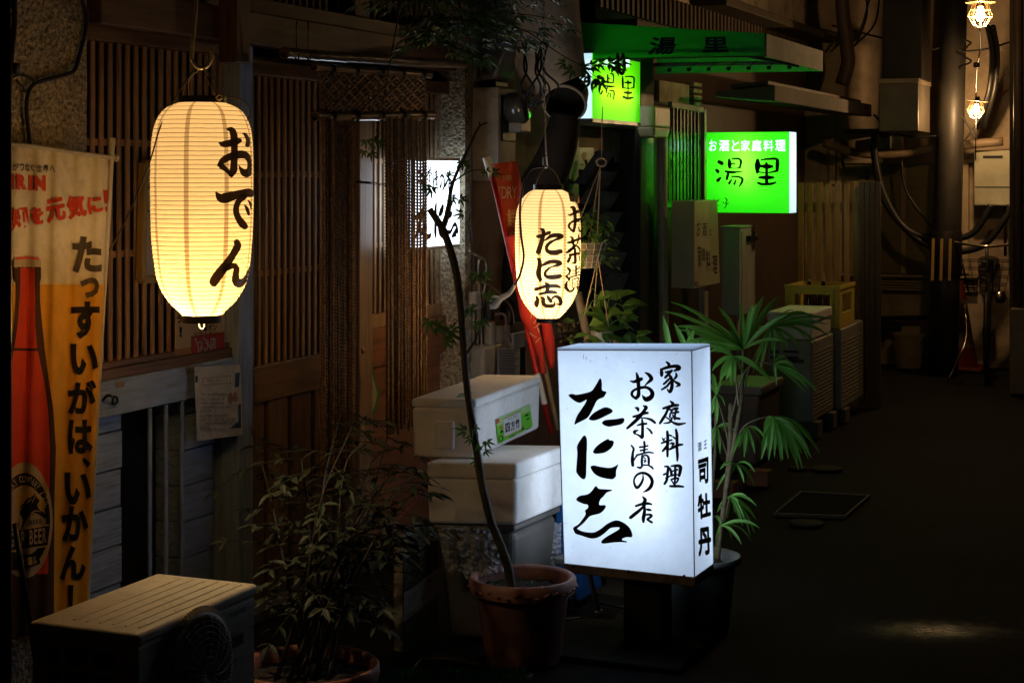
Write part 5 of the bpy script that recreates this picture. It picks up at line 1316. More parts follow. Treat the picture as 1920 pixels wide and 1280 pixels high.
# hooks that carry the pole
mb = MB()
for x in (556, 578):
    mb.tube([PX(x, 40, XN - .05), PX(x, 98, XN - .05), PX(x - 2, 109, XN - .02), PX(x + 3, 113, XN + .0), PX(x + 5, 102, XN + .0)], 0.0025, 6, smooth_pts=4)
mb.build('pole_hooks', METALK, noren, smooth=True)
# bindings
mb = MB()
for x in (620, 665, 712, 752, 790):
    for y, rr in ((lerp(129, 140, (x - 588) / 218), .0165), (lerp(219, 216, (x - 590) / 222), .0195)):
        c_ = PX(x, y, XN)
        for q in range(4):
            mb.lathe([(rr, -.0022), (rr + .003, 0), (rr, .0022)], c_ + Vector((0, (q - 1.5) * .0048, 0)), 12, axis=(0, 1, 0.1))
mb.build('rope_bindings', CABLE, noren, smooth=True)
def rope(mb, a, b, r=0.0056, twist=250.0, sway=0.0, ph=0.0, n_per_m=480):
    a, b = Vector(a), Vector(b); L = (b - a).length; n = max(4, int(L * n_per_m))
    d = (b - a).normalized(); e1 = d.orthogonal().normalized(); e2 = d.cross(e1)
    vs, fs = [], []
    K = 6
    for i in range(n + 1):
        t = i / n; z = t * L
        c = a + d * z + Vector((0, math.sin(z * 3.2 + ph) * sway * t, 0)) + Vector((math.cos(z * 2.3 + ph * 2) * sway * .6 * t, 0, 0))
        for k in range(K):
            an = 2 * math.pi * k / K + z * twist + ph
            rr = r * (1.0 + 0.30 * math.cos(2 * (2 * math.pi * k / K)))
            vs.append(c + (e1 * math.cos(an) + e2 * math.sin(an)) * rr)
    for i in range(n):
        for k in range(K):
            k2 = (k + 1) % K; fs.append((i * K + k, i * K + k2, (i + 1) * K + k2, (i + 1) * K + k))
    fs.append(tuple(range(K))[::-1]); fs.append(tuple(n * K + k for k in range(K)))
    mb.add(vs, fs)
rnd = random.Random(4)
def bundle(x0, x1, n, yb0, yb1, jit, dep):
    for i in range(n):
        x = lerp(x0, x1, (i + .5) / n) + rnd.uniform(-.6, .6)
        yb = lerp(yb0, yb1, (i + .5) / n) + rnd.uniform(-jit, jit)
        X = XN + rnd.uniform(-dep, dep)
        mb = MB(); rope(mb, PX(x, 221, X), PX(x + rnd.uniform(-1.5, 1.5), yb, X), sway=.0035, ph=rnd.uniform(0, 6))
        mb.build('rope', ROPE, noren, smooth=True)
bundle(604, 664, 16, 905, 880, 12, .012)
bundle(606, 662, 13, 880, 890, 16, .025)
bundle(722, 801, 15, 812, 785, 14, .012)
bundle(724, 776, 8, 806, 800, 12, .028)
# knotted net between the two upper poles
mb = MB(); nx, nzr = 19, 7
def npt(i, j): return PX(lerp(604, 792, i / nx), lerp(lerp(136, 146, i / nx), 214, j / nzr), XN + .004 * math.sin(i * 2.1 + j * 1.7))
for i in range(nx + 1):
    for j in range(nzr):
        for s_ in (-1, 1):
            if 0 <= i + s_ <= nx and (i + j) % 2 == 0:
                rope(mb, npt(i, j), npt(i + s_, j + 1), r=.0058)
        mb.lathe([(0, -.009), (.008, -.005), (.0095, 0), (.008, .005), (0, .009)], npt(i, j), 6, axis=(0, rnd.uniform(-.5, .5), 1))
for x in (600, 603, 795):
    rope(mb, PX(x, 136, XN), PX(x + 2, 216, XN), r=.006)
mb.build('knotted_net', ROPE, noren, smooth=True)
chb = chain('chain', [PX(668, 341, W + .045), PX(695, 343, XN - .02), PX(724, 347, XN)], 0.006, 0.0016, METALK)
tag(chb, 'short dark chain tied from the door post to the rope curtain', 'chain')
# twig decoration sprig on the post and the star sticker on the door
st_ = thing('door_sticker', 'white paper star sticker with a green edge stuck on the door beside the ropes', 'sticker', PX(697, 740, W + .0))
XS = W + .004
spx = [(688, 682), (698, 690), (704, 712), (711, 738), (706, 760), (698, 782), (688, 788)]
mb = MB(); mb.prism([PX(x, y, XS) for x, y in spx], (.0015, 0, 0)); mb.build('edge', mat('sticker_green', (0.02, 0.28, 0.05), 0.5, 0.15, 8, bump=0), st_)
mb = MB(); mb.prism([PX(x, y, XS + .0016) for x, y in ((688, 687), (696, 694), (701, 714), (707, 738), (703, 758), (696, 776), (688, 781))], (.001, 0, 0)); mb.build('face', mat('sticker_paper', (0.5, 0.46, 0.36), 0.5, 0.15, 8, bump=0), st_)
ss = plane_surf((XS + .0028, 6, 1), (1, 0, 0))
lay('writing', [shp_glyph(ch, (690, y, 699, y + 9), 0.04) for ch, y in (('全', 712), ('国', 723), ('共', 738), ('通', 750))], ss, mat('sticker_red', (0.35, 0.05, 0.03), 0.5, 0.1, 8, bump=0), st_)

# ------------------------------------------------------------------ styrofoam boxes
FOAM = mat('styrofoam', (0.86, 0.86, 0.84), 0.8, 0.06, 60, bump=0.25, bscale=220, bdist=0.001, spec=0.2, dirt=0.35, dirt_col=(0.50, 0.42, 0.32), dirt_scale=6)
def foam_box(root, fl, fr, br, h, lid, taper=0.02, lip=0.008):
    """fl, fr, br: the front-left, front-right, back-right corners of the base (world)"""
    fl, fr, br = Vector(fl), Vector(fr), Vector(br); bl = fl + (br - fr)
    cen = (fl + br) / 2
    def sc(k, z): return [Vector((cen.x + (q.x - cen.x) * k, cen.y + (q.y - cen.y) * k, q.z + z)) for q in (fl, fr, br, bl)]
    mb = MB(); mb.hexa(sc(1 - taper, 0), sc(1, h - lid)); mb.build('body', FOAM, root, bevel=0.012, seg=3)
    mb = MB(); mb.hexa(sc(1 + lip, h - lid + .001), sc(1 + lip, h)); mb.build('lid', FOAM, root, bevel=0.009, seg=3)
    return sc
def at_z(px, py, d, z):
    q = P(px, py, d); q.z = z; return q
# lower box: top edge of front right corner at (965,865), bottom (968,985); left front (785,~985); right back (1052,~950)
zb1, zt1 = 0.395, 0.60
L_fr = PG(968, 985, zb1); L_fl = PG(800, 982, zb1); L_br = PG(1062, 945, zb1)
b1 = thing('styrofoam_box', 'lower dirty white styrofoam box, under the labelled one', 'box', ((L_fl + L_br) / 2))
sc1 = foam_box(b1, L_fl, L_fr, L_br, zt1 - zb1, 0.055)
zb2, zt2 = 0.602, 0.80
U_fr = PG(893, 860, zb2); U_fl = PG(772, 858, zb2); U_br = PG(1013, 803, zb2)
b2 = thing('styrofoam_box', 'upper white styrofoam box with lid and a bright green label on its end', 'box', ((U_fl + U_br) / 2))
sc2 = foam_box(b2, U_fl, U_fr, U_br, zt2 - zb2, 0.03)
mb = MB(); cl_ = (Vector(U_fl) + Vector(U_fr)) / 2; rt_ = (Vector(U_fr) - Vector(U_fl)).normalized()
n_ = rt_.cross(Vector((0, 0, 1))); 
if n_.y > 0: n_ = -n_
mb.hexa([cl_ - rt_ * .03 + Vector((0, 0, .03)) + n_ * -.02, cl_ + rt_ * .035 + Vector((0, 0, .03)) + n_ * -.02, cl_ + rt_ * .035 + Vector((0, 0, .03)) + n_ * .008, cl_ - rt_ * .03 + Vector((0, 0, .03)) + n_ * .008],
        [cl_ - rt_ * .03 + Vector((0, 0, .125)) + n_ * -.02, cl_ + rt_ * .035 + Vector((0, 0, .125)) + n_ * -.02, cl_ + rt_ * .035 + Vector((0, 0, .125)) + n_ * .006, cl_ - rt_ * .03 + Vector((0, 0, .125)) + n_ * .006])
mb.build('grip_block', FOAM, b2, bevel=0.006)
e2 = (Vector(U_br) - Vector(U_fr)); nr = e2.cross(Vector((0, 0, 1))).normalized()
sU = plane_surf(Vector(U_fr) + Vector((0, 0, .05)) + nr * (0.0015 if nr.x > 0 else -.0015), nr)
GRL = mat('label_green', (0.16, 0.62, 0.05), 0.4, 0.12, 8, bump=0)
GRP = mat('label_pale_green', (0.40, 0.66, 0.26), 0.4, 0.12, 8, bump=0)
WHL = mat('label_white', (0.75, 0.76, 0.74), 0.4, 0.05, 8, bump=0)
REDL = mat('label_red', (0.60, 0.10, 0.05), 0.4, 0.1, 8, bump=0)
g6 = (920, 740, 11.64)
lb_ = lay('green_label', [shp_poly(Cc(*g6, [(105, 540), (855, 205), (910, 690), (165, 1070)]), smooth=False)], sU, GRL, b2, 0.0010)
lay('label_upper_tint', [shp_poly(Cc(*g6, [(105, 540), (855, 205), (870, 340), (665, 430), (650, 345), (245, 525), (240, 640), (120, 680)]), smooth=False)], sU, GRP, lb_, 0.0014)
lay('label_white_panel', [shp_poly(Cc(*g6, [(250, 545), (645, 365), (665, 740), (285, 920)]), smooth=False)], sU, WHL, lb_, 0.0016)
lay('label_red_line', [shp_stroke(Cc(*g6, [(245, 535, 10), (650, 355, 10)])), shp_stroke(Cc(*g6, [(285, 922, 10), (665, 745, 10)])), shp_stroke(Cc(*g6, [(265, 560, 8), (285, 920, 8)])), shp_poly(Cc(*g6, [(108, 540), (175, 512), (182, 600), (118, 638)]), smooth=False),
    shp_poly(Cc(*g6, oval(217, 710, 20, 45)), smooth=False), shp_poly(Cc(*g6, oval(683, 672, 14, 20)), smooth=False)], sU, REDL, lb_, 0.0018)
lay('label_writing', [shp_glyph('四', None, 0.03, quad=Cc(*g6, [(300, 635), (400, 590), (410, 790), (315, 835)])), shp_glyph('方', None, 0.03, quad=Cc(*g6, [(425, 580), (510, 545), (515, 750), (430, 795)])), shp_glyph('竹', None, 0.03, quad=Cc(*g6, [(525, 535), (615, 495), (625, 700), (535, 735)])),
    shp_poly(Cc(*g6, [(190, 830), (225, 760), (270, 800), (230, 830)]), smooth=False), shp_poly(Cc(*g6, [(655, 770), (690, 690), (730, 735)]), smooth=False)] +
    [shp_glyph(ch, None, 0.02, quad=Cc(*g6, [(345 + 28 * k, 528 - 12.5 * k), (369 + 28 * k, 517 - 12.5 * k), (371 + 28 * k, 546 - 12.5 * k), (347 + 28 * k, 556 - 12.5 * k)])) for k, ch in enumerate('土佐の味 四方竹')if ch != ' '] +
    [shp_glyph(ch, None, 0.03, quad=Cc(*g6, [(732 + 27 * k, 440 - 12 * k), (757 + 27 * k, 428 - 12 * k), (760 + 27 * k, 470 - 12 * k), (735 + 27 * k, 482 - 12 * k)])) for k, ch in enumerate('内容量')] +
    [shp_glyph(ch, None, 0.03, quad=Cc(*g6, [(765 + 22 * k, 520 - 10 * k), (785 + 22 * k, 510 - 10 * k), (788 + 22 * k, 548 - 10 * k), (768 + 22 * k, 558 - 10 * k)])) for k, ch in enumerate('200')] +
    [shp_glyph(ch, None, 0.03, quad=Cc(*g6, [(395 + 26 * k, 915 - 11 * k), (417 + 26 * k, 905 - 11 * k), (419 + 26 * k, 930 - 11 * k), (397 + 26 * k, 942 - 11 * k)])) for k, ch in enumerate('要冷蔵食品')] +
    [shp_glyph(ch, None, 0.03, quad=Cc(*g6, [(765 + 24 * k, 740 - 12 * k), (786 + 24 * k, 730 - 12 * k), (788 + 24 * k, 758 - 12 * k), (767 + 24 * k, 768 - 12 * k)])) for k, ch in enumerate('農業協同')] +
    [shp_stroke(Cc(*g6, [(210 + 42 * math.cos(a), 950 + 65 * math.sin(a) , 14) for a in [q * math.pi / 6 for q in range(13)]]))], sU, INK, lb_, 0.0022)
sT = lambda px, py, eps=0.0: PG(px, py, zt2 + .001 + eps)
INKG = mat('stamp_green', (0.05, 0.16, 0.13), 0.6, 0.1, 8, bump=0)
lay('lid_print', [shp_glyph(ch, None, 0.02, quad=[(822 + 9 * k, 757 - .6 * k), (829 + 9 * k, 756.5 - .6 * k), (824 + 9 * k, 762 - .6 * k), (817 + 9 * k, 762.5 - .6 * k)]) for k, ch in enumerate('高知県土佐')] +
    [shp_poly([(862, 737), (886, 735), (878, 743), (854, 745)], smooth=False)] + [shp_stroke([(842 + 4 * k, 752 - .2 * k, .7), (884 - 2 * k, 749 - .2 * k + 2 * (k % 3), .7)]) for k in range(4)], sT, INKG, b2, 0.0004)

# clear plastic sheeting and the white bin beneath, blue crate behind
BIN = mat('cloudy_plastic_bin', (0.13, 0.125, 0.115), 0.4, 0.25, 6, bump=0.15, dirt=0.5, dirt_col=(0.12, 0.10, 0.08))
wb = thing('plastic_bin', 'cloudy white plastic bin under the styrofoam boxes, behind the red flowerpot', 'bin', ((L_fl + L_br) / 2 - Vector((0, 0, zb1))))
cb_ = [Vector((q.x, q.y, 0)) for q in (L_fl, L_fr, L_br)]; cb_.append(cb_[0] + cb_[2] - cb_[1]); cc_ = (cb_[0] + cb_[2]) / 2
mb = MB(); k0, k1 = .72, .88
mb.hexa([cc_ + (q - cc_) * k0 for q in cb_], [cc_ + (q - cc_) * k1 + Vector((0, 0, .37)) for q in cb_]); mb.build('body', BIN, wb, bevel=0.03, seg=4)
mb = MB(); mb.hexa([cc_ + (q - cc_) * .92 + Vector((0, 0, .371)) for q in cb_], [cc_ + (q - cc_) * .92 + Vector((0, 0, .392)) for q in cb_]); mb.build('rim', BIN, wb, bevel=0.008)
def plastic(name):
    m = bpy.data.materials.new(name); m.use_nodes = True; nt = m.node_tree; nt.nodes.clear()
    o = nt.nodes.new('ShaderNodeOutputMaterial'); t = nt.nodes.new('ShaderNodeBsdfTransparent'); g = nt.nodes.new('ShaderNodeBsdfPrincipled'); x = nt.nodes.new('ShaderNodeMixShader')
    g.inputs['Base Color'].default_value = (.55, .55, .55, 1); g.inputs['Roughness'].default_value = .22; g.inputs['Specular IOR Level'].default_value = 0.8
    x.inputs[0].default_value = .5
    nt.links.new(t.outputs[0], x.inputs[1]); nt.links.new(g.outputs[0], x.inputs[2]); nt.links.new(x.outputs[0], o.inputs[0]); return m
PLA = plastic('clear_plastic')
def crumple(name, ptsfn, n, m, parent, amp, label=None, seed=0):
    vs, fs = [], []
    for i in range(n + 1):
        for j in range(n + 1):
            p, nr_ = ptsfn(i / n, j / n)
            h = abs(noise.noise((i * .33 + seed, j * .21, 0))) * 1.4 + abs(noise.noise((i * .11 + seed, j * .5, 4))) + .5 * abs(noise.noise((i * .8, j * .8, seed)))
            vs.append(Vector(p) + Vector(nr_) * amp * h)
    for i in range(n):
        for j in range(n):
            a = i * (n + 1) + j; fs.append((a, a + 1, a + n + 2, a + n + 1))
    mb = MB(); mb.add(vs, fs); return mb.build(name, m, parent, smooth=True)
dfb = 5.62
pb = crumple('plastic_bag', lambda u, v: (P(lerp(830, 945, u) + 20 * (v - .5), lerp(985, 1082 - 30 * abs(u - .5), v), dfb - .02 - .07 * math.sin(u * 3.1) * v), -fwd), 40, PLA, None, 0.05, seed=3)
tag(pb, 'crumpled clear plastic bag hanging below the lower styrofoam box', 'bag')
pb2 = crumple('plastic_bag', lambda u, v: (P(lerp(955, 1052, u), lerp(978, 1062, v), dfb + .16 + .25 * u - .05 * v), -fwd), 40, PLA, None, 0.035, seed=9)
tag(pb2, 'clear plastic sheet tucked between the styrofoam boxes and the lit floor sign', 'sheet')
bcx = PG(1062, 1000, .2)
bc = thing('blue_crate', 'blue plastic crate half hidden behind the left edge of the floor sign', 'crate', (bcx.x, bcx.y + .2, 0))
BLU = mat('blue_plastic', (0.015, 0.09, 0.28), 0.4, 0.2, 6, bump=0.05)
mb = MB(); q = P(1041, 950, 6.15); mb.box(q.x, q.x + .1, q.y, q.y + .25, .02, q.z); mb.build('walls', BLU, bc, bevel=0.006)
mb = MB(); mb.box(q.x - .008, q.x + .108, q.y - .008, q.y + .258, q.z - .1, q.z - .09); mb.box(q.x - .008, q.x + .108, q.y - .008, q.y + .258, q.z - .004, q.z + .01); mb.build('rims', BLU, bc, bevel=0.003)

# boarded planter in the dark left of the red pot, with a card behind it
OLDW = mat('old_planks', (0.24, 0.23, 0.18), 0.75, 0.6, 8, (1, 1, 5), 0.8, 40, bdist=0.004, dirt=0.6, dirt_col=(0.03, 0.028, 0.022), dirt_scale=8)
pl0, pl1 = P(757, 1020, 5.45), P(822, 985, 5.80)
bp_ = thing('plank_planter', 'old mossy plank planter box standing in the dark left of the red flowerpot', 'planter', (pl0.x, pl0.y, 0))
dv = Vector((pl1.x - pl0.x, pl1.y - pl0.y, 0)); lv = -rgt * .035 + fwd * .02
mb = MB()
for k in range(4):
    za, zb__ = 0.02 + k * .098, 0.02 + (k + 1) * .098 - .006
    a = Vector((pl0.x, pl0.y, za)); b = a + dv; jj = fwd * -.003 * (k % 2)
    mb.hexa([a + jj, b + jj, b + fwd * .02 + jj, a + fwd * .02 + jj], [q + Vector((0, 0, zb__ - za)) for q in (a + jj, b + jj, b + fwd * .02 + jj, a + fwd * .02 + jj)])
mb.build('front_boards', OLDW, bp_, bevel=0.004)
mb = MB()
a = Vector((pl0.x, pl0.y, 0.02)); b = a + lv; th = Vector((dv.x, dv.y, 0)).normalized() * .018
mb.hexa([b, a - rgt * .001, a - rgt * .001 + th, b + th], [q + Vector((0, 0, .385)) for q in (b, a - rgt * .001, a - rgt * .001 + th, b + th)]); mb.build('end_board', OLDW, bp_, bevel=0.004)
mb = MB(); mb.hexa([a + Vector((0, 0, .0)), a + dv, a + dv + lv, a + lv], [q + Vector((0, 0, .3)) for q in (a, a + dv, a + dv + lv, a + lv)]); mb.build('soil', SOIL, bp_)
cdx = [P(720, 990, 5.5), P(748, 968, 5.62), P(752, 1062, 5.62), P(728, 1072, 5.5)]
cd = thing('card_sign', 'small pale cardboard sign with a red edge, stuck behind the plank planter', 'sign', (cdx[0].x, cdx[0].y, cdx[2].z))
mb = MB(); mb.prism(cdx, fwd * .004); mb.build('card', mat('card_board', (0.30, 0.25, 0.15), 0.8, 0.3, 10, bump=0.2), cd)
mb = MB(); mb.tube([P(735, 985, 5.49), P(795, 922, 5.62)], 0.004, 6); mb.build('red_edge', mat('card_red', (0.3, 0.04, 0.05), 0.6, 0.2, 10, bump=0), cd)
mb = MB(); mb.tube([P(733, 986, 5.485), P(740, 1062, 5.55)], 0.003, 6); mb.build('red_side', MATS['card_red'], cd)

# folding stool legs seen under the sign, behind the pot
STL = mat('pale_tube', (0.5, 0.51, 0.5), 0.35, 0.15, 20, metal=0.2, bump=0.05)
stool = thing('folding_stool', 'folding stool with white tube legs under the lit sign', 'stool', (P(1125, 1150, 5.75).x, P(1125, 1150, 5.75).y, 0))
for pts, r in (([(1102, 1060), (1113, 1110), (1124, 1150)], .009), ([(1126, 1062), (1133, 1095)], .008), ([(1070, 1060), (1078, 1150)], .008)):
    mb = MB(); mb.tube([P(x, y, 5.72) for x, y in pts], r, 10); lg_ = mb.build('leg', STL, stool, smooth=True)
    if len(pts) == 3: mb = MB(); mb.tube([P(1122, 1143, 5.72), P(1125, 1156, 5.72)], .013, 10); mb.build('rubber_foot', STL, lg_, smooth=True)
mb = MB(); s0 = P(1090, 1058, 5.75); mb.box(s0.x - .1, s0.x + .16, s0.y, s0.y + .2, s0.z - .01, s0.z + .015); mb.build('seat', BIN, stool, bevel=.006)
mb = MB(); mb.tube([P(1060, 1160, 5.6), P(1100, 1156, 5.6)], .004, 6); tag(mb.build('rod', mat('pale_rod', (.45, .38, .28), .5, .2, 10, bump=0), smooth=True), 'short pale rod lying on the ground beside the black sign post', 'rod')

# green doormat and drain frame at the bottom
MATG = mat('green_turf', (0.01, 0.13, 0.05), 0.9, 0.5, 60, bump=1.0, bscale=120, bdist=0.01)
q = [PG(700, 1262, .003), PG(985, 1262, .003), PG(1010, 1330, .003), PG(690, 1330, .003)]
mb = MB(); mb.prism(q, (0, 0, .012)); mt = mb.build('doormat', MATG, None); tag(mt, 'green artificial turf doormat at the bottom edge beneath the potted plants', 'doormat')
mb = MB(); rnd = random.Random(6)
for k in range(5200):
    u, v = rnd.random(), rnd.random()
    p = lerp(lerp(q[0], q[1], u), lerp(q[3], q[2], u), v) + Vector((0, 0, .012)); a = rnd.uniform(0, 6.28)
    mb.add([p + Vector((math.cos(a), math.sin(a), 0)) * .0016, p - Vector((math.cos(a), math.sin(a), 0)) * .0016, p + Vector((rnd.uniform(-.006, .006), rnd.uniform(-.006, .006), .014))], [(0, 1, 2)])
pile = mb.build('pile', MATG, mt); pile['kind'] = 'stuff'
FRM = mat('pale_concrete_rim', (0.14, 0.115, 0.08), 0.7, 0.4, 14, bump=0.3)
def rim(name, pts, w, label, cat, zt=.012):
    mb = MB(); n = len(pts)
    for i in range(n):
        a, b = PG(*pts[i]), PG(*pts[(i + 1) % n]); mb.bar(a + Vector((0, 0, zt - .008)), b + Vector((0, 0, zt - .008)), w, .014)
    mb2 = MB(); mb2.prism([PG(*p, .001) for p in pts], (0, 0, .004))
    r_ = thing(name, label, cat, PG(*pts[0])); mb.build('frame', FRM, r_); mb2.build('lid', mat('drain_lid', (0.010, 0.010, 0.0095), 0.9, 0.4, 10, bump=0.4, spec=.03), r_); return r_
rim('drain_cover', [(790, 1240), (840, 1238), (998, 1268), (960, 1300), (760, 1275)], .008, 'square drain cover with a pale rim, just above the green doormat', 'drain cover')
rim('manhole_cover', [(1503, 924), (1630, 931), (1585, 970), (1453, 965)], .009, 'square manhole cover with a pale metal rim in the dark lane', 'manhole')
for px, py, rr, lab in ((1512, 981, .075, 'small round valve cover just in front of the square manhole'), (1550, 879, .08, 'larger round valve cover beyond the square manhole'), (1497, 878, .05, 'smallest round valve cover beyond the square manhole, beside the larger one')):
    mb = MB(); mb.lathe([(0, .0), (rr, 0.0), (rr, .007), (rr * .9, .009), (0, .009)], PG(px, py), 28); tag(mb.build('valve_cover', mat('iron_cover', (0.035, 0.032, 0.028), 0.75, 0.4, 12, bump=0.4, spec=.1), smooth=True, auto=40), lab, 'cover', 'valve covers in the lane')
# ------------------------------------------------------------------ the second house: walls, door, pipes
BEIGE = mat('beige_render', (0.62, 0.52, 0.38), 0.9, 0.3, 9, bump=0.6, bscale=140, bdist=0.006, dirt=0.7, dirt_col=(0.13, 0.10, 0.065), dirt_scale=2.4)
TILE = mat('brown_tile_wall', (0.36, 0.22, 0.165), 0.7, 0.3, 12, bump=0.5, bscale=90, bdist=0.004, dirt=0.3)
DARKB = mat('dark_brown_board', (0.075, 0.048, 0.028), 0.55, 0.4, 5, (5, 5, .6), 0.3, 30, bdist=0.002)
DKFR = mat('dark_door_frame', (0.055, 0.055, 0.05), 0.45, 0.3, 8, bump=0.1)
PVCG = mat('grey_pipe', (0.24, 0.26, 0.30), 0.35, 0.2, 6, (3, 3, .6), 0.05, dirt=0.3, dirt_col=(0.12, 0.11, 0.10))
PVCB = mat('beige_pipe', (0.62, 0.54, 0.40), 0.4, 0.2, 6, (3, 3, .6), 0.05, dirt=0.3, dirt_col=(0.2, 0.16, 0.1))
CREAMB = mat('cream_board', (0.72, 0.64, 0.48), 0.6, 0.2, 6, bump=0.1, dirt=0.5, dirt_col=(0.22, 0.17, 0.10), dirt_scale=9)
h2 = thing('row_house', 'dim beige rendered house beyond the timber one, with the dark door under the green awning', 'house', (W - 1, 10.4, 0))
YE = 13.95
def zx(px, py, X=W): return PX(px, py, X).z
yA, yB = YX(866, W), YX(1066, W)            # wall up to the door recess
yC = YX(1207, W)                            # door recess end
mb = MB(); mb.box(-6, W - .02, y1h + .06, yB, zx(930, 338), 3.6); mb.build('upper_wall', BEIGE, h2)
mb = MB(); mb.box(-6, W, y1h + .06, yB, 0, zx(930, 338)); mb.build('tiled_wall', TILE, h2)
mb = MB(); mb.box(-6, W - .30, yB, yC, 0, 3.6); mb.build('recess_wall', DARKB, h2)
mb = MB(); mb.box(W - .30, W, yB - .001, yC, zx(1150, 240), zx(1150, 227)); mb.build('lintel', mat('lintel_wood', (0.16, 0.12, 0.08), 0.6, 0.3, 6, (4, .6, 4), 0.3), h2, bevel=.006)
mb = MB(); mb.box(W - .28, W - .10, yB, yC, zx(1150, 284), zx(1150, 241)); mb.build('transom_wall', BEIGE, h2)
mb = MB(); mb.box(W - .5, W - .30, yB, yC, zx(1150, 226), 3.6); mb.build('upper_wall', BEIGE, h2)
mb = MB(); mb.box(-6, W - .02, yC, YE, zx(1300, 60), 3.6); mb.build('upper_wall', BEIGE, h2)
mb = MB(); mb.box(-6, W - .04, yC, YE, 0, zx(1300, 60)); mb.build('boarded_wall', DARKB, h2)
for a, b, X in ((1201, 1226, W + .03), (1066, 1086, W + .02)):
    mb = MB(); mb.box(W - .32, X, YX(a, X), YX(b, X), 0, 2.25); mb.build('door_post', DKFR, h2, bevel=.006)
# the door itself: dark frame, panes, a pull handle
dr = MB(); dr.box(W - .29, W - .25, YX(1100, W - .25), YX(1203, W - .25), .05, zx(1150, 285)); drr = dr.build('door', DKFR, h2, bevel=.004)
for a, b in ((1112, 1150), (1158, 1196)):
    mb = MB(); mb.box(W - .249, W - .245, YX(a, W - .245), YX(b, W - .245), .5, 1.6); mb.build('door_pane', mat('dark_glass', (0.01, 0.01, 0.01), 0.12, 0.1, 5, bump=0, spec=0.6), drr)
mb = MB(); X_ = W - .2; mb.tube([PX(1187, 313, X_), PX(1187, 372, X_)], .014, 10); mb.build('handle', METALK, drr, smooth=True)
# roofline ledges above
mb = MB(); mb.box(W - .02, W + .22, YX(1300, W), YE, 2.62, 2.68); mb.build('eave', mat('rusty_eave', (0.055, 0.038, 0.024), 0.7, 0.4, 5, bump=0.4, dirt=0.6), h2, bevel=.008)
mb = MB()
y = YX(1120, W)
while y < YE - .1:
    mb.box(W - .015, W + .02, y, y + .04, 2.45, 2.62); y += .09
mb.build('corrugated_strip', mat('rusty_sheet', (0.085, 0.056, 0.034), 0.6, 0.4, 6, (3, 3, .8), 0.3, dirt=0.7, dirt_col=(0.05, 0.03, 0.02), dirt_scale=5), h2)

# grey downpipe next to the stucco pier
def pipe(name, pts, r, m, label, cat='pipe', rings=(), group=None, n=14):
    t = thing(name, label, cat, Vector((pts[-1][0], pts[-1][1], 0)), group)
    mb = MB(); mb.tube(pts, r, n); mb.build('tube', m, t, smooth=True, auto=50)
    for c_ in rings:
        mb = MB(); mb.lathe([(r * 1.0, -.018), (r * 1.14, -.016), (r * 1.14, .016), (r * 1.0, .018)], c_, n + 4); mb.build('coupling', m, t, smooth=True, auto=40)
    return t
Xp = W + .07
pipe('downpipe', [PX(879, -40, Xp), PX(878, 880, Xp)], .0185, PVCG, 'grey plastic downpipe running up beside the rough stucco pier', rings=[PX(878, y, Xp) for y in (133, 203, 446, 543)])

# vent hood / drum high on the wall
vh = thing('vent_hood', 'grey metal vent hood high on the wall above the meter cabinet', 'vent', PX(940, 155, W + .2))
GREYM = mat('grey_enamel', (0.20, 0.21, 0.23), 0.3, 0.25, 5, bump=0.05, metal=0.3, dirt=0.4, dirt_col=(0.08, 0.07, 0.06))
Yv = YX(893, W); Xv = PY(958, 100, Yv).x; Yv2 = YX(988, Xv)
zv1, zv0 = PX(930, 8, W + .1).z, PX(930, 150, W + .1).z
mb = MB(); mb.prism([(W, Yv, zv1), (Xv, Yv, zv1), (Xv, Yv, lerp(zv0, zv1, .45)), (lerp(W, Xv, .55), Yv, zv0), (W, Yv, zv0)], (0, Yv2 - Yv, 0)); mb.build('hood', GREYM, vh, bevel=.03, seg=5)
mb = MB(); mb.box(W, lerp(W, Xv, .5), Yv + .02, Yv2 - .02, zv0 - .03, zv0 - .001); mb.build('outlet', METALK, vh, bevel=.006)

# meter cabinet
mcab = thing('meter_cabinet', 'cream meter cabinet with a black electricity meter, below the grey vent hood', 'cabinet', PX(930, 340, W + .1))
Ym = YX(889, W); xm = PY(934, 250, Ym).x; Ym2 = YX(967, xm)
mb = MB(); mb.box(W - .01, xm, Ym, Ym2, zx(930, 339), zx(930, 169)); mb.build('board', CREAMB, mcab, bevel=.005)
mb = MB(); mb.box(xm - .01, xm + .008, YX(939, xm), YX(965, xm), PX(950, 266, xm).z, PX(950, 180, xm).z); mb.build('meter_base', METALK, mcab, bevel=.006)
mb = MB(); mb.lathe([(0, 0), (.062, 0), (.066, .01), (.066, .07), (.05, .09), (0, .09)], Vector((xm + .008, YX(951, xm), PX(950, 203, xm).z)), 28, axis=(1, 0, 0), ell=1.15); mb.build('meter_glass', mat('meter_glass', (0.10, 0.095, 0.085), 0.08, 0.3, 8, bump=0, spec=0.9), mcab, smooth=True, auto=50)
mb = MB(); mb.box(xm + .008, xm + .07, YX(950, xm), YX(969, xm), PX(955, 248, xm).z, PX(955, 213, xm).z); mb.build('terminal_cover', mat('pale_cover', (0.45, 0.43, 0.38), 0.3, 0.1, 8, bump=0), mcab, bevel=.006)

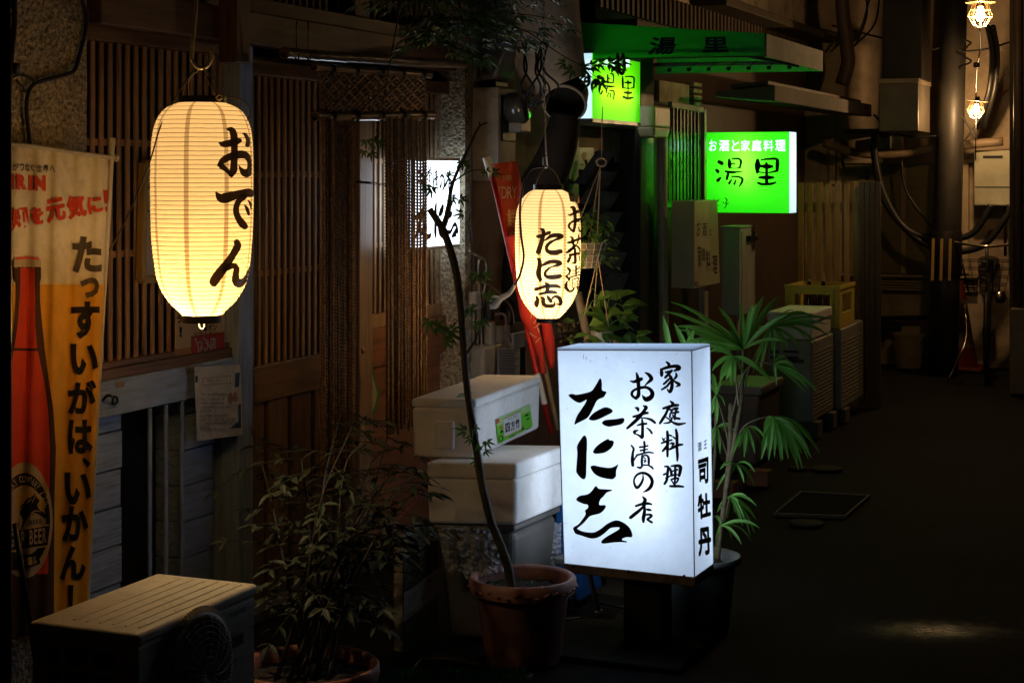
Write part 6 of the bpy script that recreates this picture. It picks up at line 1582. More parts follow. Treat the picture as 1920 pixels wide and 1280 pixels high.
# big duct with canvas sleeve and dark hose
CANV = mat('duct_wrap', (0.70, 0.58, 0.42), 0.8, 0.3, 7, bump=0.5, bscale=30, bdist=0.01, dirt=0.5, dirt_col=(0.12, 0.09, 0.06))
dt = thing('exhaust_duct', 'wrapped beige exhaust duct with an open dark mouth and a dark hose below it', 'duct', P(1040, 360, 7.9))
dd_ = 7.85
mb = MB(); mb.tube([P(x, y, dd_) for x, y in ((1000, -60), (1015, 40), (1030, 110), (1050, 160))], [.20, .18, .165, .135], 20, smooth_pts=6, caps=False); mb.build('sleeve', CANV, dt, smooth=True)
mo = P(1058, 195, dd_ - .05); axm = Vector((rgt * -.15 - fwd * .75 - Vector((0, 0, .55)))).normalized()
mb = MB(); mb.lathe([(.100, -.1), (.103, 0), (.094, .004), (.090, -.02), (.086, -.12), (0, -.12)], mo, 30, axis=axm); mb.build('mouth', mat('duct_dark', (0.02, 0.018, 0.015), 0.6, 0.3, 8, bump=0.1), dt, smooth=True, auto=40)
mb = MB(); mb.lathe([(.102, -.012), (.106, -.004), (.102, .006), (.094, .006)], mo, 30, axis=axm); mb.build('mouth_ring', CANV, dt, smooth=True)
mb = MB(); pts = catmull([tuple(P(x, y, dd_ + .02)) for x, y in ((1060, 215), (1052, 260), (1035, 310), (1010, 360), (995, 420), (985, 500), (980, 600))], 14)
mb.tube(pts, [lerp(.07, .105, min(1, i / len(pts) * 1.8)) for i in range(len(pts))], 16); mb.build('hose', mat('dark_hose', (0.035, 0.028, 0.021), 0.85, 0.3, 8, bump=0.1), dt, smooth=True)
# loose cables bunch and a bracket near the chain
rnd = random.Random(17)
for k in range(7):
    x0 = rnd.uniform(975, 1030); mb = MB()
    mb.tube([P(x0, 80, 7.4), P(x0 + rnd.uniform(-20, 10), 130, 7.35), P(x0 + rnd.uniform(-25, 20), 165, 7.35), P(x0 + rnd.uniform(-30, 20), 195 + rnd.uniform(-20, 15), 7.4)], .005, 6, smooth_pts=5)
    tag(mb.build('loose_cable', CABLE, smooth=True), 'loose dark cable in the tangle hanging beside the exhaust duct', 'cable', 'loose cables by the exhaust duct')

# gas meter group
gm = thing('gas_meter', 'grey gas meter with pipes and a printed tag, under the meter cabinet', 'gas meter', PX(935, 740, W + .15))
Xg = W + .12
for x0, x1, y0, y1, r in ((918, 918, 603, 730, .026), (934, 934, 610, 728, .024), (948, 948, 608, 720, .020)):
    mb = MB(); mb.tube([PX(x0, y0, Xg), PX(x1, y1, Xg)], r, 16); mb.build('pipe', PVCB, gm, smooth=True, auto=50)
mb = MB(); mb.tube([PX(x, y, Xg) for x, y in ((917, 600), (917, 575), (925, 562), (945, 560), (953, 575), (953, 610))], .022, 14, smooth_pts=5); mb.build('bend', mat('iron_pipe', (0.09, 0.075, 0.06), 0.5, 0.4, 12, bump=0.3, metal=0.5), gm, smooth=True)
mb = MB(); a = PX(908, 650, Xg + .03); b = PX(960, 700, Xg + .03); mb.box(Xg - .05, Xg + .03, a.y, b.y, b.z, a.z); mb.build('body', PVCB, gm, bevel=.02, seg=4)
mb = MB(); a = PX(970, 640, Xg + .02); b = PX(986, 724, Xg + .02); mb.box(Xg - .05, Xg + .02, a.y, b.y, b.z, a.z); mb.build('black_box', METALK, gm, bevel=.006)
mb = MB(); a = PX(963, 624, Xg + .05); b = PX(985, 650, Xg + .05); mb.box(Xg - .02, Xg + .05, a.y, b.y, b.z, a.z); mb.build('white_box', MATS['pale_cover'], gm, bevel=.006)
Xt = Xg + .06
mb = MB(); mb.prism([PX(933, 651, Xt), PX(975, 654, Xt), PX(974, 714, Xt), PX(932, 712, Xt)], (.001, 0, 0)); tg = mb.build('tag', mat('tag_paper', (0.55, 0.53, 0.50), 0.6, 0.08, 10, bump=0.05), gm)
st2 = plane_surf((Xt + .0012, 7, 1), (1, 0, 0))
tx = []
for k in range(11):
    x = 936
    while x < 971 - (k % 3) * 4:
        tx.append(shp_poly([(x, 656 + k * 4.9), (x + 2.2, 656.1 + k * 4.9), (x + 2.2, 658.2 + k * 4.9), (x, 658.1 + k * 4.9)], smooth=False)); x += 3.1
lay('tag_writing', tx, st2, mat('grey_ink', (0.08, 0.08, 0.09), 0.6, 0.1, 10, bump=0), tg)
mb = MB()
for x, w_ in ((887, .008), (896, .006)):
    mb.tube([PX(x, 480, Xg - .05), PX(x - 1, 740, Xg - .05)], w_, 8)
mb.build('thin_pipes', PVCB, gm, smooth=True)
pg = thing('plug_adapter', 'white mains plug hanging on its cord beside the grey downpipe', 'plug', PX(900, 580, Xg + .06))
mb = MB(); a = PX(893, 548, Xg + .06); b = PX(909, 578, Xg + .06); mb.box(Xg + .02, Xg + .06, a.y, b.y, b.z, a.z); mb.build('body', MATS['pale_cover'], pg, bevel=.01, seg=3)
mb = MB()
mb.tube([PX(x, y, Xg + .05) for x, y in ((899, 548), (897, 500), (900, 487), (908, 486), (912, 500), (909, 540), (900, 580), (903, 640), (897, 690), (890, 720), (884, 760))], .004, 7, smooth_pts=5)
mb.tube([PX(x, y, Xg + .05) for x, y in ((906, 485), (885, 475), (880, 470))], .005, 7, smooth_pts=4)
mb.build('cord', mat('white_cord', (0.42, 0.38, 0.32), 0.5, 0.1, 10, bump=0), pg, smooth=True)
mb = MB(); mb.tube([PX(x, y, Xg + .1) for x, y in ((893, 530), (905, 530), (925, 540), (945, 560), (960, 580), (965, 610))], .0035, 7, smooth_pts=5); mb.tube([PX(x, y, Xg + .1) for x, y in ((930, 590), (945, 590), (950, 610), (958, 640))], .006, 7, smooth_pts=5)
tag(mb.build('gas_hose', mat('pink_hose', (0.36, 0.24, 0.21), 0.5, 0.15, 10, bump=0), smooth=True), 'thin pinkish hoses looping over the gas meter', 'hose')

# ------------------------------------------------------------------ red banner furled on its pole
DR = 6.85
rb = thing('red_banner', 'half furled red drink banner on a red pole, behind the smaller lantern', 'banner', Vector((P(1035, 810, DR).x, P(1035, 810, DR).y, 0)))
REDC = mat('red_cloth', (0.50, 0.035, 0.022), 0.7, 0.25, 6, bump=0.35, bscale=50, bdist=0.004, spec=0.2)
REDC2 = mat('dull_red_cloth', (0.36, 0.06, 0.035), 0.75, 0.25, 6, bump=0.35, bscale=50, bdist=0.004, spec=0.2)
def rsurf(px, py, eps=0.0):
    return P(px, py, DR + .05 - .02 * math.sin((px - 920) * .13) - .004 * math.sin(py * .05 + px * .1) - eps)
rl = lay('cloth', [shp_poly([(923, 307), (968, 302), (975, 330), (981, 362), (975, 395), (968, 430), (962, 470), (950, 478), (944, 420)], smooth=False)], rsurf, REDC2, rb, 0, cut=4)
GOLD2 = mat('gold_letters', (0.55, 0.38, 0.20), 0.6, 0.15, 10, bump=0)
SILV = mat('silver_letters', (0.50, 0.42, 0.36), 0.6, 0.15, 10, bump=0)
lay('banner_writing', [shp_glyph(ch, (942.5 + 3.5 * k, 329.5 - .2 * k, 945.5 + 3.5 * k, 339 - .2 * k), 0.01) for k, ch in enumerate('SUPER')] + [shp_glyph(ch, b_, 0.0) for ch, b_ in (('D', (941, 350, 950, 372)), ('R', (951, 350, 960, 372)), ('Y', (960, 350, 969, 372)))] + [shp_stroke([(936, 350, 1.5), (937, 355, .8)]), shp_stroke([(939, 350, 1.5), (940, 355, .8)])] + [shp_glyph('ア', (927, 321, 931, 326), 0.01)][:0], rsurf, SILV, rl, .004, cut=4)
lay('banner_gold', [shp_glyph('鮮', (951, 392, 967, 426), 0.01), shp_glyph('度', (955, 432, 966, 462), 0.01)], rsurf, GOLD2, rl, .004, cut=4)
# furled cloth wound round the pole
mb = MB(); pts = []; ra = []
for k in range(60):
    t = k / 59; y = lerp(440, 700, t); x = lerp(962, 1018, t) + 3 * math.sin(t * 9)
    pts.append(P(x, y, DR)); ra.append(.012 + .026 * math.sin(min(1, .25 + t * .85) * math.pi) ** .7 * (1 + .15 * math.sin(t * 24)))
mb.tube(pts, ra, 14); mb.build('furled_cloth', REDC, rb, smooth=True)
lay('furled_marks', [shp_stroke([(992 + rnd.uniform(-5, 22), y, 1.6), (1000 + rnd.uniform(-6, 14), y + 9, 1.2)]) for y in range(570, 640, 9)], lambda x, y, e=0: P(x, y, DR - .055 - e), GOLD2, rb, 0)
mb = MB(); mb.tube([P(1018, 575, DR + .02), P(1030, 640, DR + .02), P(1035, 690, DR + .02)], [.02, .024, .012], 10, smooth_pts=4); mb.build('cloth_tail', REDC, rb, smooth=True)
REDPL = mat('red_pole', (0.45, 0.02, 0.015), 0.3, 0.15, 10, bump=0)
mb = MB(); mb.tube([P(916, 300, DR), P(1008, 705, DR), P(1034, 812, DR)], .0105, 10); mb.build('pole', REDPL, rb, smooth=True)
mb = MB(); mb.tube([P(912, 295, DR), P(921, 330, DR)], [.0165, .0145], 14); mb.build('pole_cap', mat('white_cap', (0.6, 0.6, 0.58), 0.35, 0.1, 10, bump=0), rb, smooth=True, auto=50)
mb = MB(); mb.tube([P(1007, 700, DR), P(1021, 757, DR)], .0125, 12); mb.build('white_band', MATS['white_cap'], rb, smooth=True, auto=50)
mb = MB(); mb.tube([P(1012, 640, DR + .12), P(1046, 806, DR + .1)], .0095, 10)
tag(mb.build('bamboo_stick', mat('tan_stick', (0.42, 0.27, 0.11), 0.5, 0.3, 14, bump=0.1), smooth=True), 'tan bamboo stick leaning beside the red banner pole', 'stick')
mb = MB(); mb.tube([P(1083, 548, 7.0), P(1104, 645, 7.0), P(1130, 760, 7.0)], .017, 12)
tag(mb.build('wooden_pole', mat('grey_stick', (0.26, 0.21, 0.15), 0.55, 0.3, 10, bump=0.1), smooth=True), 'thick greyish wooden pole leaning behind the lit floor sign', 'pole')

# ------------------------------------------------------------------ door surroundings: stickers, louvre window, hanging plants
XT = W - .097
s1_ = thing('warning_sticker', 'white sticker with a red ring and yellow face beneath the lime sign', 'sticker', PX(1162, 305, XT))
mb = MB(); mb.prism([PX(1150, 250, XT), PX(1173, 250, XT), PX(1174, 305, XT), PX(1152, 304, XT)], (.002, 0, 0)); mb.build('sheet', mat('sticker_white', (0.62, 0.58, 0.52), 0.5, 0.05, 10, bump=0), s1_)
sx = plane_surf((XT + .0022, 9, 1), (1, 0, 0))
lay('ring', [shp_stroke([(1162 + 9 * math.cos(a), 272 + 15 * math.sin(a), 2.6) for a in [k * math.pi / 10 for k in range(21)]], 2)], sx, REDL, s1_)
lay('face', [shp_poly(oval(1162, 273, 6.5, 10.5), smooth=False)], sx, mat('sticker_yellow', (0.6, 0.52, 0.03), 0.5, 0.05, 10, bump=0), s1_, .0005)
lay('caption', [shp_poly([(1156 + 3 * k, 289 + j * 4), (1158 + 3 * k, 289 + j * 4), (1158 + 3 * k, 291.4 + j * 4), (1156 + 3 * k, 291.4 + j * 4)], smooth=False) for k in range(5) for j in range(4)], sx, REDL, s1_, .0005)
s2_ = thing('black_plate', 'small black plate with a yellowish animal figure on the wall left of the warning sticker', 'plate', PX(1096, 318, XT))
mb = MB(); mb.prism([PX(1081, 277, XT), PX(1112, 277, XT), PX(1112, 318, XT), PX(1081, 318, XT)], (.006, 0, 0)); mb.build('plate', mat('plate_black', (0.012, 0.012, 0.012), 0.3, 0.1, 8, bump=0), s2_)
sx2 = plane_surf((XT + .0064, 8.6, 1), (1, 0, 0))
lay('figure', [shp_poly([(1090, 291), (1094, 286), (1099, 285), (1101, 289), (1098, 291), (1099, 300), (1102, 303), (1096, 304), (1094, 297), (1091, 296)], smooth=False)], sx2, mat('figure_tan', (0.4, 0.3, 0.12), 0.5, 0.1, 8, bump=0), s2_)
lay('writing', [shp_poly([(1088 + 3 * k, 308), (1090 + 3 * k, 308), (1090 + 3 * k, 311), (1088 + 3 * k, 311)], smooth=False) for k in range(6)], sx2, MATS['figure_tan'], s2_)
lw = thing('louvre_window', 'open louvre window with slanting dull panes behind the hanging plants', 'window', PX(1125, 540, W - .05))
BLADE = mat('louvre_glass', (0.16, 0.18, 0.20), 0.3, 0.3, 8, bump=0.1, spec=0.7)
for k in range(7):
    a = P(1093 + k * 7, 345 + k * 38, 8.9); b = P(1137 + k * 4, 284 + k * 38, 8.75)
    mb = MB(); mb.bar(a, b, .11, .006, up=(-_s * .2, _c * .2, 1)); mb.build('pane', BLADE, lw)
mb = MB(); mb.bar(P(1098, 300, 8.95), P(1160, 560, 8.95), .012, .012); mb.build('frame', DKFR, lw)
CORD = mat('plant_string', (0.36, 0.27, 0.17), 0.7, 0.2, 20, bump=0)
FERN = plant_mat('fern_leaf', (0.07, 0.20, 0.03), (0.18, 0.32, 0.07), 0.4, 0.45)
POTH = plant_mat('pothos_leaf', (0.05, 0.14, 0.025), (0.11, 0.22, 0.05), 0.35, 0.3)
DP = 6.72
hp = thing('hanging_planter', 'upper hanging wire basket with a bushy green plant, right of the smaller lantern', 'hanging plant', P(1105, 500, DP))
mb = MB(); cr = P(1128, 304, DP); mb.tube([cr + rgt * .019 * math.cos(a) + Vector((0, 0, .016 * math.sin(a))) for a in [k * math.pi / 8 for k in range(17)]], .0045, 8, caps=False); mb.build('ring', CORD, hp, smooth=True)
mb = MB()
for x, y, d in ((1084, 420, DP - .1), (1104, 455, DP + .05), (1119, 470, DP - .05)):
    mb.tube([P(1126, 312, DP), P(x, y, d)], .0022, 5)
mb.tube([P(1128, 300, DP), P(1128, 250, DP), P(1130, 200, DP)], .002, 5)
mb.build('strings', CORD, hp)
mb = MB(); WHW = mat('white_wire', (0.45, 0.42, 0.36), 0.4, 0.1, 10, bump=0)
cbk = P(1098, 455, DP)
for j in range(5):
    r = .085 - .008 * j; z = -.024 * j
    mb.tube([cbk + Vector((r * math.cos(a), r * math.sin(a), z)) for a in [k * math.pi / 12 for k in range(25)]], .0018, 5, caps=False)
for k in range(16):
    a = k * math.pi / 8; mb.tube([cbk + Vector((.085 * math.cos(a), .085 * math.sin(a), 0)), cbk + Vector((.053 * math.cos(a), .053 * math.sin(a), -.098))], .0016, 5)
mb.build('basket', WHW, hp)
mb = MB(); mb.lathe([(0, -.09), (.05, -.09), (.08, -.002), (.0, -.002)], cbk, 20); mb.build('pot', mat('inner_pot', (0.20, 0.17, 0.12), .7, .2, 8), hp, smooth=True, auto=40)
fm = MB(); rnd = random.Random(14)
for k in range(420):
    a = rnd.uniform(0, 6.28); r = rnd.uniform(.0, .12); 
    p = cbk + Vector((r * math.cos(a), r * math.sin(a), rnd.uniform(-.05, .13) - r * .4))
    leaf(fm, p, Vector((math.cos(a), math.sin(a), rnd.uniform(-.8, .8))), Vector((rnd.uniform(-.5, .5), rnd.uniform(-.5, .5), 1)), rnd.uniform(.02, .05), rnd.uniform(.008, .016), .1, .3)
fm.build('foliage', FERN, hp)
hp2 = thing('hanging_planter', 'lower hanging pot with broad heart-shaped leaves, above the lit floor sign', 'hanging plant', P(1130, 645, DP - .1))
D3 = DP - .05
mb = MB()
for x, y, d in ((1096, 590, D3), (1141, 612, D3 - .05), (1112, 600, D3 + .08)):
    mb.tube([P(1121, 482, D3), P(x, y, d)], .0022, 5)
mb.build('strings', CORD, hp2)
mb = MB(); c3 = P(1128, 640, D3); mb.lathe([(0, -.04), (.032, -.04), (.042, .035), (.046, .04), (.040, .04), (.036, .02), (0, .02)], c3, 24); mb.build('pot', mat('white_pot', (0.5, 0.47, 0.40), 0.4, 0.1, 8, bump=0.05), hp2, smooth=True, auto=40)
hm = MB(); rnd = random.Random(23)
for k in range(60):
    x, y = rnd.uniform(1045, 1195), rnd.uniform(548, 640)
    if x < 1095 and rnd.random() < .55: continue
    if k < 14: x, y = [(1160, 555), (1190, 575), (1205, 583), (1150, 560), (1120, 560), (1110, 575), (1180, 600), (1192, 620), (1165, 590), (1140, 585), (1150, 630), (1170, 628), (1064, 665), (1055, 600)][k]
    p = P(x, y, D3 + rnd.uniform(-.12, .14)); a = rnd.uniform(-.6, .9)
    L = rnd.uniform(.05, .085)
    leaf(hm, p, rgt * math.cos(a) - Vector((0, 0, 1)) * math.sin(a) - fwd * .2, -fwd * rnd.uniform(.2, .9) + Vector((rnd.uniform(-.3, .3), 0, 1)), L, L * .72, .10, .3)
hst = MB()
for k in range(14):
    x, y = rnd.uniform(1070, 1195), rnd.uniform(560, 625)
    hst.tube([c3 + Vector((0, 0, .03)), P((x + 1128) / 2, y - 20, D3), P(x, y, D3)], .0018, 5, smooth_pts=4)
hst.build('stems', FERN, hp2)
hm.build('leaves', POTH, hp2)
hp3 = thing('wire_basket', 'small wire basket of dry leaves hanging just below the smaller lantern', 'basket', P(1058, 642, 7.05))
mb = MB(); c4 = P(1060, 612, 7.05)
for j in range(4):
    mb.tube([c4 + Vector((.075 * math.cos(a), .075 * math.sin(a), -.02 * j)) for a in [k * math.pi / 12 for k in range(25)]], .0016, 5, caps=False)
for k in range(18):
    a = k * math.pi / 9; mb.tube([c4 + Vector((.075 * math.cos(a), .075 * math.sin(a), 0)), c4 + Vector((.06 * math.cos(a), .06 * math.sin(a), -.066))], .0014, 5)
mb.build('wires', METALK, hp3)
mb = MB()
for k in range(140):
    a = rnd.uniform(0, 6.28); r = rnd.uniform(0, .065); p = c4 + Vector((r * math.cos(a), r * math.sin(a), rnd.uniform(-.06, .02)))
    leaf(mb, p, Vector((rnd.uniform(-1, 1), rnd.uniform(-1, 1), rnd.uniform(-.5, .8))), (0, 0, 1), rnd.uniform(.02, .04), .012, .2, .3)
mb.build('dry_leaves', plant_mat('dry_leaf', (0.30, 0.24, 0.12), (0.16, 0.10, 0.04), 0.3, 0.6), hp3)
mb = MB(); mb.tube([P(1045, 600, 7.05), P(1050, 560, 7.05), P(1058, 520, 7.05)], .002, 5); mb.build('wire_handle', METALK, hp3)

# ------------------------------------------------------------------ the green lit signs and the awning
GRA = glow_sheet('green_acrylic', (0.10, 0.85, 0.02), (0.03, 0.45, 0.02), (0.0, 1.0, 0.006), 0.24, 0.8, 0.05)
GRAB = glow_sheet('green_acrylic_back', (0.30, 0.85, 0.02), (0.03, 0.45, 0.02), (0.0, 1.0, 0.006), 0.03, 0.15, 0.05)
GRA2 = glow_sheet('lime_acrylic', (0.30, 0.85, 0.01), (0.05, 0.45, 0.02), (0.03, 1.0, 0.0), 0.27, 0.8, 0.05)
WHA = glow_sheet('sign_edge_white', (0.5, 0.6, 0.7), (0.6, 0.62, 0.65), (0.42, 0.56, 0.72), 0.75, 0.8, 0.04)
WHW2 = glow_sheet('white_letters', (0.5, 0.65, 0.55), (0.6, 0.7, 0.6), (0.55, 0.85, 0.75), 0.9, 0.8, 0.04)
# sign one: flat on the wall over the door
X1 = W + .08
g1 = thing('green_sign', 'lime green lit box sign flat on the wall, partly hidden by maple leaves', 'sign', PX(1150, 226, X1))
ya_, yb2 = YX(1110, X1), YX(1200, X1); zt1_, zb1_ = PX(1110, 100, X1).z, PX(1110, 222, X1).z
XL = PY(1084, 200, ya_).x
mb = MB(); mb.quad((X1, ya_, zb1_), (X1, yb2, zb1_), (X1, yb2, zt1_), (X1, ya_, zt1_)); mb.build('front_panel', GRA2, g1)
mb = MB(); mb.quad((XL, ya_, zb1_), (X1, ya_, zb1_), (X1, ya_, zt1_), (XL, ya_, zt1_)); mb.build('end_panel', WHA, g1)
mb = MB(); mb.box(XL, X1 + .004, ya_ - .002, yb2 + .004, zb1_ - .02, zb1_ - .001); mb.box(XL, X1 + .004, ya_ - .002, yb2 + .004, zt1_ + .001, zt1_ + .02); mb.box(XL - .01, XL - .003, ya_, yb2, zb1_, zt1_); mb.build('casing', mat('alu_frame', (0.35, 0.38, 0.38), 0.35, 0.2, 10, metal=0.5, bump=0.05), g1)
mb = MB(); mb.tube([(X1 - .07, lerp(ya_, yb2, .15), lerp(zb1_, zt1_, .45)), (X1 - .07, lerp(ya_, yb2, .85), lerp(zb1_, zt1_, .45))], .013, 10); mb.build('tube_lamp', emis('fluorescent_tube_c', (1, 1, .9), 10.0), g1, smooth=True)
sg1 = plane_surf((X1, 9, 1.9), (1, 0, 0))
k1 = (1080, 90, 8.536)
YU = [[(545, 415, 15), (590, 425, 28), (600, 490, 25), (590, 560, 25)], [(505, 435, 25), (505, 550, 40)], [(505, 555, 25), (590, 560, 25)], [(505, 490, 30), (545, 495, 18)], [(470, 605, 25), (540, 620, 38), (610, 615, 22)], [(500, 625, 28), (480, 715, 25)], [(530, 680, 20), (600, 695, 28), (605, 760, 25), (590, 828, 18)], [(520, 720, 20), (500, 780, 20)], [(552, 730, 20), (545, 795, 18)], [(425, 690, 22), (395, 735, 35)], [(405, 590, 40), (390, 600, 25)], [(400, 470, 40), (440, 490, 30)]]
RI2 = [[(745, 460, 25), (745, 560, 40), (745, 640, 30)], [(790, 460, 25), (880, 460, 28), (925, 490, 30), (920, 630, 28)], [(750, 640, 25), (840, 650, 18), (920, 640, 25)], [(785, 555, 30), (870, 560, 40)], [(828, 520, 25), (830, 650, 22), (828, 800, 25)], [(770, 715, 30), (825, 720, 50), (885, 720, 30)], [(755, 785, 35), (830, 810, 45), (905, 795, 25)]]
lay('writing', [shp_stroke(Cc(*k1, p)) for p in YU + RI2], sg1, INK, g1)
mb = MB(); mb.tube([P(x, y, 8.5) for x, y in ((1158, 100), (1159, 120), (1161, 132), (1166, 139), (1170, 132), (1171, 120), (1168, 100))], .008, 8, smooth_pts=5)
tag(mb.build('cable_loop', CABLE, smooth=True), 'dark cable loop hanging under the awning in front of the lime sign', 'cable')
lay('small_writing', [shp_glyph(ch, (1120 + 12.5 * k, 110 + .5 * k, 1130.5 + 12.5 * k, 124 + .5 * k), 0.02) for k, ch in enumerate('と家庭料理')] , sg1, WHW2, g1)
# sign two: stands out from the wall
YS = 10.8
g2 = thing('green_sign', 'bright green lit box sign with white edge, standing out from the wall', 'sign', PY(1400, 400, YS))
a, b = PY(1323, 248, YS), PY(1480, 399, YS); xs2 = b.x; th2 = YX(1493, xs2) - YS
zt2_, zb2_ = PY(1400, 248, YS).z, PY(1400, 399, YS).z
mb = MB(); mb.quad((a.x, YS, zb2_), (xs2, YS, zb2_), (xs2, YS, zt2_), (a.x, YS, zt2_)); mb.build('front_panel', GRA, g2)
mb = MB(); mb.quad((xs2, YS, zb2_), (xs2, YS + th2, zb2_), (xs2, YS + th2, zt2_), (xs2, YS, zt2_)); mb.build('edge_panel', WHA, g2)
mb = MB(); mb.quad((a.x, YS + th2, zb2_), (a.x, YS + th2, zt2_), (xs2, YS + th2, zt2_), (xs2, YS + th2, zb2_)); mb.build('back_panel', GRAB, g2)
mb = MB(); mb.quad((a.x, YS, zb2_), (xs2, YS, zb2_), (xs2, YS + th2, zb2_), (a.x, YS + th2, zb2_)); mb.quad((a.x, YS, zt2_), (xs2, YS, zt2_), (xs2, YS + th2, zt2_), (a.x, YS + th2, zt2_))
mb.build('casing', MATS['alu_frame'], g2)
mb = MB(); mb.tube([PY(1402, 270, YS + th2 * .5), PY(1402, 345, YS + th2 * .5)], .016, 10); mb.build('tube_lamp', emis('fluorescent_tube_d', (1, 1, .9), 22.0), g2, smooth=True)
mb = MB(); mb.box(W - .04, a.x - .001, YS + .02, YS + .05, zt2_ - .08, zt2_ - .05); mb.box(W - .04, a.x - .001, YS + .02, YS + .05, zb2_ + .05, zb2_ + .08); mb.build('bracket', DKFR, g2)
sg2 = plane_surf((0, YS, 0), (0, -1, 0))
k2 = (1315, 240, 7.532)
YU2 = [[(250, 480, 40), (290, 500, 45)], [(215, 595, 30), (235, 615, 40)], [(270, 705, 25), (235, 740, 40)], [(395, 450, 30), (400, 510, 50), (400, 560, 30)], [(440, 435, 18), (520, 435, 25), (560, 470, 28), (545, 560, 25)], [(400, 560, 18), (470, 572, 10), (545, 560, 20)], [(415, 505, 15), (470, 505, 18)], [(345, 615, 25), (450, 625, 28), (580, 615, 10)], [(380, 640, 35), (360, 720, 30)], [(430, 685, 18), (520, 690, 22), (580, 720, 30), (565, 780, 28), (535, 825, 15)], [(425, 735, 20), (395, 780, 30)], [(485, 745, 20), (468, 790, 28)]]
RI3 = [[(795, 460, 40), (795, 530, 70), (790, 620, 40)], [(845, 450, 15), (940, 440, 25), (1060, 440, 30), (1075, 500, 45), (1070, 600, 35)], [(800, 620, 20), (930, 635, 12), (1070, 605, 28)], [(840, 540, 30), (930, 545, 55), (1000, 545, 30)], [(920, 500, 30), (922, 620, 32), (922, 770, 40)], [(820, 700, 25), (920, 700, 50), (1020, 700, 25)], [(800, 775, 25), (860, 795, 30), (980, 790, 30), (1050, 770, 20)]]
lay('writing', [shp_stroke([(x, y, w * 1.25) for x, y, w in Cc(*k2, p)]) for p in YU2 + RI3] + [shp_stroke(Cc(*k2, p)) for p in ([(100, 1010, 12), (105, 1040, 14)], [(150, 1040, 10), (180, 1015, 14)], [(215, 1050, 10), (250, 1005, 8)], [(225, 1040, 10), (250, 1030, 8)], [(235, 1095, 8), (248, 1100, 10)], [(310, 1060, 14), (315, 1050, 10)], [(340, 990, 12), (365, 1020, 14), (345, 1050, 12)], [(330, 1070, 8), (380, 1065, 12)], [(360, 1055, 10), (350, 1100, 12), (325, 1135, 8)])], sg2, INK, g2)
xs_ = [(110, 220), (250, 395), (430, 540), (558, 690), (715, 850), (875, 1020), (1045, 1190)]
lay('small_writing', [shp_glyph(ch, (1315 + p / 7.532, 240 + 170 / 7.532, 1315 + q / 7.532, 240 + 328 / 7.532), 0.022) for ch, (p, q) in zip('お酒と家庭料理', xs_)], sg2, WHW2, g2)

# awning
AWN = plant_mat('green_canvas', (0.04, 0.62, 0.12), (0.03, 0.42, 0.09), 0.6, 0.55)
AWF = mat('weathered_canvas', (0.20, 0.21, 0.10), 0.7, 0.35, 4, (2, 1, .4), 0.3, dirt=0.7, dirt_col=(0.05, 0.05, 0.025), dirt_scale=6)
aw = thing('awning', 'green canvas awning with dark lettering on its near end, over the door', 'awning', (-2.6, 9.1, 2.14))
YN, YF = 8.43, 9.79
xw, xo = -3.1, PY(1435, 106, YN).x
zwt, zot, zb_a = PY(1090, 42, YN).z, PY(1435, 63, YN).z, PY(1090, 112, YN).z
zob = PY(1435, 106, YN).z
def canvas(name, a, b, c, d, m, n=10, sag=.006, seed=0):
    vs, fs = [], []
    a, b, c, d = Vector(a), Vector(b), Vector(c), Vector(d); nr_ = (b - a).cross(d - a).normalized()
    for i in range(n + 1):
        for j in range(n + 1):
            u, v = i / n, j / n
            vs.append(lerp(lerp(a, b, u), lerp(d, c, u), v) + nr_ * sag * (noise.noise((u * 4 + seed, v * 4, 1)) - .5 * math.sin(u * 3.14) * math.sin(v * 3.14)) * (4 * v * (1 - v) * u * (1 - u)) ** .3)
    for i in range(n):
        for j in range(n):
            q = i * (n + 1) + j; fs.append((q, q + n + 1, q + n + 2, q + 1))
    mb = MB(); mb.add(vs, fs); return mb.build(name, m, aw, smooth=True)
nearp = canvas('near_end', (xw, YN, zb_a), (xo, YN, zob), (xo, YN, zot), (xw, YN, zwt), AWN, seed=2)
canvas('far_end', (xw, YF, zb_a), (xo, YF, zob), (xo, YF, zot), (xw, YF, zwt), AWN, seed=5)
canvas('front_valance', (xo, YN, zob), (xo, YF, zob), (xo, YF, zot), (xo, YN, zot), AWF, seed=7)
canvas('top_sheet', (xw, YN, zwt), (xo, YN, zot), (xo, YF, zot), (xw, YF, zwt), AWN, seed=9, sag=.02)
mb = MB(); mb.tube([(xw, YF - .05, zb_a + .05), (xo - .03, YF - .05, zob + .05)], .011, 8); mb.tube([(xo - .03, YN + .03, zob + .03), (xo - .03, YF - .03, zob + .03)], .011, 8); mb.tube([(xw, YN + .03, zb_a + .03), (xo - .03, YN + .03, zob + .03)], .011, 8); mb.tube([(xo - .12, YF - .1, zob + .03), (xw + .1, YN + .5, zwt - .02)], .011, 8)
mb.build('frame_tubes', GREYM, aw, smooth=True)
mb = MB()
for k in range(8):
    x = lerp(xw + .1, xo - .06, k / 7); mb.lathe([(.0, -.012), (.012, -.008), (.014, 0), (.012, .008), (0, .012)], (x, YF - .07, zb_a + .015), 10); mb.bar((x, YF - .07, zb_a + .02), (x + .05, YF - .06, zb_a + .06), .004, .004)
cl2 = mb.build('lacing', METALK, aw, smooth=True)
mb = MB(); mb.tube([(xo + .003, YN - .004, zob), (xo + .003, YN - .004, zot)], .006, 6); mb.tube([(xw, YN - .004, zb_a), (xo, YN - .004, zob)], .004, 6); mb.build('piping', mat('canvas_piping', (0.12, 0.16, 0.05), .6, .2, 8, bump=0), aw, smooth=True)
snear = plane_surf((0, YN - .009, 0), (0, -1, 0))
NAVY = mat('navy_print', (0.008, 0.008, 0.05), 0.6, 0.2, 8, bump=0)
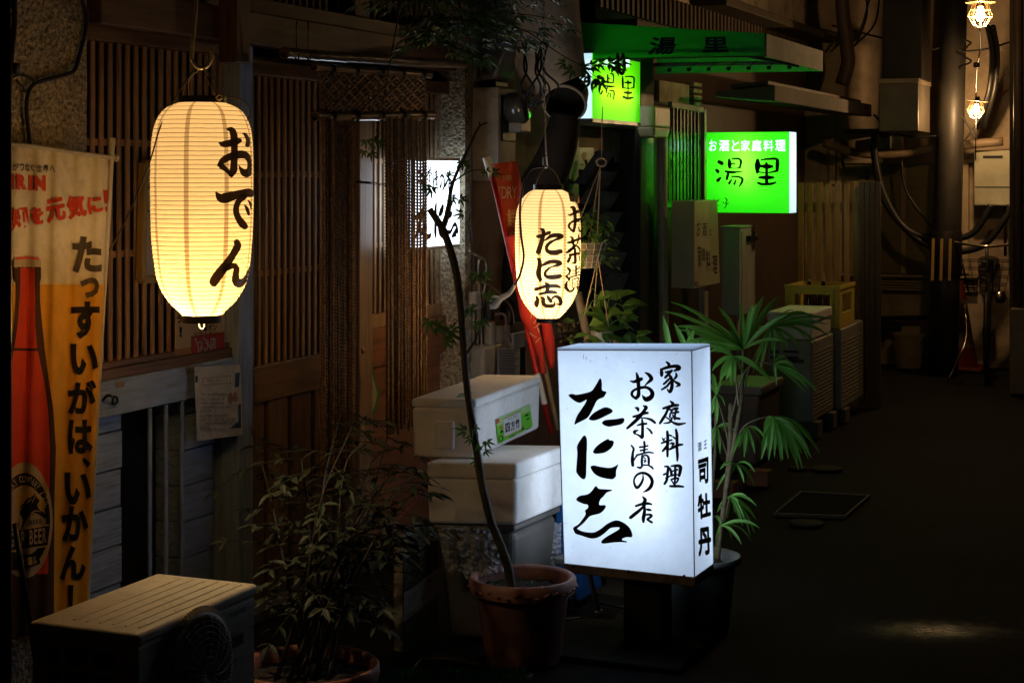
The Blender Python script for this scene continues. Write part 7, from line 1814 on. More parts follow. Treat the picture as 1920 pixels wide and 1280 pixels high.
lay('lettering', [shp_glyph('湯', None, 0.03, slant=.12, quad=[(1218, 70), (1268, 69), (1268, 102), (1216, 104)]), shp_glyph('里', None, 0.03, slant=.0, quad=[(1318, 70), (1365, 69), (1367, 98), (1318, 99)])], snear, NAVY, nearp, .004)

# concrete canopy beyond the awning
cn = thing('concrete_canopy', 'weathered concrete canopy sticking out past the green awning', 'canopy', PX(1400, 190, W))
CONC = mat('old_concrete', (0.14, 0.125, 0.105), 0.85, 0.3, 8, bump=0.5, bscale=60, bdist=0.004, dirt=0.6, dirt_col=(0.08, 0.065, 0.045), dirt_scale=4)
Yc = 10.35
c0, c1 = PY(1372, 170, Yc), PY(1452, 186, Yc)
mb = MB(); mb.prism([PY(1340, 172, Yc), PY(1380, 168, Yc), PY(1453, 160, Yc), PY(1453, 190, Yc), PY(1380, 185, Yc), PY(1340, 182, Yc)], (0, 3.2, 0)); mb.build('slab', CONC, cn, bevel=.008)
mb = MB(); mb.prism([PY(1370, 158, Yc + .05), PY(1440, 152, Yc + .05), PY(1440, 158, Yc + .05), PY(1370, 166, Yc + .05)], (0, 3.0, 0)); mb.build('flashing', MATS['rusty_sheet'], cn)

# beige downpipe with hopper head
Xd = W + .09
bpq = pipe('downpipe', [PX(1240, 255, Xd), PX(1246, 700, Xd), PX(1249, 900, Xd)], .030, PVCB, 'beige plastic downpipe with a hopper head, right of the dark door')
mb = MB(); a = PX(1228, 198, Xd + .05); b = PX(1257, 250, Xd + .05); mb.hexa([(Xd - .05, a.y + .02, b.z - .03), (Xd + .04, a.y + .02, b.z - .03), (Xd + .04, b.y - .02, b.z - .03), (Xd - .05, b.y - .02, b.z - .03)], [(Xd - .06, a.y, b.z + .03), (Xd + .05, a.y, b.z + .03), (Xd + .05, b.y, b.z + .03), (Xd - .06, b.y, b.z + .03)]); mb.box(Xd - .06, Xd + .05, a.y, b.y, b.z + .031, a.z); mb.build('hopper', PVCB, bpq, bevel=.012, seg=3)
mb = MB(); mb.tube([PX(1254, 258, Xd + .03), PX(1258, 244, Xd + .03), PX(1259, 238, Xd + .03)], .006, 6); mb.tube([PX(1254, 258, Xd + .03), PX(1253, 376, Xd + .03)], .0045, 6)
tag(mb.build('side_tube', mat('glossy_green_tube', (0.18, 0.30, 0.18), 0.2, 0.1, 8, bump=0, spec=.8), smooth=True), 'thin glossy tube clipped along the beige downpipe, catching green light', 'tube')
# plaster patch and pale bricks above the grille
mb = MB(); a = PX(1240, 150, W); b = PX(1296, 198, W); mb.box(W - .04, W - .012, a.y, b.y, b.z, a.z); mb.build('plaster_patch', BEIGE, h2, bevel=.004)
mb = MB()
for y in (154, 166, 178, 190):
    a = PX(1299, y, W); b = PX(1314, y + 10, W); mb.box(W - .04, W + .01, a.y, b.y, b.z, a.z)
mb.build('quoin_bricks', BEIGE, h2, bevel=.006)
# window grille
gl = thing('window_grille', 'barred window grille edged with green light, left of the bright green sign', 'grille', PX(1285, 380, W + .05))
Xr = W + .06
mb = MB(); mb.bar(PX(1256, 196, Xr), PX(1316, 206, Xr), .03, .035); mb.build('top_rail', mat('grille_rail', (0.24, 0.21, 0.15), .5, .3, 8, bump=.1), gl, bevel=.004)
for k in range(8):
    x = 1262 + k * 6.6; mb = MB(); mb.bar(PX(x, 202, Xr), PX(x, 382, Xr), .010, .022, up=(0, 1, 0)); mb.build('bar', mat('grille_bar', (0.12, 0.11, 0.09), .4, .2, 8, bump=0), gl, bevel=.002, seg=1)
mb = MB(); a = PX(1256, 205, W); b = PX(1318, 385, W); mb.box(W - .03, W - .02, a.y, b.y, b.z, a.z); mb.build('window_glass', MATS['dark_glass'], gl)
mb = MB(); mb.bar(PX(1319, 205, W + .02), PX(1319, 400, W + .02), .03, .05, up=(0, 1, 0)); mb.build('window_frame', PVCB, gl, bevel=.004)

# unlit stand sign "o-sake to katei-ryori"
us = thing('stand_sign', 'unlit beige stand sign box with sketchy black writing, under the bright green sign', 'sign', PX(1303, 640, -2.86))
XU = -2.84; cn_ = PX(1302, 460, XU); Yu = cn_.y; Xl = PY(1259, 460, Yu).x; Yr = YX(1350, XU)
zt_, zb_u = PX(1302, 377, XU).z, PX(1302, 541, XU).z
BEB = mat('unlit_acrylic', (0.68, 0.58, 0.42), 0.45, 0.15, 6, bump=0.03, dirt=0.3, dirt_col=(0.3, 0.24, 0.14))
mb = MB(); mb.hexa([(Xl, Yu, zb_u), (XU, Yu, zb_u), (XU, Yr, zb_u), (Xl, Yr, zb_u)], [(Xl, Yu, zt_), (XU, Yu, zt_), (XU - .0, Yr - .06, zt_), (Xl, Yr - .06, zt_)]); mb.build('box', BEB, us, bevel=.004)
mb = MB(); m_ = PX(1318, 560, -2.9); mb.box(m_.x - .02, m_.x + .02, m_.y - .03, m_.y + .05, 0, zb_u); mb.build('post', PVCB, us, bevel=.004)
mb = MB(); mb.box(m_.x - .18, m_.x + .18, m_.y - .2, m_.y + .2, 0.001, .02); mb.build('base_plate', METALK, us, bevel=.004)
su = plane_surf((XU, Yu, 1), (1, 0, 0)); k3 = (1250, 360, 5.333)
lay('writing', [shp_glyph(ch, None, 0.01, quad=Cc(*k3, q)) for ch, q in (('お', [(298, 290), (340, 280), (335, 435), (298, 450)]), ('酒', [(352, 310), (400, 305), (400, 435), (355, 445)]), ('と', [(425, 370), (447, 365), (447, 430), (428, 435)]), ('家', [(305, 525), (345, 530), (350, 745), (312, 755)]), ('庭', [(345, 555), (385, 560), (390, 690), (350, 690)]), ('料', [(390, 580), (430, 590), (440, 785), (398, 785)]), ('理', [(455, 635), (505, 635), (505, 815), (462, 810)]))], su, INK, us)
lay('small_mark', [shp_stroke(Cc(*k3, [(290, 900, 8), (310, 905, 8), (308, 935, 8), (288, 935, 8), (290, 900, 8)]))], su, INK, us)

# water heater
wh = thing('water_heater', 'tall white gas water heater box between the unlit stand sign and the fence', 'water heater', PX(1388, 590, -2.85))
Xh = -2.78; q = PX(1388, 500, Xh); Yh = q.y; Xhl = PY(1353, 500, Yh).x; Yhr = YX(1416, Xh)
WHP = mat('heater_enamel', (0.52, 0.53, 0.50), 0.35, 0.08, 6, bump=0.02, dirt=0.2, dirt_col=(0.3, 0.26, 0.2))
zt_h, zb_h = PX(1388, 428, Xh).z, PX(1388, 592, Xh).z
mb = MB(); mb.box(Xhl, Xh, Yh, Yhr, zb_h, zt_h); mb.build('case', WHP, wh, bevel=.008, seg=3)
mb = MB(); mb.box(Xhl - .01, Xh + .006, Yh - .006, Yhr + .006, zt_h + .001, zt_h + .012); mb.build('top_lid', WHP, wh, bevel=.004)
mb = MB(); a = PX(1399, 442, Xh); b = PX(1414, 450, Xh); mb.box(Xh - .01, Xh + .03, a.y, b.y, b.z, a.z); mb.build('flue', METALK, wh, bevel=.006)
mb = MB(); mb.box(Xh - .01, Xh + .002, Yh + .03, Yh + .04, zb_h + .02, zt_h - .02); mb.build('seam', DKFR, wh)
mb = MB(); mb.tube([(Xhl + .08, Yh + .1, zb_h), (Xhl + .08, Yh + .1, .3)], .014, 8); mb.tube([(Xhl + .15, Yh + .12, zb_h), (Xhl + .15, Yh + .12, .3)], .011, 8); mb.build('pipes', PVCB, wh, smooth=True)

# outdoor unit, foam box, crate, fence, bins
au = thing('air_conditioner', 'dim outdoor air conditioner with ridged side, carrying a foam box', 'air conditioner', PG(1540, 800))
q = PG(1560, 800); Xa = q.x; q2 = PX(1523, 640, Xa); Ya = q2.y; Xal = PY(1438, 640, Ya).x; Yar = YX(1563, Xa); zat = q2.z
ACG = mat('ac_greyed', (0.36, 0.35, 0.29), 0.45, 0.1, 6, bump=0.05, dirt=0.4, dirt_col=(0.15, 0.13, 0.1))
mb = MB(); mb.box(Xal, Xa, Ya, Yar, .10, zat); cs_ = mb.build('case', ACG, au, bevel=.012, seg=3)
mb = MB()
z = .14
while z < zat - .06:
    mb.box(Xa - .004, Xa + .003, Ya + .05, Yar - .03, z, z + .010); z += .022
mb.build('side_fins', ACG, au)
mb = MB()
for (xa_, xb_) in ((1445, 1461), (1468, 1497)):
    for (yq, yr) in ((656, 662), (667, 673)):
        a, b = PY(xa_, yq, Ya), PY(xb_, yr, Ya); mb.box(a.x, b.x, Ya - .004, Ya - .001, b.z, a.z)
for (xa_, xb_) in ((1478, 1508),):
    a, b = PY(xa_, 672, Ya), PY(xb_, 681, Ya); mb.box(a.x, b.x, Ya - .004, Ya - .001, b.z, a.z)
mb.build('end_vents', ACD, au)
mb = MB(); mb.box(Xa - .16, Xa + .03, Ya + .03, Ya + .15, 0, .099); mb.build('foot_block', CONC, au, bevel=.006); mb = MB(); mb.box(Xa - .16, Xa + .03, Yar - .15, Yar - .03, 0, .099); mb.build('foot_block', CONC, au, bevel=.006)
fb = thing('styrofoam_box', 'dim foam box sitting on the outdoor air conditioner in front of the yellow crate', 'box', (Xa - .2, Ya + .2, zat + .006))
q = PX(1520, 636, Xa - .005)
X3 = q.x; Y3 = Ya + .01; Xl3 = PY(1441, 600, Y3).x; Yr3 = YX(1558, X3); zt3 = PX(1520, 587, X3).z
mb = MB(); mb.box(Xl3, X3, Y3, Yr3, zat + .006, zt3 - .06); mb.build('body', FOAM, fb, bevel=.012, seg=3)
mb = MB(); mb.box(Xl3 - .008, X3 + .008, Y3 - .008, Yr3 + .008, zt3 - .058, zt3); mb.build('lid', FOAM, fb, bevel=.01, seg=3)
cr_ = thing('beer_crate', 'yellow plastic bottle crate with hand openings, behind the foam box', 'crate', PG(1575, 770))
YEL = mat('yellow_plastic', (0.82, 0.60, 0.12), 0.45, 0.15, 6, bump=0.05, dirt=0.3, dirt_col=(0.28, 0.2, 0.07))
Yk = Yr3 + .12; Xk = PY(1574, 570, Yk).x; Xkl = PY(1472, 570, Yk).x; Ykr = YX(1602, Xk); zk1, zk0 = PY(1520, 536, Yk).z, PY(1520, 614, Yk).z
t_ = .012
mb = MB()
# near wall with an opening
def crate_wall(mb, x0, x1, y0, y1, axis):
    L0, L1 = (x0, x1) if axis == 'x' else (y0, y1); w = L1 - L0
    for a, b, za, zb in ((0, 1, 0, .34), (0, .17, .34, .80), (.83, 1, .34, .80), (0, 1, .80, 1)):
        p0, p1 = L0 + w * a, L0 + w * b; z0, z1 = lerp(zk0, zk1, za), lerp(zk0, zk1, zb)
        if axis == 'x': mb.box(p0, p1, y0, y1, z0, z1)
        else: mb.box(x0, x1, p0, p1, z0, z1)
crate_wall(mb, Xkl, Xk, Yk, Yk + t_, 'x'); crate_wall(mb, Xkl, Xk, Ykr - t_, Ykr, 'x'); crate_wall(mb, Xk - t_, Xk, Yk + t_, Ykr - t_, 'y'); crate_wall(mb, Xkl, Xkl + t_, Yk + t_, Ykr - t_, 'y'); mb.box(Xkl + t_, Xk - t_, Yk + t_, Ykr - t_, zk0, zk0 + .01)
mb.build('crate_body', YEL, cr_)
mb = MB(); mb.box(Xkl - .006, Xk + .006, Yk - .006, Yk - .001, zk1 - .022, zk1 + .004); mb.box(Xk + .001, Xk + .006, Yk - .001, Ykr + .006, zk1 - .022, zk1 + .004)
for u in (.12, .88): x = lerp(Xkl, Xk, u); mb.box(x - .008, x + .008, Yk - .006, Yk - .001, zk0, zk1 - .023)
mb.build('ribs', YEL, cr_, bevel=.002)
for k, (u, v) in enumerate(((.35, .3), (.6, .35), (.62, .7), (.3, .7))):
    b_ = thing('bottle', ('brown glass bottle in the yellow crate, its cap above the rim' if k < 2 else 'brown glass bottle standing low at the back of the yellow crate'), 'bottle', (lerp(Xkl, Xk, u), lerp(Yk, Ykr, v), zk0 + .011), 'bottles in the yellow crate')
    h_ = (zk1 - zk0) + (.02 if k < 2 else -.03)
    mb = MB(); mb.lathe([(0, 0), (.034, 0), (.035, h_ * .55), (.028, h_ * .7), (.014, h_ * .85), (.013, h_ * .97), (0, h_ * .97)], ORG[b_], 18); mb.build('glass', mat('brown_glass', (0.04, 0.015, 0.005), 0.1, 0.1, 5, bump=0, spec=.8), b_, smooth=True, auto=60)
    mb = MB(); mb.lathe([(0, h_), (.013, h_), (.015, h_ * .965), (.013, h_ * .965)], ORG[b_], 14); mb.build('cap', MATS['pale_cover'], b_, smooth=True, auto=40)
au2 = thing('air_conditioner', 'farther dark outdoor air conditioner under the yellow crate', 'air conditioner', (Xk - .2, Yk + .2, 0))
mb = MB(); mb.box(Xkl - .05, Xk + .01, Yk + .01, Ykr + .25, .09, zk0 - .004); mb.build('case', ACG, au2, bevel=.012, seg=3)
mb = MB()
z = .14
while z < zk0 - .08:
    mb.box(Xk + .006, Xk + .012, Yk + .06, Ykr + .2, z, z + .010); z += .024
mb.build('side_fins', ACG, au2)
mb = MB(); mb.box(Xk - .16, Xk + .03, Yk + .04, Yk + .18, 0, .089); mb.build('foot_block', CONC, au2, bevel=.006)
# slatted fence
Yfn = Ykr + .45
fn = thing('slatted_fence', 'brown wooden fence of upright slats with gaps, closing the yard behind the crate', 'fence', PY(1560, 700, Yfn))
FNW = mat('fence_wood', (0.44, 0.23, 0.09), 0.65, 0.4, 6, (6, 6, .6), 0.3, 40, bdist=.002)
zf = PY(1560, 343, Yfn).z
for k in range(9):
    x0, x1 = PY(1496 + k * 17.2, 500, Yfn).x, PY(1506.5 + k * 17.2, 500, Yfn).x
    mb = MB(); mb.box(x0, x1, Yfn, Yfn + .018, .05, zf + .01 * math.sin(k * 3.3)); mb.build('slat', FNW, fn, bevel=.003)
mb = MB(); mb.box(PY(1494, 500, Yfn).x, PY(1650, 500, Yfn).x, Yfn + .019, Yfn + .05, .35, .42); mb.build('rail', FNW, fn); mb = MB(); mb.box(PY(1494, 500, Yfn).x, PY(1650, 500, Yfn).x, Yfn + .019, Yfn + .05, zf - .2, zf - .13); mb.build('rail', FNW, fn)
gt = thing('board_gate', 'dark brown board gate standing edge-on at the end of the slatted fence', 'gate', PY(1640, 740, Yfn - .02))
q = PY(1612, 500, Yfn - .03)
for k in range(4):
    xa_, xb_ = PY(1612 + k * 10, 500, Yfn - .03).x, PY(1621.4 + k * 10, 500, Yfn - .03).x
    mb = MB(); mb.box(xa_, xb_, Yfn - .05, Yfn - .015, 0.0, zf + .01); mb.build('board', DARKB, gt, bevel=.003)
# bins and storage box in the dark
sb_ = thing('storage_box', 'dim brownish lidded storage box behind the palm, near the lit floor sign', 'box', PG(1385, 880))
q = PG(1425, 878); xq = q.x; Yq = q.y
xl_ = PY(1342, 800, Yq).x; ztq = PY(1380, 722, Yq).z
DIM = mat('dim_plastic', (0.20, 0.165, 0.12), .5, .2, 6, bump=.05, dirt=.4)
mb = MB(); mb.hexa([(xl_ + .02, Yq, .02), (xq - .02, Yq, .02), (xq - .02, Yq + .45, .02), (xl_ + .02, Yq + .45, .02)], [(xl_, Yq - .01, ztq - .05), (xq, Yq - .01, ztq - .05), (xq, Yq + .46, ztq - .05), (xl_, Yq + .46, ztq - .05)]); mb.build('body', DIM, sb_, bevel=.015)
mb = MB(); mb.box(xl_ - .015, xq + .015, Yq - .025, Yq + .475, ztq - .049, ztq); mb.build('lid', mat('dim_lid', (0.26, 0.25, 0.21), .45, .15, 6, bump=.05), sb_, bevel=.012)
tb = thing('waste_bin', 'grey-green waste bin with a plastic bag over its rim, behind the palm', 'bin', PG(1465, 800))
q = PG(1515, 815); Yt = q.y; xt1 = q.x; xt0 = PY(1426, 760, Yt).x; ztt = PY(1470, 712, Yt).z
mb = MB(); mb.hexa([(xt0 + .03, Yt, .0), (xt1 - .03, Yt, .0), (xt1 - .03, Yt + .3, .0), (xt0 + .03, Yt + .3, .0)], [(xt0, Yt - .02, ztt), (xt1, Yt - .02, ztt), (xt1, Yt + .32, ztt), (xt0, Yt + .32, ztt)]); mb.build('body', mat('bin_green', (0.13, 0.14, 0.11), .5, .2, 6, bump=.05), tb, bevel=.02, seg=3)
mb = MB(); mb.box(xt0 - .015, xt1 + .015, Yt - .035, Yt + .33, ztt + .001, ztt + .03); mb.build('lid', MATS['bin_green'], tb, bevel=.01)
bgm = crumple('bag', lambda u, v: ((lerp(xt0 - .01, xt1 + .0, u), Yt - .04 - .015 * math.sin(v * 3), ztt - .04 - .12 * v * (1 - (2 * u - 1) ** 2 * .6)), (0, -1, 0)), 26, PLA, tb, .02, seed=5)
for k, (px, py) in enumerate(((1425, 912), (1360, 935))):
    q = PG(px, py); mb = MB(); mb.box(q.x - .07, q.x + .04, q.y, q.y + .1, 0, .075)
    tag(mb.build('brick', mat('clay_brick', (0.22, 0.10, 0.06), .8, .3, 12, bump=.4), bevel=.005), 'worn clay brick on the ground behind the palm pot' if k else 'worn clay brick lying below the dim storage box', 'brick')
# kerb-side concrete strip along the houses
mb = MB(); mb.box(W - .2, W + .22, y1h, 13.9, -.02, .03); tag(mb.build('kerb_strip', CONC, bevel=.01), None, None, kind='structure')
# ------------------------------------------------------------------ lady palm in a grey pot behind the lit sign
pq = P(1312, 1045, 5.80); palm_c = Vector((pq.x, pq.y, 0))
palm = thing('potted_palm', 'lady palm with fan leaves in a tall grey pot, right of the lit floor sign', 'palm', palm_c)
GPOT = mat('grey_pot', (0.15, 0.16, 0.15), 0.5, 0.35, 7, bump=0.25, bscale=40, dirt=0.4, dirt_col=(0.06, 0.055, 0.05))
flowerpot(palm, palm_c, 0.133, 0.095, 0.255, 0.03, 0.008, GPOT, 0.215)
PALM = plant_mat('palm_leaf', (0.09, 0.34, 0.04), (0.20, 0.46, 0.09), 0.42, 0.5)
PSTEM = mat('palm_stem', (0.10, 0.08, 0.04), 0.7, 0.4, 20, (1, 1, 4), 0.4, dirt=0.4)
pf = MB(); ps = MB(); rnd = random.Random(31)
def strap(mb, c, tip, w, up=0.35, nrm=None):
    c, tip = Vector(c), Vector(tip); L = (tip - c).length
    mid = lerp(c, tip, .55) + Vector((0, 0, L * up * .5))
    pts = []
    n = 9
    for i in range(n + 1):
        t = i / n; pts.append(lerp(lerp(c, mid, t), lerp(mid, tip, t), t))
    vs, fs = [], []
    for i, p in enumerate(pts):
        t = i / n
        d = (pts[min(i + 1, n)] - pts[max(i - 1, 0)]).normalized()
        nn = nrm or (-fwd * .7 + Vector((0, 0, .6)))
        s_ = d.cross(nn)
        if s_.length < .1: s_ = d.cross(Vector((0, 0, 1)))
        s_.normalize(); u = s_.cross(d)
        ww = w * min(1, .22 + 2.6 * t) * (1 if t < .72 else max(.15, 1 - (t - .72) / .28 * .85)) * .5
        vs += [p - s_ * ww + u * ww * .45, p, p + s_ * ww + u * ww * .45]
    for i in range(n):
        for k in range(2):
            a = i * 3 + k; fs.append((a, a + 1, a + 4, a + 3))
    mb.add(vs, fs)
DPm = 5.95
def frond(cx, cy, tips, d=DPm, w=.017, up=.25, stem=None):
    c = P(cx, cy, d)
    for tp_ in tips:
        tx, ty = tp_[0], tp_[1]; dd = tp_[2] if len(tp_) > 2 else rnd.uniform(-.16, .16)
        strap(pf, c, P(tx, ty, d + dd), w * rnd.uniform(.85, 1.15), up * rnd.uniform(.6, 1.3))
        if rnd.random() < .55: strap(pf, c, P(tx + rnd.uniform(-22, 22), ty + rnd.uniform(-8, 24), d + rnd.uniform(-.16, .2)), w * rnd.uniform(.7, 1.0), up * rnd.uniform(.6, 1.3))
    if stem: ps.tube([P(x, y, d) for x, y in stem] + [c], [.004, .0022], 6, smooth_pts=5)
frond(1394, 655, [(1258, 566), (1244, 583), (1268, 612), (1290, 640), (1310, 595), (1345, 575), (1385, 560), (1412, 572), (1432, 556), (1462, 556), (1478, 590), (1470, 640), (1420, 600), (1365, 620), (1330, 660)], w=.019, stem=[(1390, 745), (1393, 690)])
frond(1446, 612, [(1490, 582), (1520, 592), (1550, 608), (1552, 628), (1535, 650), (1502, 655), (1478, 655), (1447, 657), (1425, 700), (1400, 632)], d=6.0, w=.015, up=.5, stem=[(1388, 760), (1405, 690), (1430, 640)])
frond(1375, 668, [(1338, 655), (1335, 695), (1350, 712), (1376, 715), (1400, 722), (1448, 714), (1420, 690), (1330, 640)], d=5.85, w=.020, up=.3, stem=[(1385, 760), (1380, 710)])
frond(1450, 684, [(1536, 738), (1515, 728), (1508, 712), (1490, 690), (1478, 676), (1453, 706), (1500, 700)], d=5.9, w=.014, up=.4, stem=[(1372, 780), (1395, 700), (1425, 680)])
frond(1449, 782, [(1441, 862), (1452, 858), (1467, 862), (1478, 860), (1497, 880), (1503, 850), (1516, 842), (1521, 858), (1485, 850), (1432, 815)], d=5.85, w=.020, up=.55, stem=[(1372, 850), (1395, 800), (1430, 783)])
frond(1400, 800, [(1428, 835), (1415, 850), (1440, 825), (1395, 858), (1385, 840)], d=5.9, w=.012, up=.4, stem=[(1372, 860), (1385, 820)])
frond(1342, 740, [(1336, 700), (1335, 775), (1345, 790), (1360, 765), (1355, 720), (1365, 700)], d=5.9, w=.014, up=.4, stem=[(1366, 830), (1355, 780)])
frond(1345, 800, [(1336, 840), (1332, 820), (1370, 830), (1350, 850), (1375, 800)], d=5.95, w=.012, up=.4, stem=[(1366, 860)])
frond(1380, 870, [(1408, 898), (1395, 905), (1415, 885), (1362, 905), (1350, 880)], d=5.9, w=.011, up=.5, stem=[(1366, 900)])
frond(1368, 930, [(1402, 958), (1418, 975), (1392, 985), (1345, 960), (1385, 945), (1400, 930)], d=5.85, w=.013, up=.5, stem=[(1358, 980)])
frond(1352, 985, [(1390, 1020), (1425, 990), (1342, 1020), (1338, 970), (1372, 1010)], d=5.8, w=.012, up=.5, stem=[(1350, 1020)])
# young shoots rising behind the sign's top
for (x0, y0, x1, y1) in ((1262, 690, 1243, 592), (1300, 690, 1264, 606), (1275, 690, 1302, 618), (1320, 700, 1285, 612), (1240, 690, 1195, 640), (1310, 680, 1308, 640), (1290, 680, 1325, 640)):
    strap(pf, P(x0, y0, 5.85), P(x1, y1, 5.85 + rnd.uniform(-.05, .05)), .020, .1)
    ps.tube([P(x0, y0, 5.85), P((x0 + 1335) / 2, 860, 5.85), P(1335, 1040, 5.8)], [.0022, .004], 6, smooth_pts=5)
for pts, r0, r1 in (([(1338, 1048), (1352, 998), (1366, 872), (1371, 756)], .0105, .0085), ([(1345, 1048), (1360, 930), (1378, 820), (1390, 745), (1394, 655)], .0095, .006), ([(1322, 1046), (1330, 960), (1340, 860), (1342, 760)], .007, .004)):
    pp_ = catmull([tuple(P(x, y, 5.83 + .03 * k)) for k, (x, y) in enumerate(pts)], 12)
    ps.tube(pp_, [lerp(r0, r1, i / (len(pp_) - 1)) * (1.16 if i % 5 == 0 else 1) for i in range(len(pp_))], 10)
ps.build('stems', PSTEM, palm, smooth=True)
pf.build('fronds', PALM, palm)

# ------------------------------------------------------------------ the end of the lane
YEND = 14.0
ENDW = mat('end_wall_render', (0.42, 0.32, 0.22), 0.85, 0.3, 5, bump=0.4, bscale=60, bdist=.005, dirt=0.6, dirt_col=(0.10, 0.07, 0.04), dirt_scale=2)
ENDT = mat('end_wall_trim', (0.42, 0.33, 0.22), 0.6, 0.2, 6, bump=.1)
FROST = mat('frosted_glass', (0.22, 0.16, 0.075), 0.35, 0.2, 30, bump=0.5, bscale=180, bdist=.002)
eh = thing('end_house', 'brownish house closing the end of the lane, with a wide frosted sliding window', 'house', PY(1720, 700, YEND + 1))
def yb(name, px0, px1, py0, py1, y0, y1, m, parent, bevel=0, Y=None):
    a, b = PY(px0, py0, y0), PY(px1, py1, y0); mb = MB(); mb.box(a.x, b.x, y0, y1, b.z, a.z); return mb.build(name, m, parent, bevel=bevel)
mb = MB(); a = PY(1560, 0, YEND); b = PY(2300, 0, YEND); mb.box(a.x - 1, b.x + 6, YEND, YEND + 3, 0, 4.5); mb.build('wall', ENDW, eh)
yb('window_frame', 1582, 1832, 297, 306, YEND - .06, YEND - .001, ENDT, eh, .004)
wf = yb('window_sill', 1575, 1832, 513, 523, YEND - .10, YEND - .001, ENDT, eh, .006)
for x0, x1, y in ((1585, 1691, .02), (1697, 1802, .03)):
    yb('window_pane', x0, x1, 307, 512, YEND - y - .006, YEND - y, FROST, eh)
yb('window_mullion', 1689, 1698, 306, 513, YEND - .055, YEND - .001, ENDT, eh, .003)
yb('window_jamb', 1803, 1816, 306, 513, YEND - .06, YEND - .001, ENDT, eh, .003)
for k in range(4): yb('sill_board', 1575, 1832, 526 + k * 5, 530 + k * 5, YEND - .05 - .012 * (k % 2), YEND - .001, ENDT, eh)
yb('hood', 1580, 1660, 242, 250, YEND - .30, YEND - .001, BLACKP, eh, .004)
for x0, x1, m in ((1555, 1566, ENDT), (1569, 1576, ENDT)):
    yb('corner_trim', x0, x1, 218, 345, YEND - .04, YEND - .001, m, eh)
se_ = plane_surf((0, YEND - .031, 0), (0, -1, 0))
lay('writing', [shp_glyph(ch, (1622 + 12 * (k % 2), 317 + 12 * (k // 2), 1632 + 12 * (k % 2), 326 + 12 * (k // 2)), .02) for k, ch in enumerate('土木橋口')], se_, BLKP, eh)
# pipes and bits at its foot
t = thing('wall_pipes', 'dim horizontal pipes low on the end house, by the white bucket', 'pipes', PY(1670, 640, YEND - .1))
mb = MB(); mb.tube([PY(1650, 597, YEND - .08), PY(1760, 594, YEND - .08)], .02, 10); mb.tube([PY(1655, 597, YEND - .08), PY(1655, 640, YEND - .08)], .02, 10); mb.build('upper_pipe', METALK, t, smooth=True)
mb = MB(); mb.tube([PY(1652, 617, YEND - .1), PY(1690, 615, YEND - .1)], .025, 10); mb.build('lower_pipe', METALK, t, smooth=True)
# horizontal cable trunk and drooping cables
mb = MB()
mb.tube([PY(x, y, YEND - .35) for x, y in ((1545, 268), (1590, 283), (1640, 290), (1700, 287), (1755, 278), (1830, 270), (1880, 265))], .036, 10, smooth_pts=5)
tag(mb.build('thick_cable', mat('pale_trunk', (0.22, 0.16, 0.10), .5, .3, 8, bump=.2), smooth=True), 'thick sagging pale cable trunk above the frosted window', 'cable')
for pts, r in (([(1640, 250), (1642, 300), (1660, 370), (1700, 430), (1760, 448), (1820, 440), (1850, 400), (1858, 385)], .026), ([(1636, 270), (1655, 370), (1710, 440), (1770, 470), (1840, 462), (1885, 410), (1895, 385)], .026), ([(1690, 300), (1700, 360), (1750, 430)], .010)):
    mb = MB(); mb.tube([PY(x, y, YEND - .5) for x, y in pts], r, 10, smooth_pts=6)
    tag(mb.build('drooping_cable', CABLE, smooth=True), 'black cable drooping in a loop across the frosted window', 'cable', 'cables drooping across the frosted window')
for pts in (([(1638, 215), (1665, 240), (1700, 256), (1760, 255)]), ([(1590, 90), (1612, 60), (1630, 0), (1640, -30)]), ([(1598, 90), (1640, 45), (1650, -20)]), ([(1605, 85), (1625, 30), (1622, -20)]), ([(1790, 200), (1815, 235), (1830, 262)]), ([(1780, 290), (1810, 262), (1825, 240), (1836, 225)]), ([(1560, 48), (1655, 72)]), ([(1790, 70), (1760, 90), (1720, 95)]), ([(1790, 98), (1850, 92), (1915, 72)]), ([(1850, 180), (1890, 140), (1920, 100)])):
    mb = MB(); mb.tube([PY(x, y, YEND - .6) for x, y in pts], .008, 7, smooth_pts=6)
    tag(mb.build('overhead_wire', CABLE, smooth=True), 'thin dark overhead wire in the darkness around the utility pole', 'wire', 'overhead wires by the utility pole')
# small meter box on trunk
sbx = thing('junction_box', 'small pale junction box with a black neighbour on the wall above the frosted window', 'box', PY(1672, 280, YEND - .1))
yb('box', 1668, 1690, 255, 279, YEND - .15, YEND - .001, CREAMB, sbx, .006); yb('dark_box', 1632, 1666, 258, 280, YEND - .13, YEND - .001, METALK, sbx, .006)
# metal duct shaft
ds = thing('metal_shaft', 'dark square metal duct shaft coming down beside the utility pole', 'duct', PY(1685, 246, YEND - .6))
yb('upper_shaft', 1656, 1728, -120, 149, YEND - 1.1, YEND - .62, BLACKP, ds, .006)
yb('end_box', 1648, 1722, 151, 246, YEND - 1.15, YEND - .6, mat('dull_sheet', (0.14, 0.12, 0.095), .4, .3, 6, bump=.1, metal=.4), ds, .006)
yb('flange', 1647, 1723, 148, 156, YEND - 1.17, YEND - .58, mat('dull_edge', (0.3, 0.24, 0.17), .4, .3, 6, bump=.1, metal=.5), ds, .003)
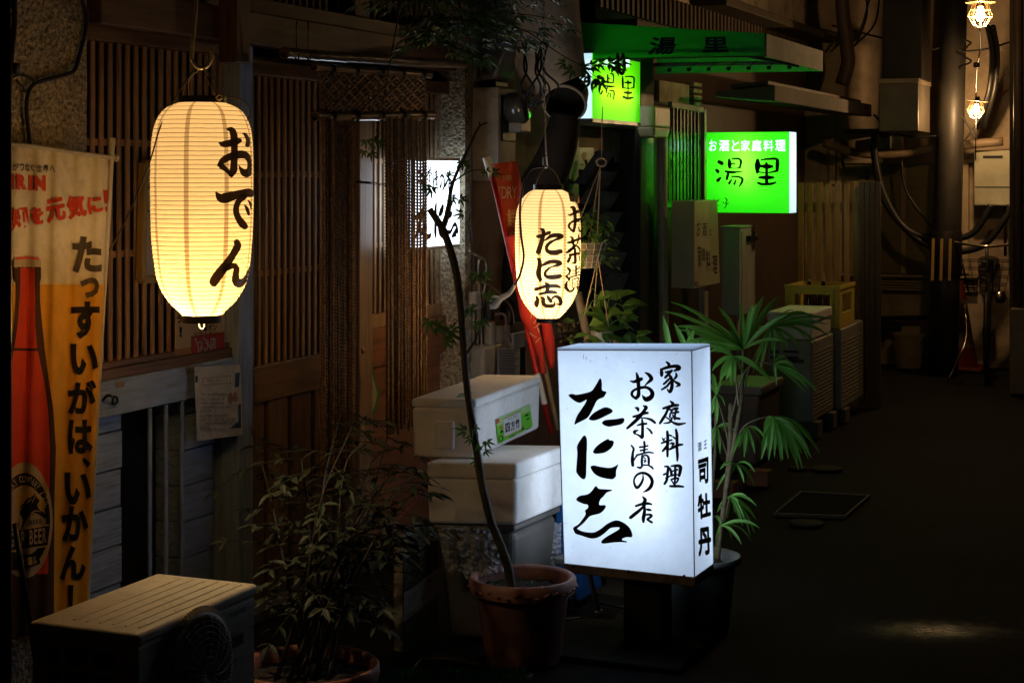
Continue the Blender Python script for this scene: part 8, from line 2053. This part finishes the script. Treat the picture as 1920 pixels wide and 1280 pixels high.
# gas water heater on the far wall
fw_ = thing('water_heater', 'cream water heater box high on the far wall right of the utility pole', 'water heater', PY(1860, 388, YEND - .2))
yb('case', 1826, 1895, 282, 386, YEND - .28, YEND - .001, mat('far_heater', (0.40, 0.38, 0.28), .25, .15, 6, bump=.02, coat=.4), fw_, .012)
yb('flue', 1843, 1880, 292, 297, YEND - .285, YEND - .279, METALK, fw_)
yb('lower_seam', 1828, 1893, 350, 352, YEND - .283, YEND - .2805, METALK, fw_)
mb = MB(); mb.tube([PY(1884, 386, YEND - .15), PY(1885, 480, YEND - .15)], .012, 8); mb.build('gas_pipe', METALK, fw_, smooth=True)
# utility pole
pb_ = PG(1768, 702); up_ = thing('utility_pole', 'tall grey steel utility pole at the end of the lane', 'pole', pb_)
dpo = 13.15
POLM = mat('pole_steel', (0.026, 0.023, 0.02), .5, .3, 6, (3, 3, .6), .2, dirt=.5)
mb = MB(); mb.tube([pb_, P(1772, 520, dpo), P(1779, 325, dpo), P(1786, 90, dpo), P(1792, -80, dpo)], [.115, .112, .108, .103, .10], 20); mb.build('shaft', POLM, up_, smooth=True)
mb = MB(); c_ = P(1774, 440, dpo); mb.lathe([(.118, -.34), (.122, -.33), (.122, .0), (.118, .01)], c_ + Vector((0, 0, .02)), 20); gd = mb.build('guard_sleeve', BLACKP, up_, smooth=True)
mb = MB()
for x in (1750, 1766, 1782):
    a = P(x, 447, dpo - .125); b = P(x - 2, 526, dpo - .125); mb.bar(a, b, .022, .004, up=tuple(fwd))
mb.build('guard_stripes', mat('guard_yellow', (0.35, 0.22, 0.06), .5, .2, 8, bump=0), gd)
# bucket, cone, bicycle
bu = thing('bucket', 'white plastic bucket standing at the foot of the end house', 'bucket', PG(1704, 689))
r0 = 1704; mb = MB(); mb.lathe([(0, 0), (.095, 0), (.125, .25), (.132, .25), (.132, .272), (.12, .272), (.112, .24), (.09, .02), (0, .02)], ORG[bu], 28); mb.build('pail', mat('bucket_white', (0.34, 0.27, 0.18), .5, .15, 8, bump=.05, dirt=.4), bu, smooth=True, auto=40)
mb = MB(); mb.tube([ORG[bu] + Vector((.13 * math.cos(a), -.06 - .0 * a, .26 - .10 * math.sin(a))) for a in [k * math.pi / 10 for k in range(11)]], .004, 6); mb.build('handle', METALK, bu, smooth=True)
mb = MB(); mb.tube([PG(1652, 668, .0) + Vector((0, .9, .02)), P(1740, 582, 13.6)], .014, 8); tag(mb.build('broom_stick', mat('dim_stick', (0.25, 0.17, 0.09), .6, .2, 8), smooth=True), 'dim stick leaning diagonally behind the white bucket', 'stick')
cnq = PG(1800, 692); co = thing('traffic_cone', 'red and white striped traffic cone beside the bicycle', 'traffic cone', cnq)
RC = mat('cone_red', (0.09, 0.008, 0.005), .45, .15, 8, bump=0); WC = mat('cone_white', (0.10, 0.08, 0.065), .4, .1, 8, bump=0)  # both colours darkened to stand in for the utility pole's shadow
mb = MB(); mb.box(cnq.x - .19, cnq.x + .19, cnq.y - .19, cnq.y + .19, 0, .03); mb.build('base', RC, co, bevel=.01)
def cr(z): return lerp(.14, .028, z / .7)
for z0, z1, m in ((.03, .18, RC), (.18, .30, WC), (.30, .44, RC), (.44, .55, WC), (.55, .70, RC)):
    mb = MB(); mb.lathe([(cr(z0), z0), (cr(z1), z1)] + ([(0, z1)] if z1 == .7 else []), cnq, 24); mb.build('band', m, co, smooth=True, auto=40)
bk = thing('bicycle', 'dark bicycle with a wire basket parked facing the lane by the far wall', 'bicycle', PG(1850, 712))
bo = ORG[bk]
bd = (PG(1835, 690) - PG(1860, 715)); bd.z = 0; bd = Vector((-.10, 1.0, 0)).normalized(); bs_ = Vector((bd.y, -bd.x, 0))
RUB = mat('tyre_rubber', (0.015, 0.014, 0.013), .6, .2, 8, bump=0); CHR = mat('chrome_part', (0.5, 0.42, 0.32), .2, .2, 8, bump=0, metal=1); BKF = mat('bike_paint', (0.03, 0.025, 0.022), .3, .2, 8, bump=0, coat=.3)
def B(u, s_, z): return bo + bd * u + bs_ * s_ + Vector((0, 0, z))
for u in (0.0, 1.05):
    mb = MB(); mb.lathe([(.315, -.018), (.335, 0), (.315, .018), (.30, .012), (.30, -.012)], B(u, 0, .335), 40, axis=tuple(bs_), closed=True); wl = mb.build('wheel', RUB, bk, smooth=True)
    mb = MB(); mb.lathe([(.298, -.012), (.298, .012), (.288, .008), (.288, -.008)], B(u, 0, .335), 40, axis=tuple(bs_), closed=True); mb.build('rim', CHR, wl, smooth=True)
    mb = MB()
    for k in range(14):
        a = k * math.pi / 7; mb.tube([B(u, .02 * (-1) ** k, .335), B(u + .29 * math.cos(a), 0, .335 + .29 * math.sin(a))], .0015, 4)
    mb.build('spokes', CHR, wl)
mb = MB()
for a, b, r in (((.0, 0, .335), (.07, 0, .80), .016), ((.07, 0, .62), (.48, 0, .30), .018), ((.07, 0, .76), (.52, 0, .55), .016), ((.48, 0, .30), (.62, 0, .78), .016), ((.48, .03, .30), (1.05, .05, .335), .011), ((.48, -.03, .30), (1.05, -.05, .335), .011), ((.60, 0, .70), (1.05, .05, .335), .009), ((.60, 0, .70), (1.05, -.05, .335), .009), ((.07, 0, .78), (.10, 0, 1.0), .013)):
    mb.tube([B(*a), B(*b)], r, 8)
mb.build('frame', BKF, bk, smooth=True)
mb = MB(); mb.tube([B(.30, -.27, .97), B(.18, -.26, 1.02), B(.10, -.05, 1.0), B(.10, .05, 1.0), B(.18, .26, 1.02), B(.30, .27, .97)], .011, 8, smooth_pts=5); mb.build('handlebar', CHR, bk, smooth=True)
mb = MB(); mb.tube([B(.52, 0, .83), B(.62, 0, .85), B(.76, 0, .86)], [.025, .06, .085], 10, flat=.45); mb.build('saddle', METALK, bk, smooth=True)
mb = MB()
for j in range(5):
    z = .66 + .06 * j; w_ = .13 + .012 * j; l_ = .11 + .01 * j
    mb.tube([B(-.09 + q[0] * l_, q[1] * w_, z) for q in ((-1, -1), (1, -1), (1, 1), (-1, 1), (-1, -1))], .003, 5)
for k in range(7):
    s0 = (k / 6 * 2 - 1); 
    for e_ in (-1, 1): mb.tube([B(-.09 + e_ * .11, s0 * .13, .66), B(-.09 + e_ * .15, s0 * .178, .90)], .0025, 4); mb.tube([B(-.09 + s0 * .11, e_ * .13, .66), B(-.09 + s0 * .15, e_ * .178, .90)], .0025, 4)
mb.build('basket', METALK, bk, smooth=True)
mb = MB(); mb.tube([B(.02, .09, .62), B(-.02, .1, .62)], [.035, .045], 12); mb.build('headlight', CHR, bk, smooth=True)
mb = MB(); mb.tube([B(1.0 + .36 * math.cos(a), 0, .335 + .36 * math.sin(a)) for a in [R(20 + 12 * k) for k in range(12)]], .02, 8, flat=.5); mb.build('mudguard', BKF, bk, smooth=True)
mb = MB(); mb.lathe([(0, 0), (.025, 0), (.02, .02), (0, .02)], B(1.40, 0, .5), 12, axis=tuple(bd)); mb.build('reflector', RC, bk)
mb = MB(); mb.tube([P(1776, 716, 12.55), P(1797, 672, 12.55), P(1812, 630, 12.6), P(1809, 570, 12.7)], .008, 8, smooth_pts=5)
tag(mb.build('cane', CHR, smooth=True), 'pale curved cane leaning in front of the traffic cone', 'cane')
# dark building on the right
rbh = thing('dark_building', 'unlit dark building edge closing the right side of the lane', 'building', PG(1905, 700) + Vector((1, 0, 0)))
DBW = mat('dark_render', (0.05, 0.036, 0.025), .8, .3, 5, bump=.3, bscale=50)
qx = PY(1893, 690, 12.6).x
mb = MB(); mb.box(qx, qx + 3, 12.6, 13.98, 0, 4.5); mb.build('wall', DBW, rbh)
mb = MB(); mb.box(qx + .02, qx + .3, 12.4, 12.59, 0, .6); mb.build('footing', CONC, rbh, bevel=.01)
mb = MB(); mb.tube([(qx + .06, 12.55, 0), (qx + .06, 12.55, 4.4)], .03, 10); mb.build('downpipe', DARKB, rbh, smooth=True)
# pipe rising by the near eave
mb = MB(); mb.tube([PY(x, y, 13.2) for x, y in ((1576, -60), (1580, 20), (1588, 90), (1590, 120), (1578, 160))], .055, 12, smooth_pts=5)
tag(mb.build('drain_pipe', DARKB, smooth=True), 'dark bent drain pipe high up beyond the concrete canopy', 'pipe')

# ------------------------------------------------------------------ caged work lamps on their cord
CAGE = mat('cage_wire', (0.62, 0.45, 0.22), .35, .2, 10, metal=.4, bump=0)
def cage_lamp(c, s, tilt, label, power):
    t = thing('caged_lamp', label, 'lamp', c, 'caged lamps on one cord')
    ax = Vector((tilt, 0, 1)).normalized()
    E1 = ax.orthogonal().normalized(); E2 = ax.cross(E1)
    pr = lambda r, z, a: Vector(c) + ax * z * s + (E1 * math.cos(a) + E2 * math.sin(a)) * r * s
    mb = MB(); mb.lathe([(0, .082 * s), (.088 * s, .080 * s), (.092 * s, .074 * s), (.088 * s, .072 * s), (0, .072 * s)], c, 32, axis=tuple(ax)); mb.build('disc_shade', CAGE, t, smooth=True, auto=40)
    mb = MB(); mb.lathe([(0, .115 * s), (.02 * s, .115 * s), (.024 * s, .08 * s), (.024 * s, .05 * s), (0, .05 * s)], c, 16, axis=tuple(ax)); mb.build('holder', METALK, t, smooth=True, auto=40)
    mb = MB()
    for k in range(8):
        a = k * math.pi / 4
        mb.tube([pr(.045, .072, a), pr(.074, -.01, a), pr(.035, -.072, a), pr(.0, -.078, a)], .0032 * s, 6)
    for r, z in ((.074, -.01), (.036, -.072), (.060, .03)):
        mb.tube([pr(r, z, k * math.pi / 12) for k in range(25)], .003 * s, 6, caps=False)
    mb.build('cage', CAGE, t, smooth=True)
    mb = MB(); mb.lathe([(0, -.042 * s), (.016 * s, -.038 * s), (.026 * s, -.02 * s), (.028 * s, 0), (.02 * s, .025 * s), (.014 * s, .05 * s), (0, .05 * s)], c, 18, axis=tuple(ax)); mb.build('bulb', emis('cage_bulb', (1.0, .68, .34), 16.0), t, smooth=True)
    l = bpy.data.lights.new('cage_lamp_light', 'POINT'); l.energy = power; l.color = (1.0, .60, .26); l.shadow_soft_size = .03 * s
    o = bpy.data.objects.new('cage_lamp_light', l); COL.objects.link(o); o.parent = t; o.location = Vector((0, 0, -.05)) * s
    return t
LP1, LP2 = P(1838, 28, 10.5), P(1830, 206, 12.7)
cage_lamp(LP1, 1.0, .03, 'nearer, larger caged work lamp, glowing at the top right under a disc shade', 24)
cage_lamp(LP2, 0.86, .12, 'farther, smaller caged work lamp hanging lower on the same cord', 28)
mb = MB(); mb.tube([P(1837, 50, 10.5), P(1838, 90, 11.2), P(1832, 130, 11.9), P(1830, 180, 12.7)], .005, 6, smooth_pts=5); mb.tube([P(1838, 12, 10.5), P(1840, -20, 10.3), P(1846, -60, 10.0)], .005, 6)
mb.tube([P(1830, 225, 12.7), P(1829, 300, 12.75)], .004, 6)
tag(mb.build('lamp_cord', CABLE, smooth=True), 'thin cord strung between the two caged work lamps', 'cord')
mb = MB(); rnd = random.Random(2)
pts = [P(1808 + 12 * math.sin(k * 1.1) + 4 * math.sin(k * 2.7), 75 + k * 5.5, 11.6) for k in range(11)]
mb.tube(pts, .007, 6, smooth_pts=5); mb.lathe([(0, -.02), (.022, -.015), (.022, .015), (0, .02)], P(1831, 122, 11.6), 12)
tag(mb.build('cable_coil', CABLE, smooth=True), 'tangled black cable coil with a plug hanging between the caged lamps', 'cable')
for dx in (0, 10):
    mb = MB(); mb.tube([P(1852 + dx, 50, 12.6), P(1860 + dx, 100, 12.8), P(1856 + dx, 160, 12.9), P(1846 + dx, 200, 13.0), P(1834 + dx, 240, 13.2)], .020, 8, smooth_pts=5)
    tag(mb.build('hanging_cable', CABLE, smooth=True), 'thick black cable of a pair curving down behind the farther caged lamp', 'cable', 'pair of cables behind the farther caged lamp')
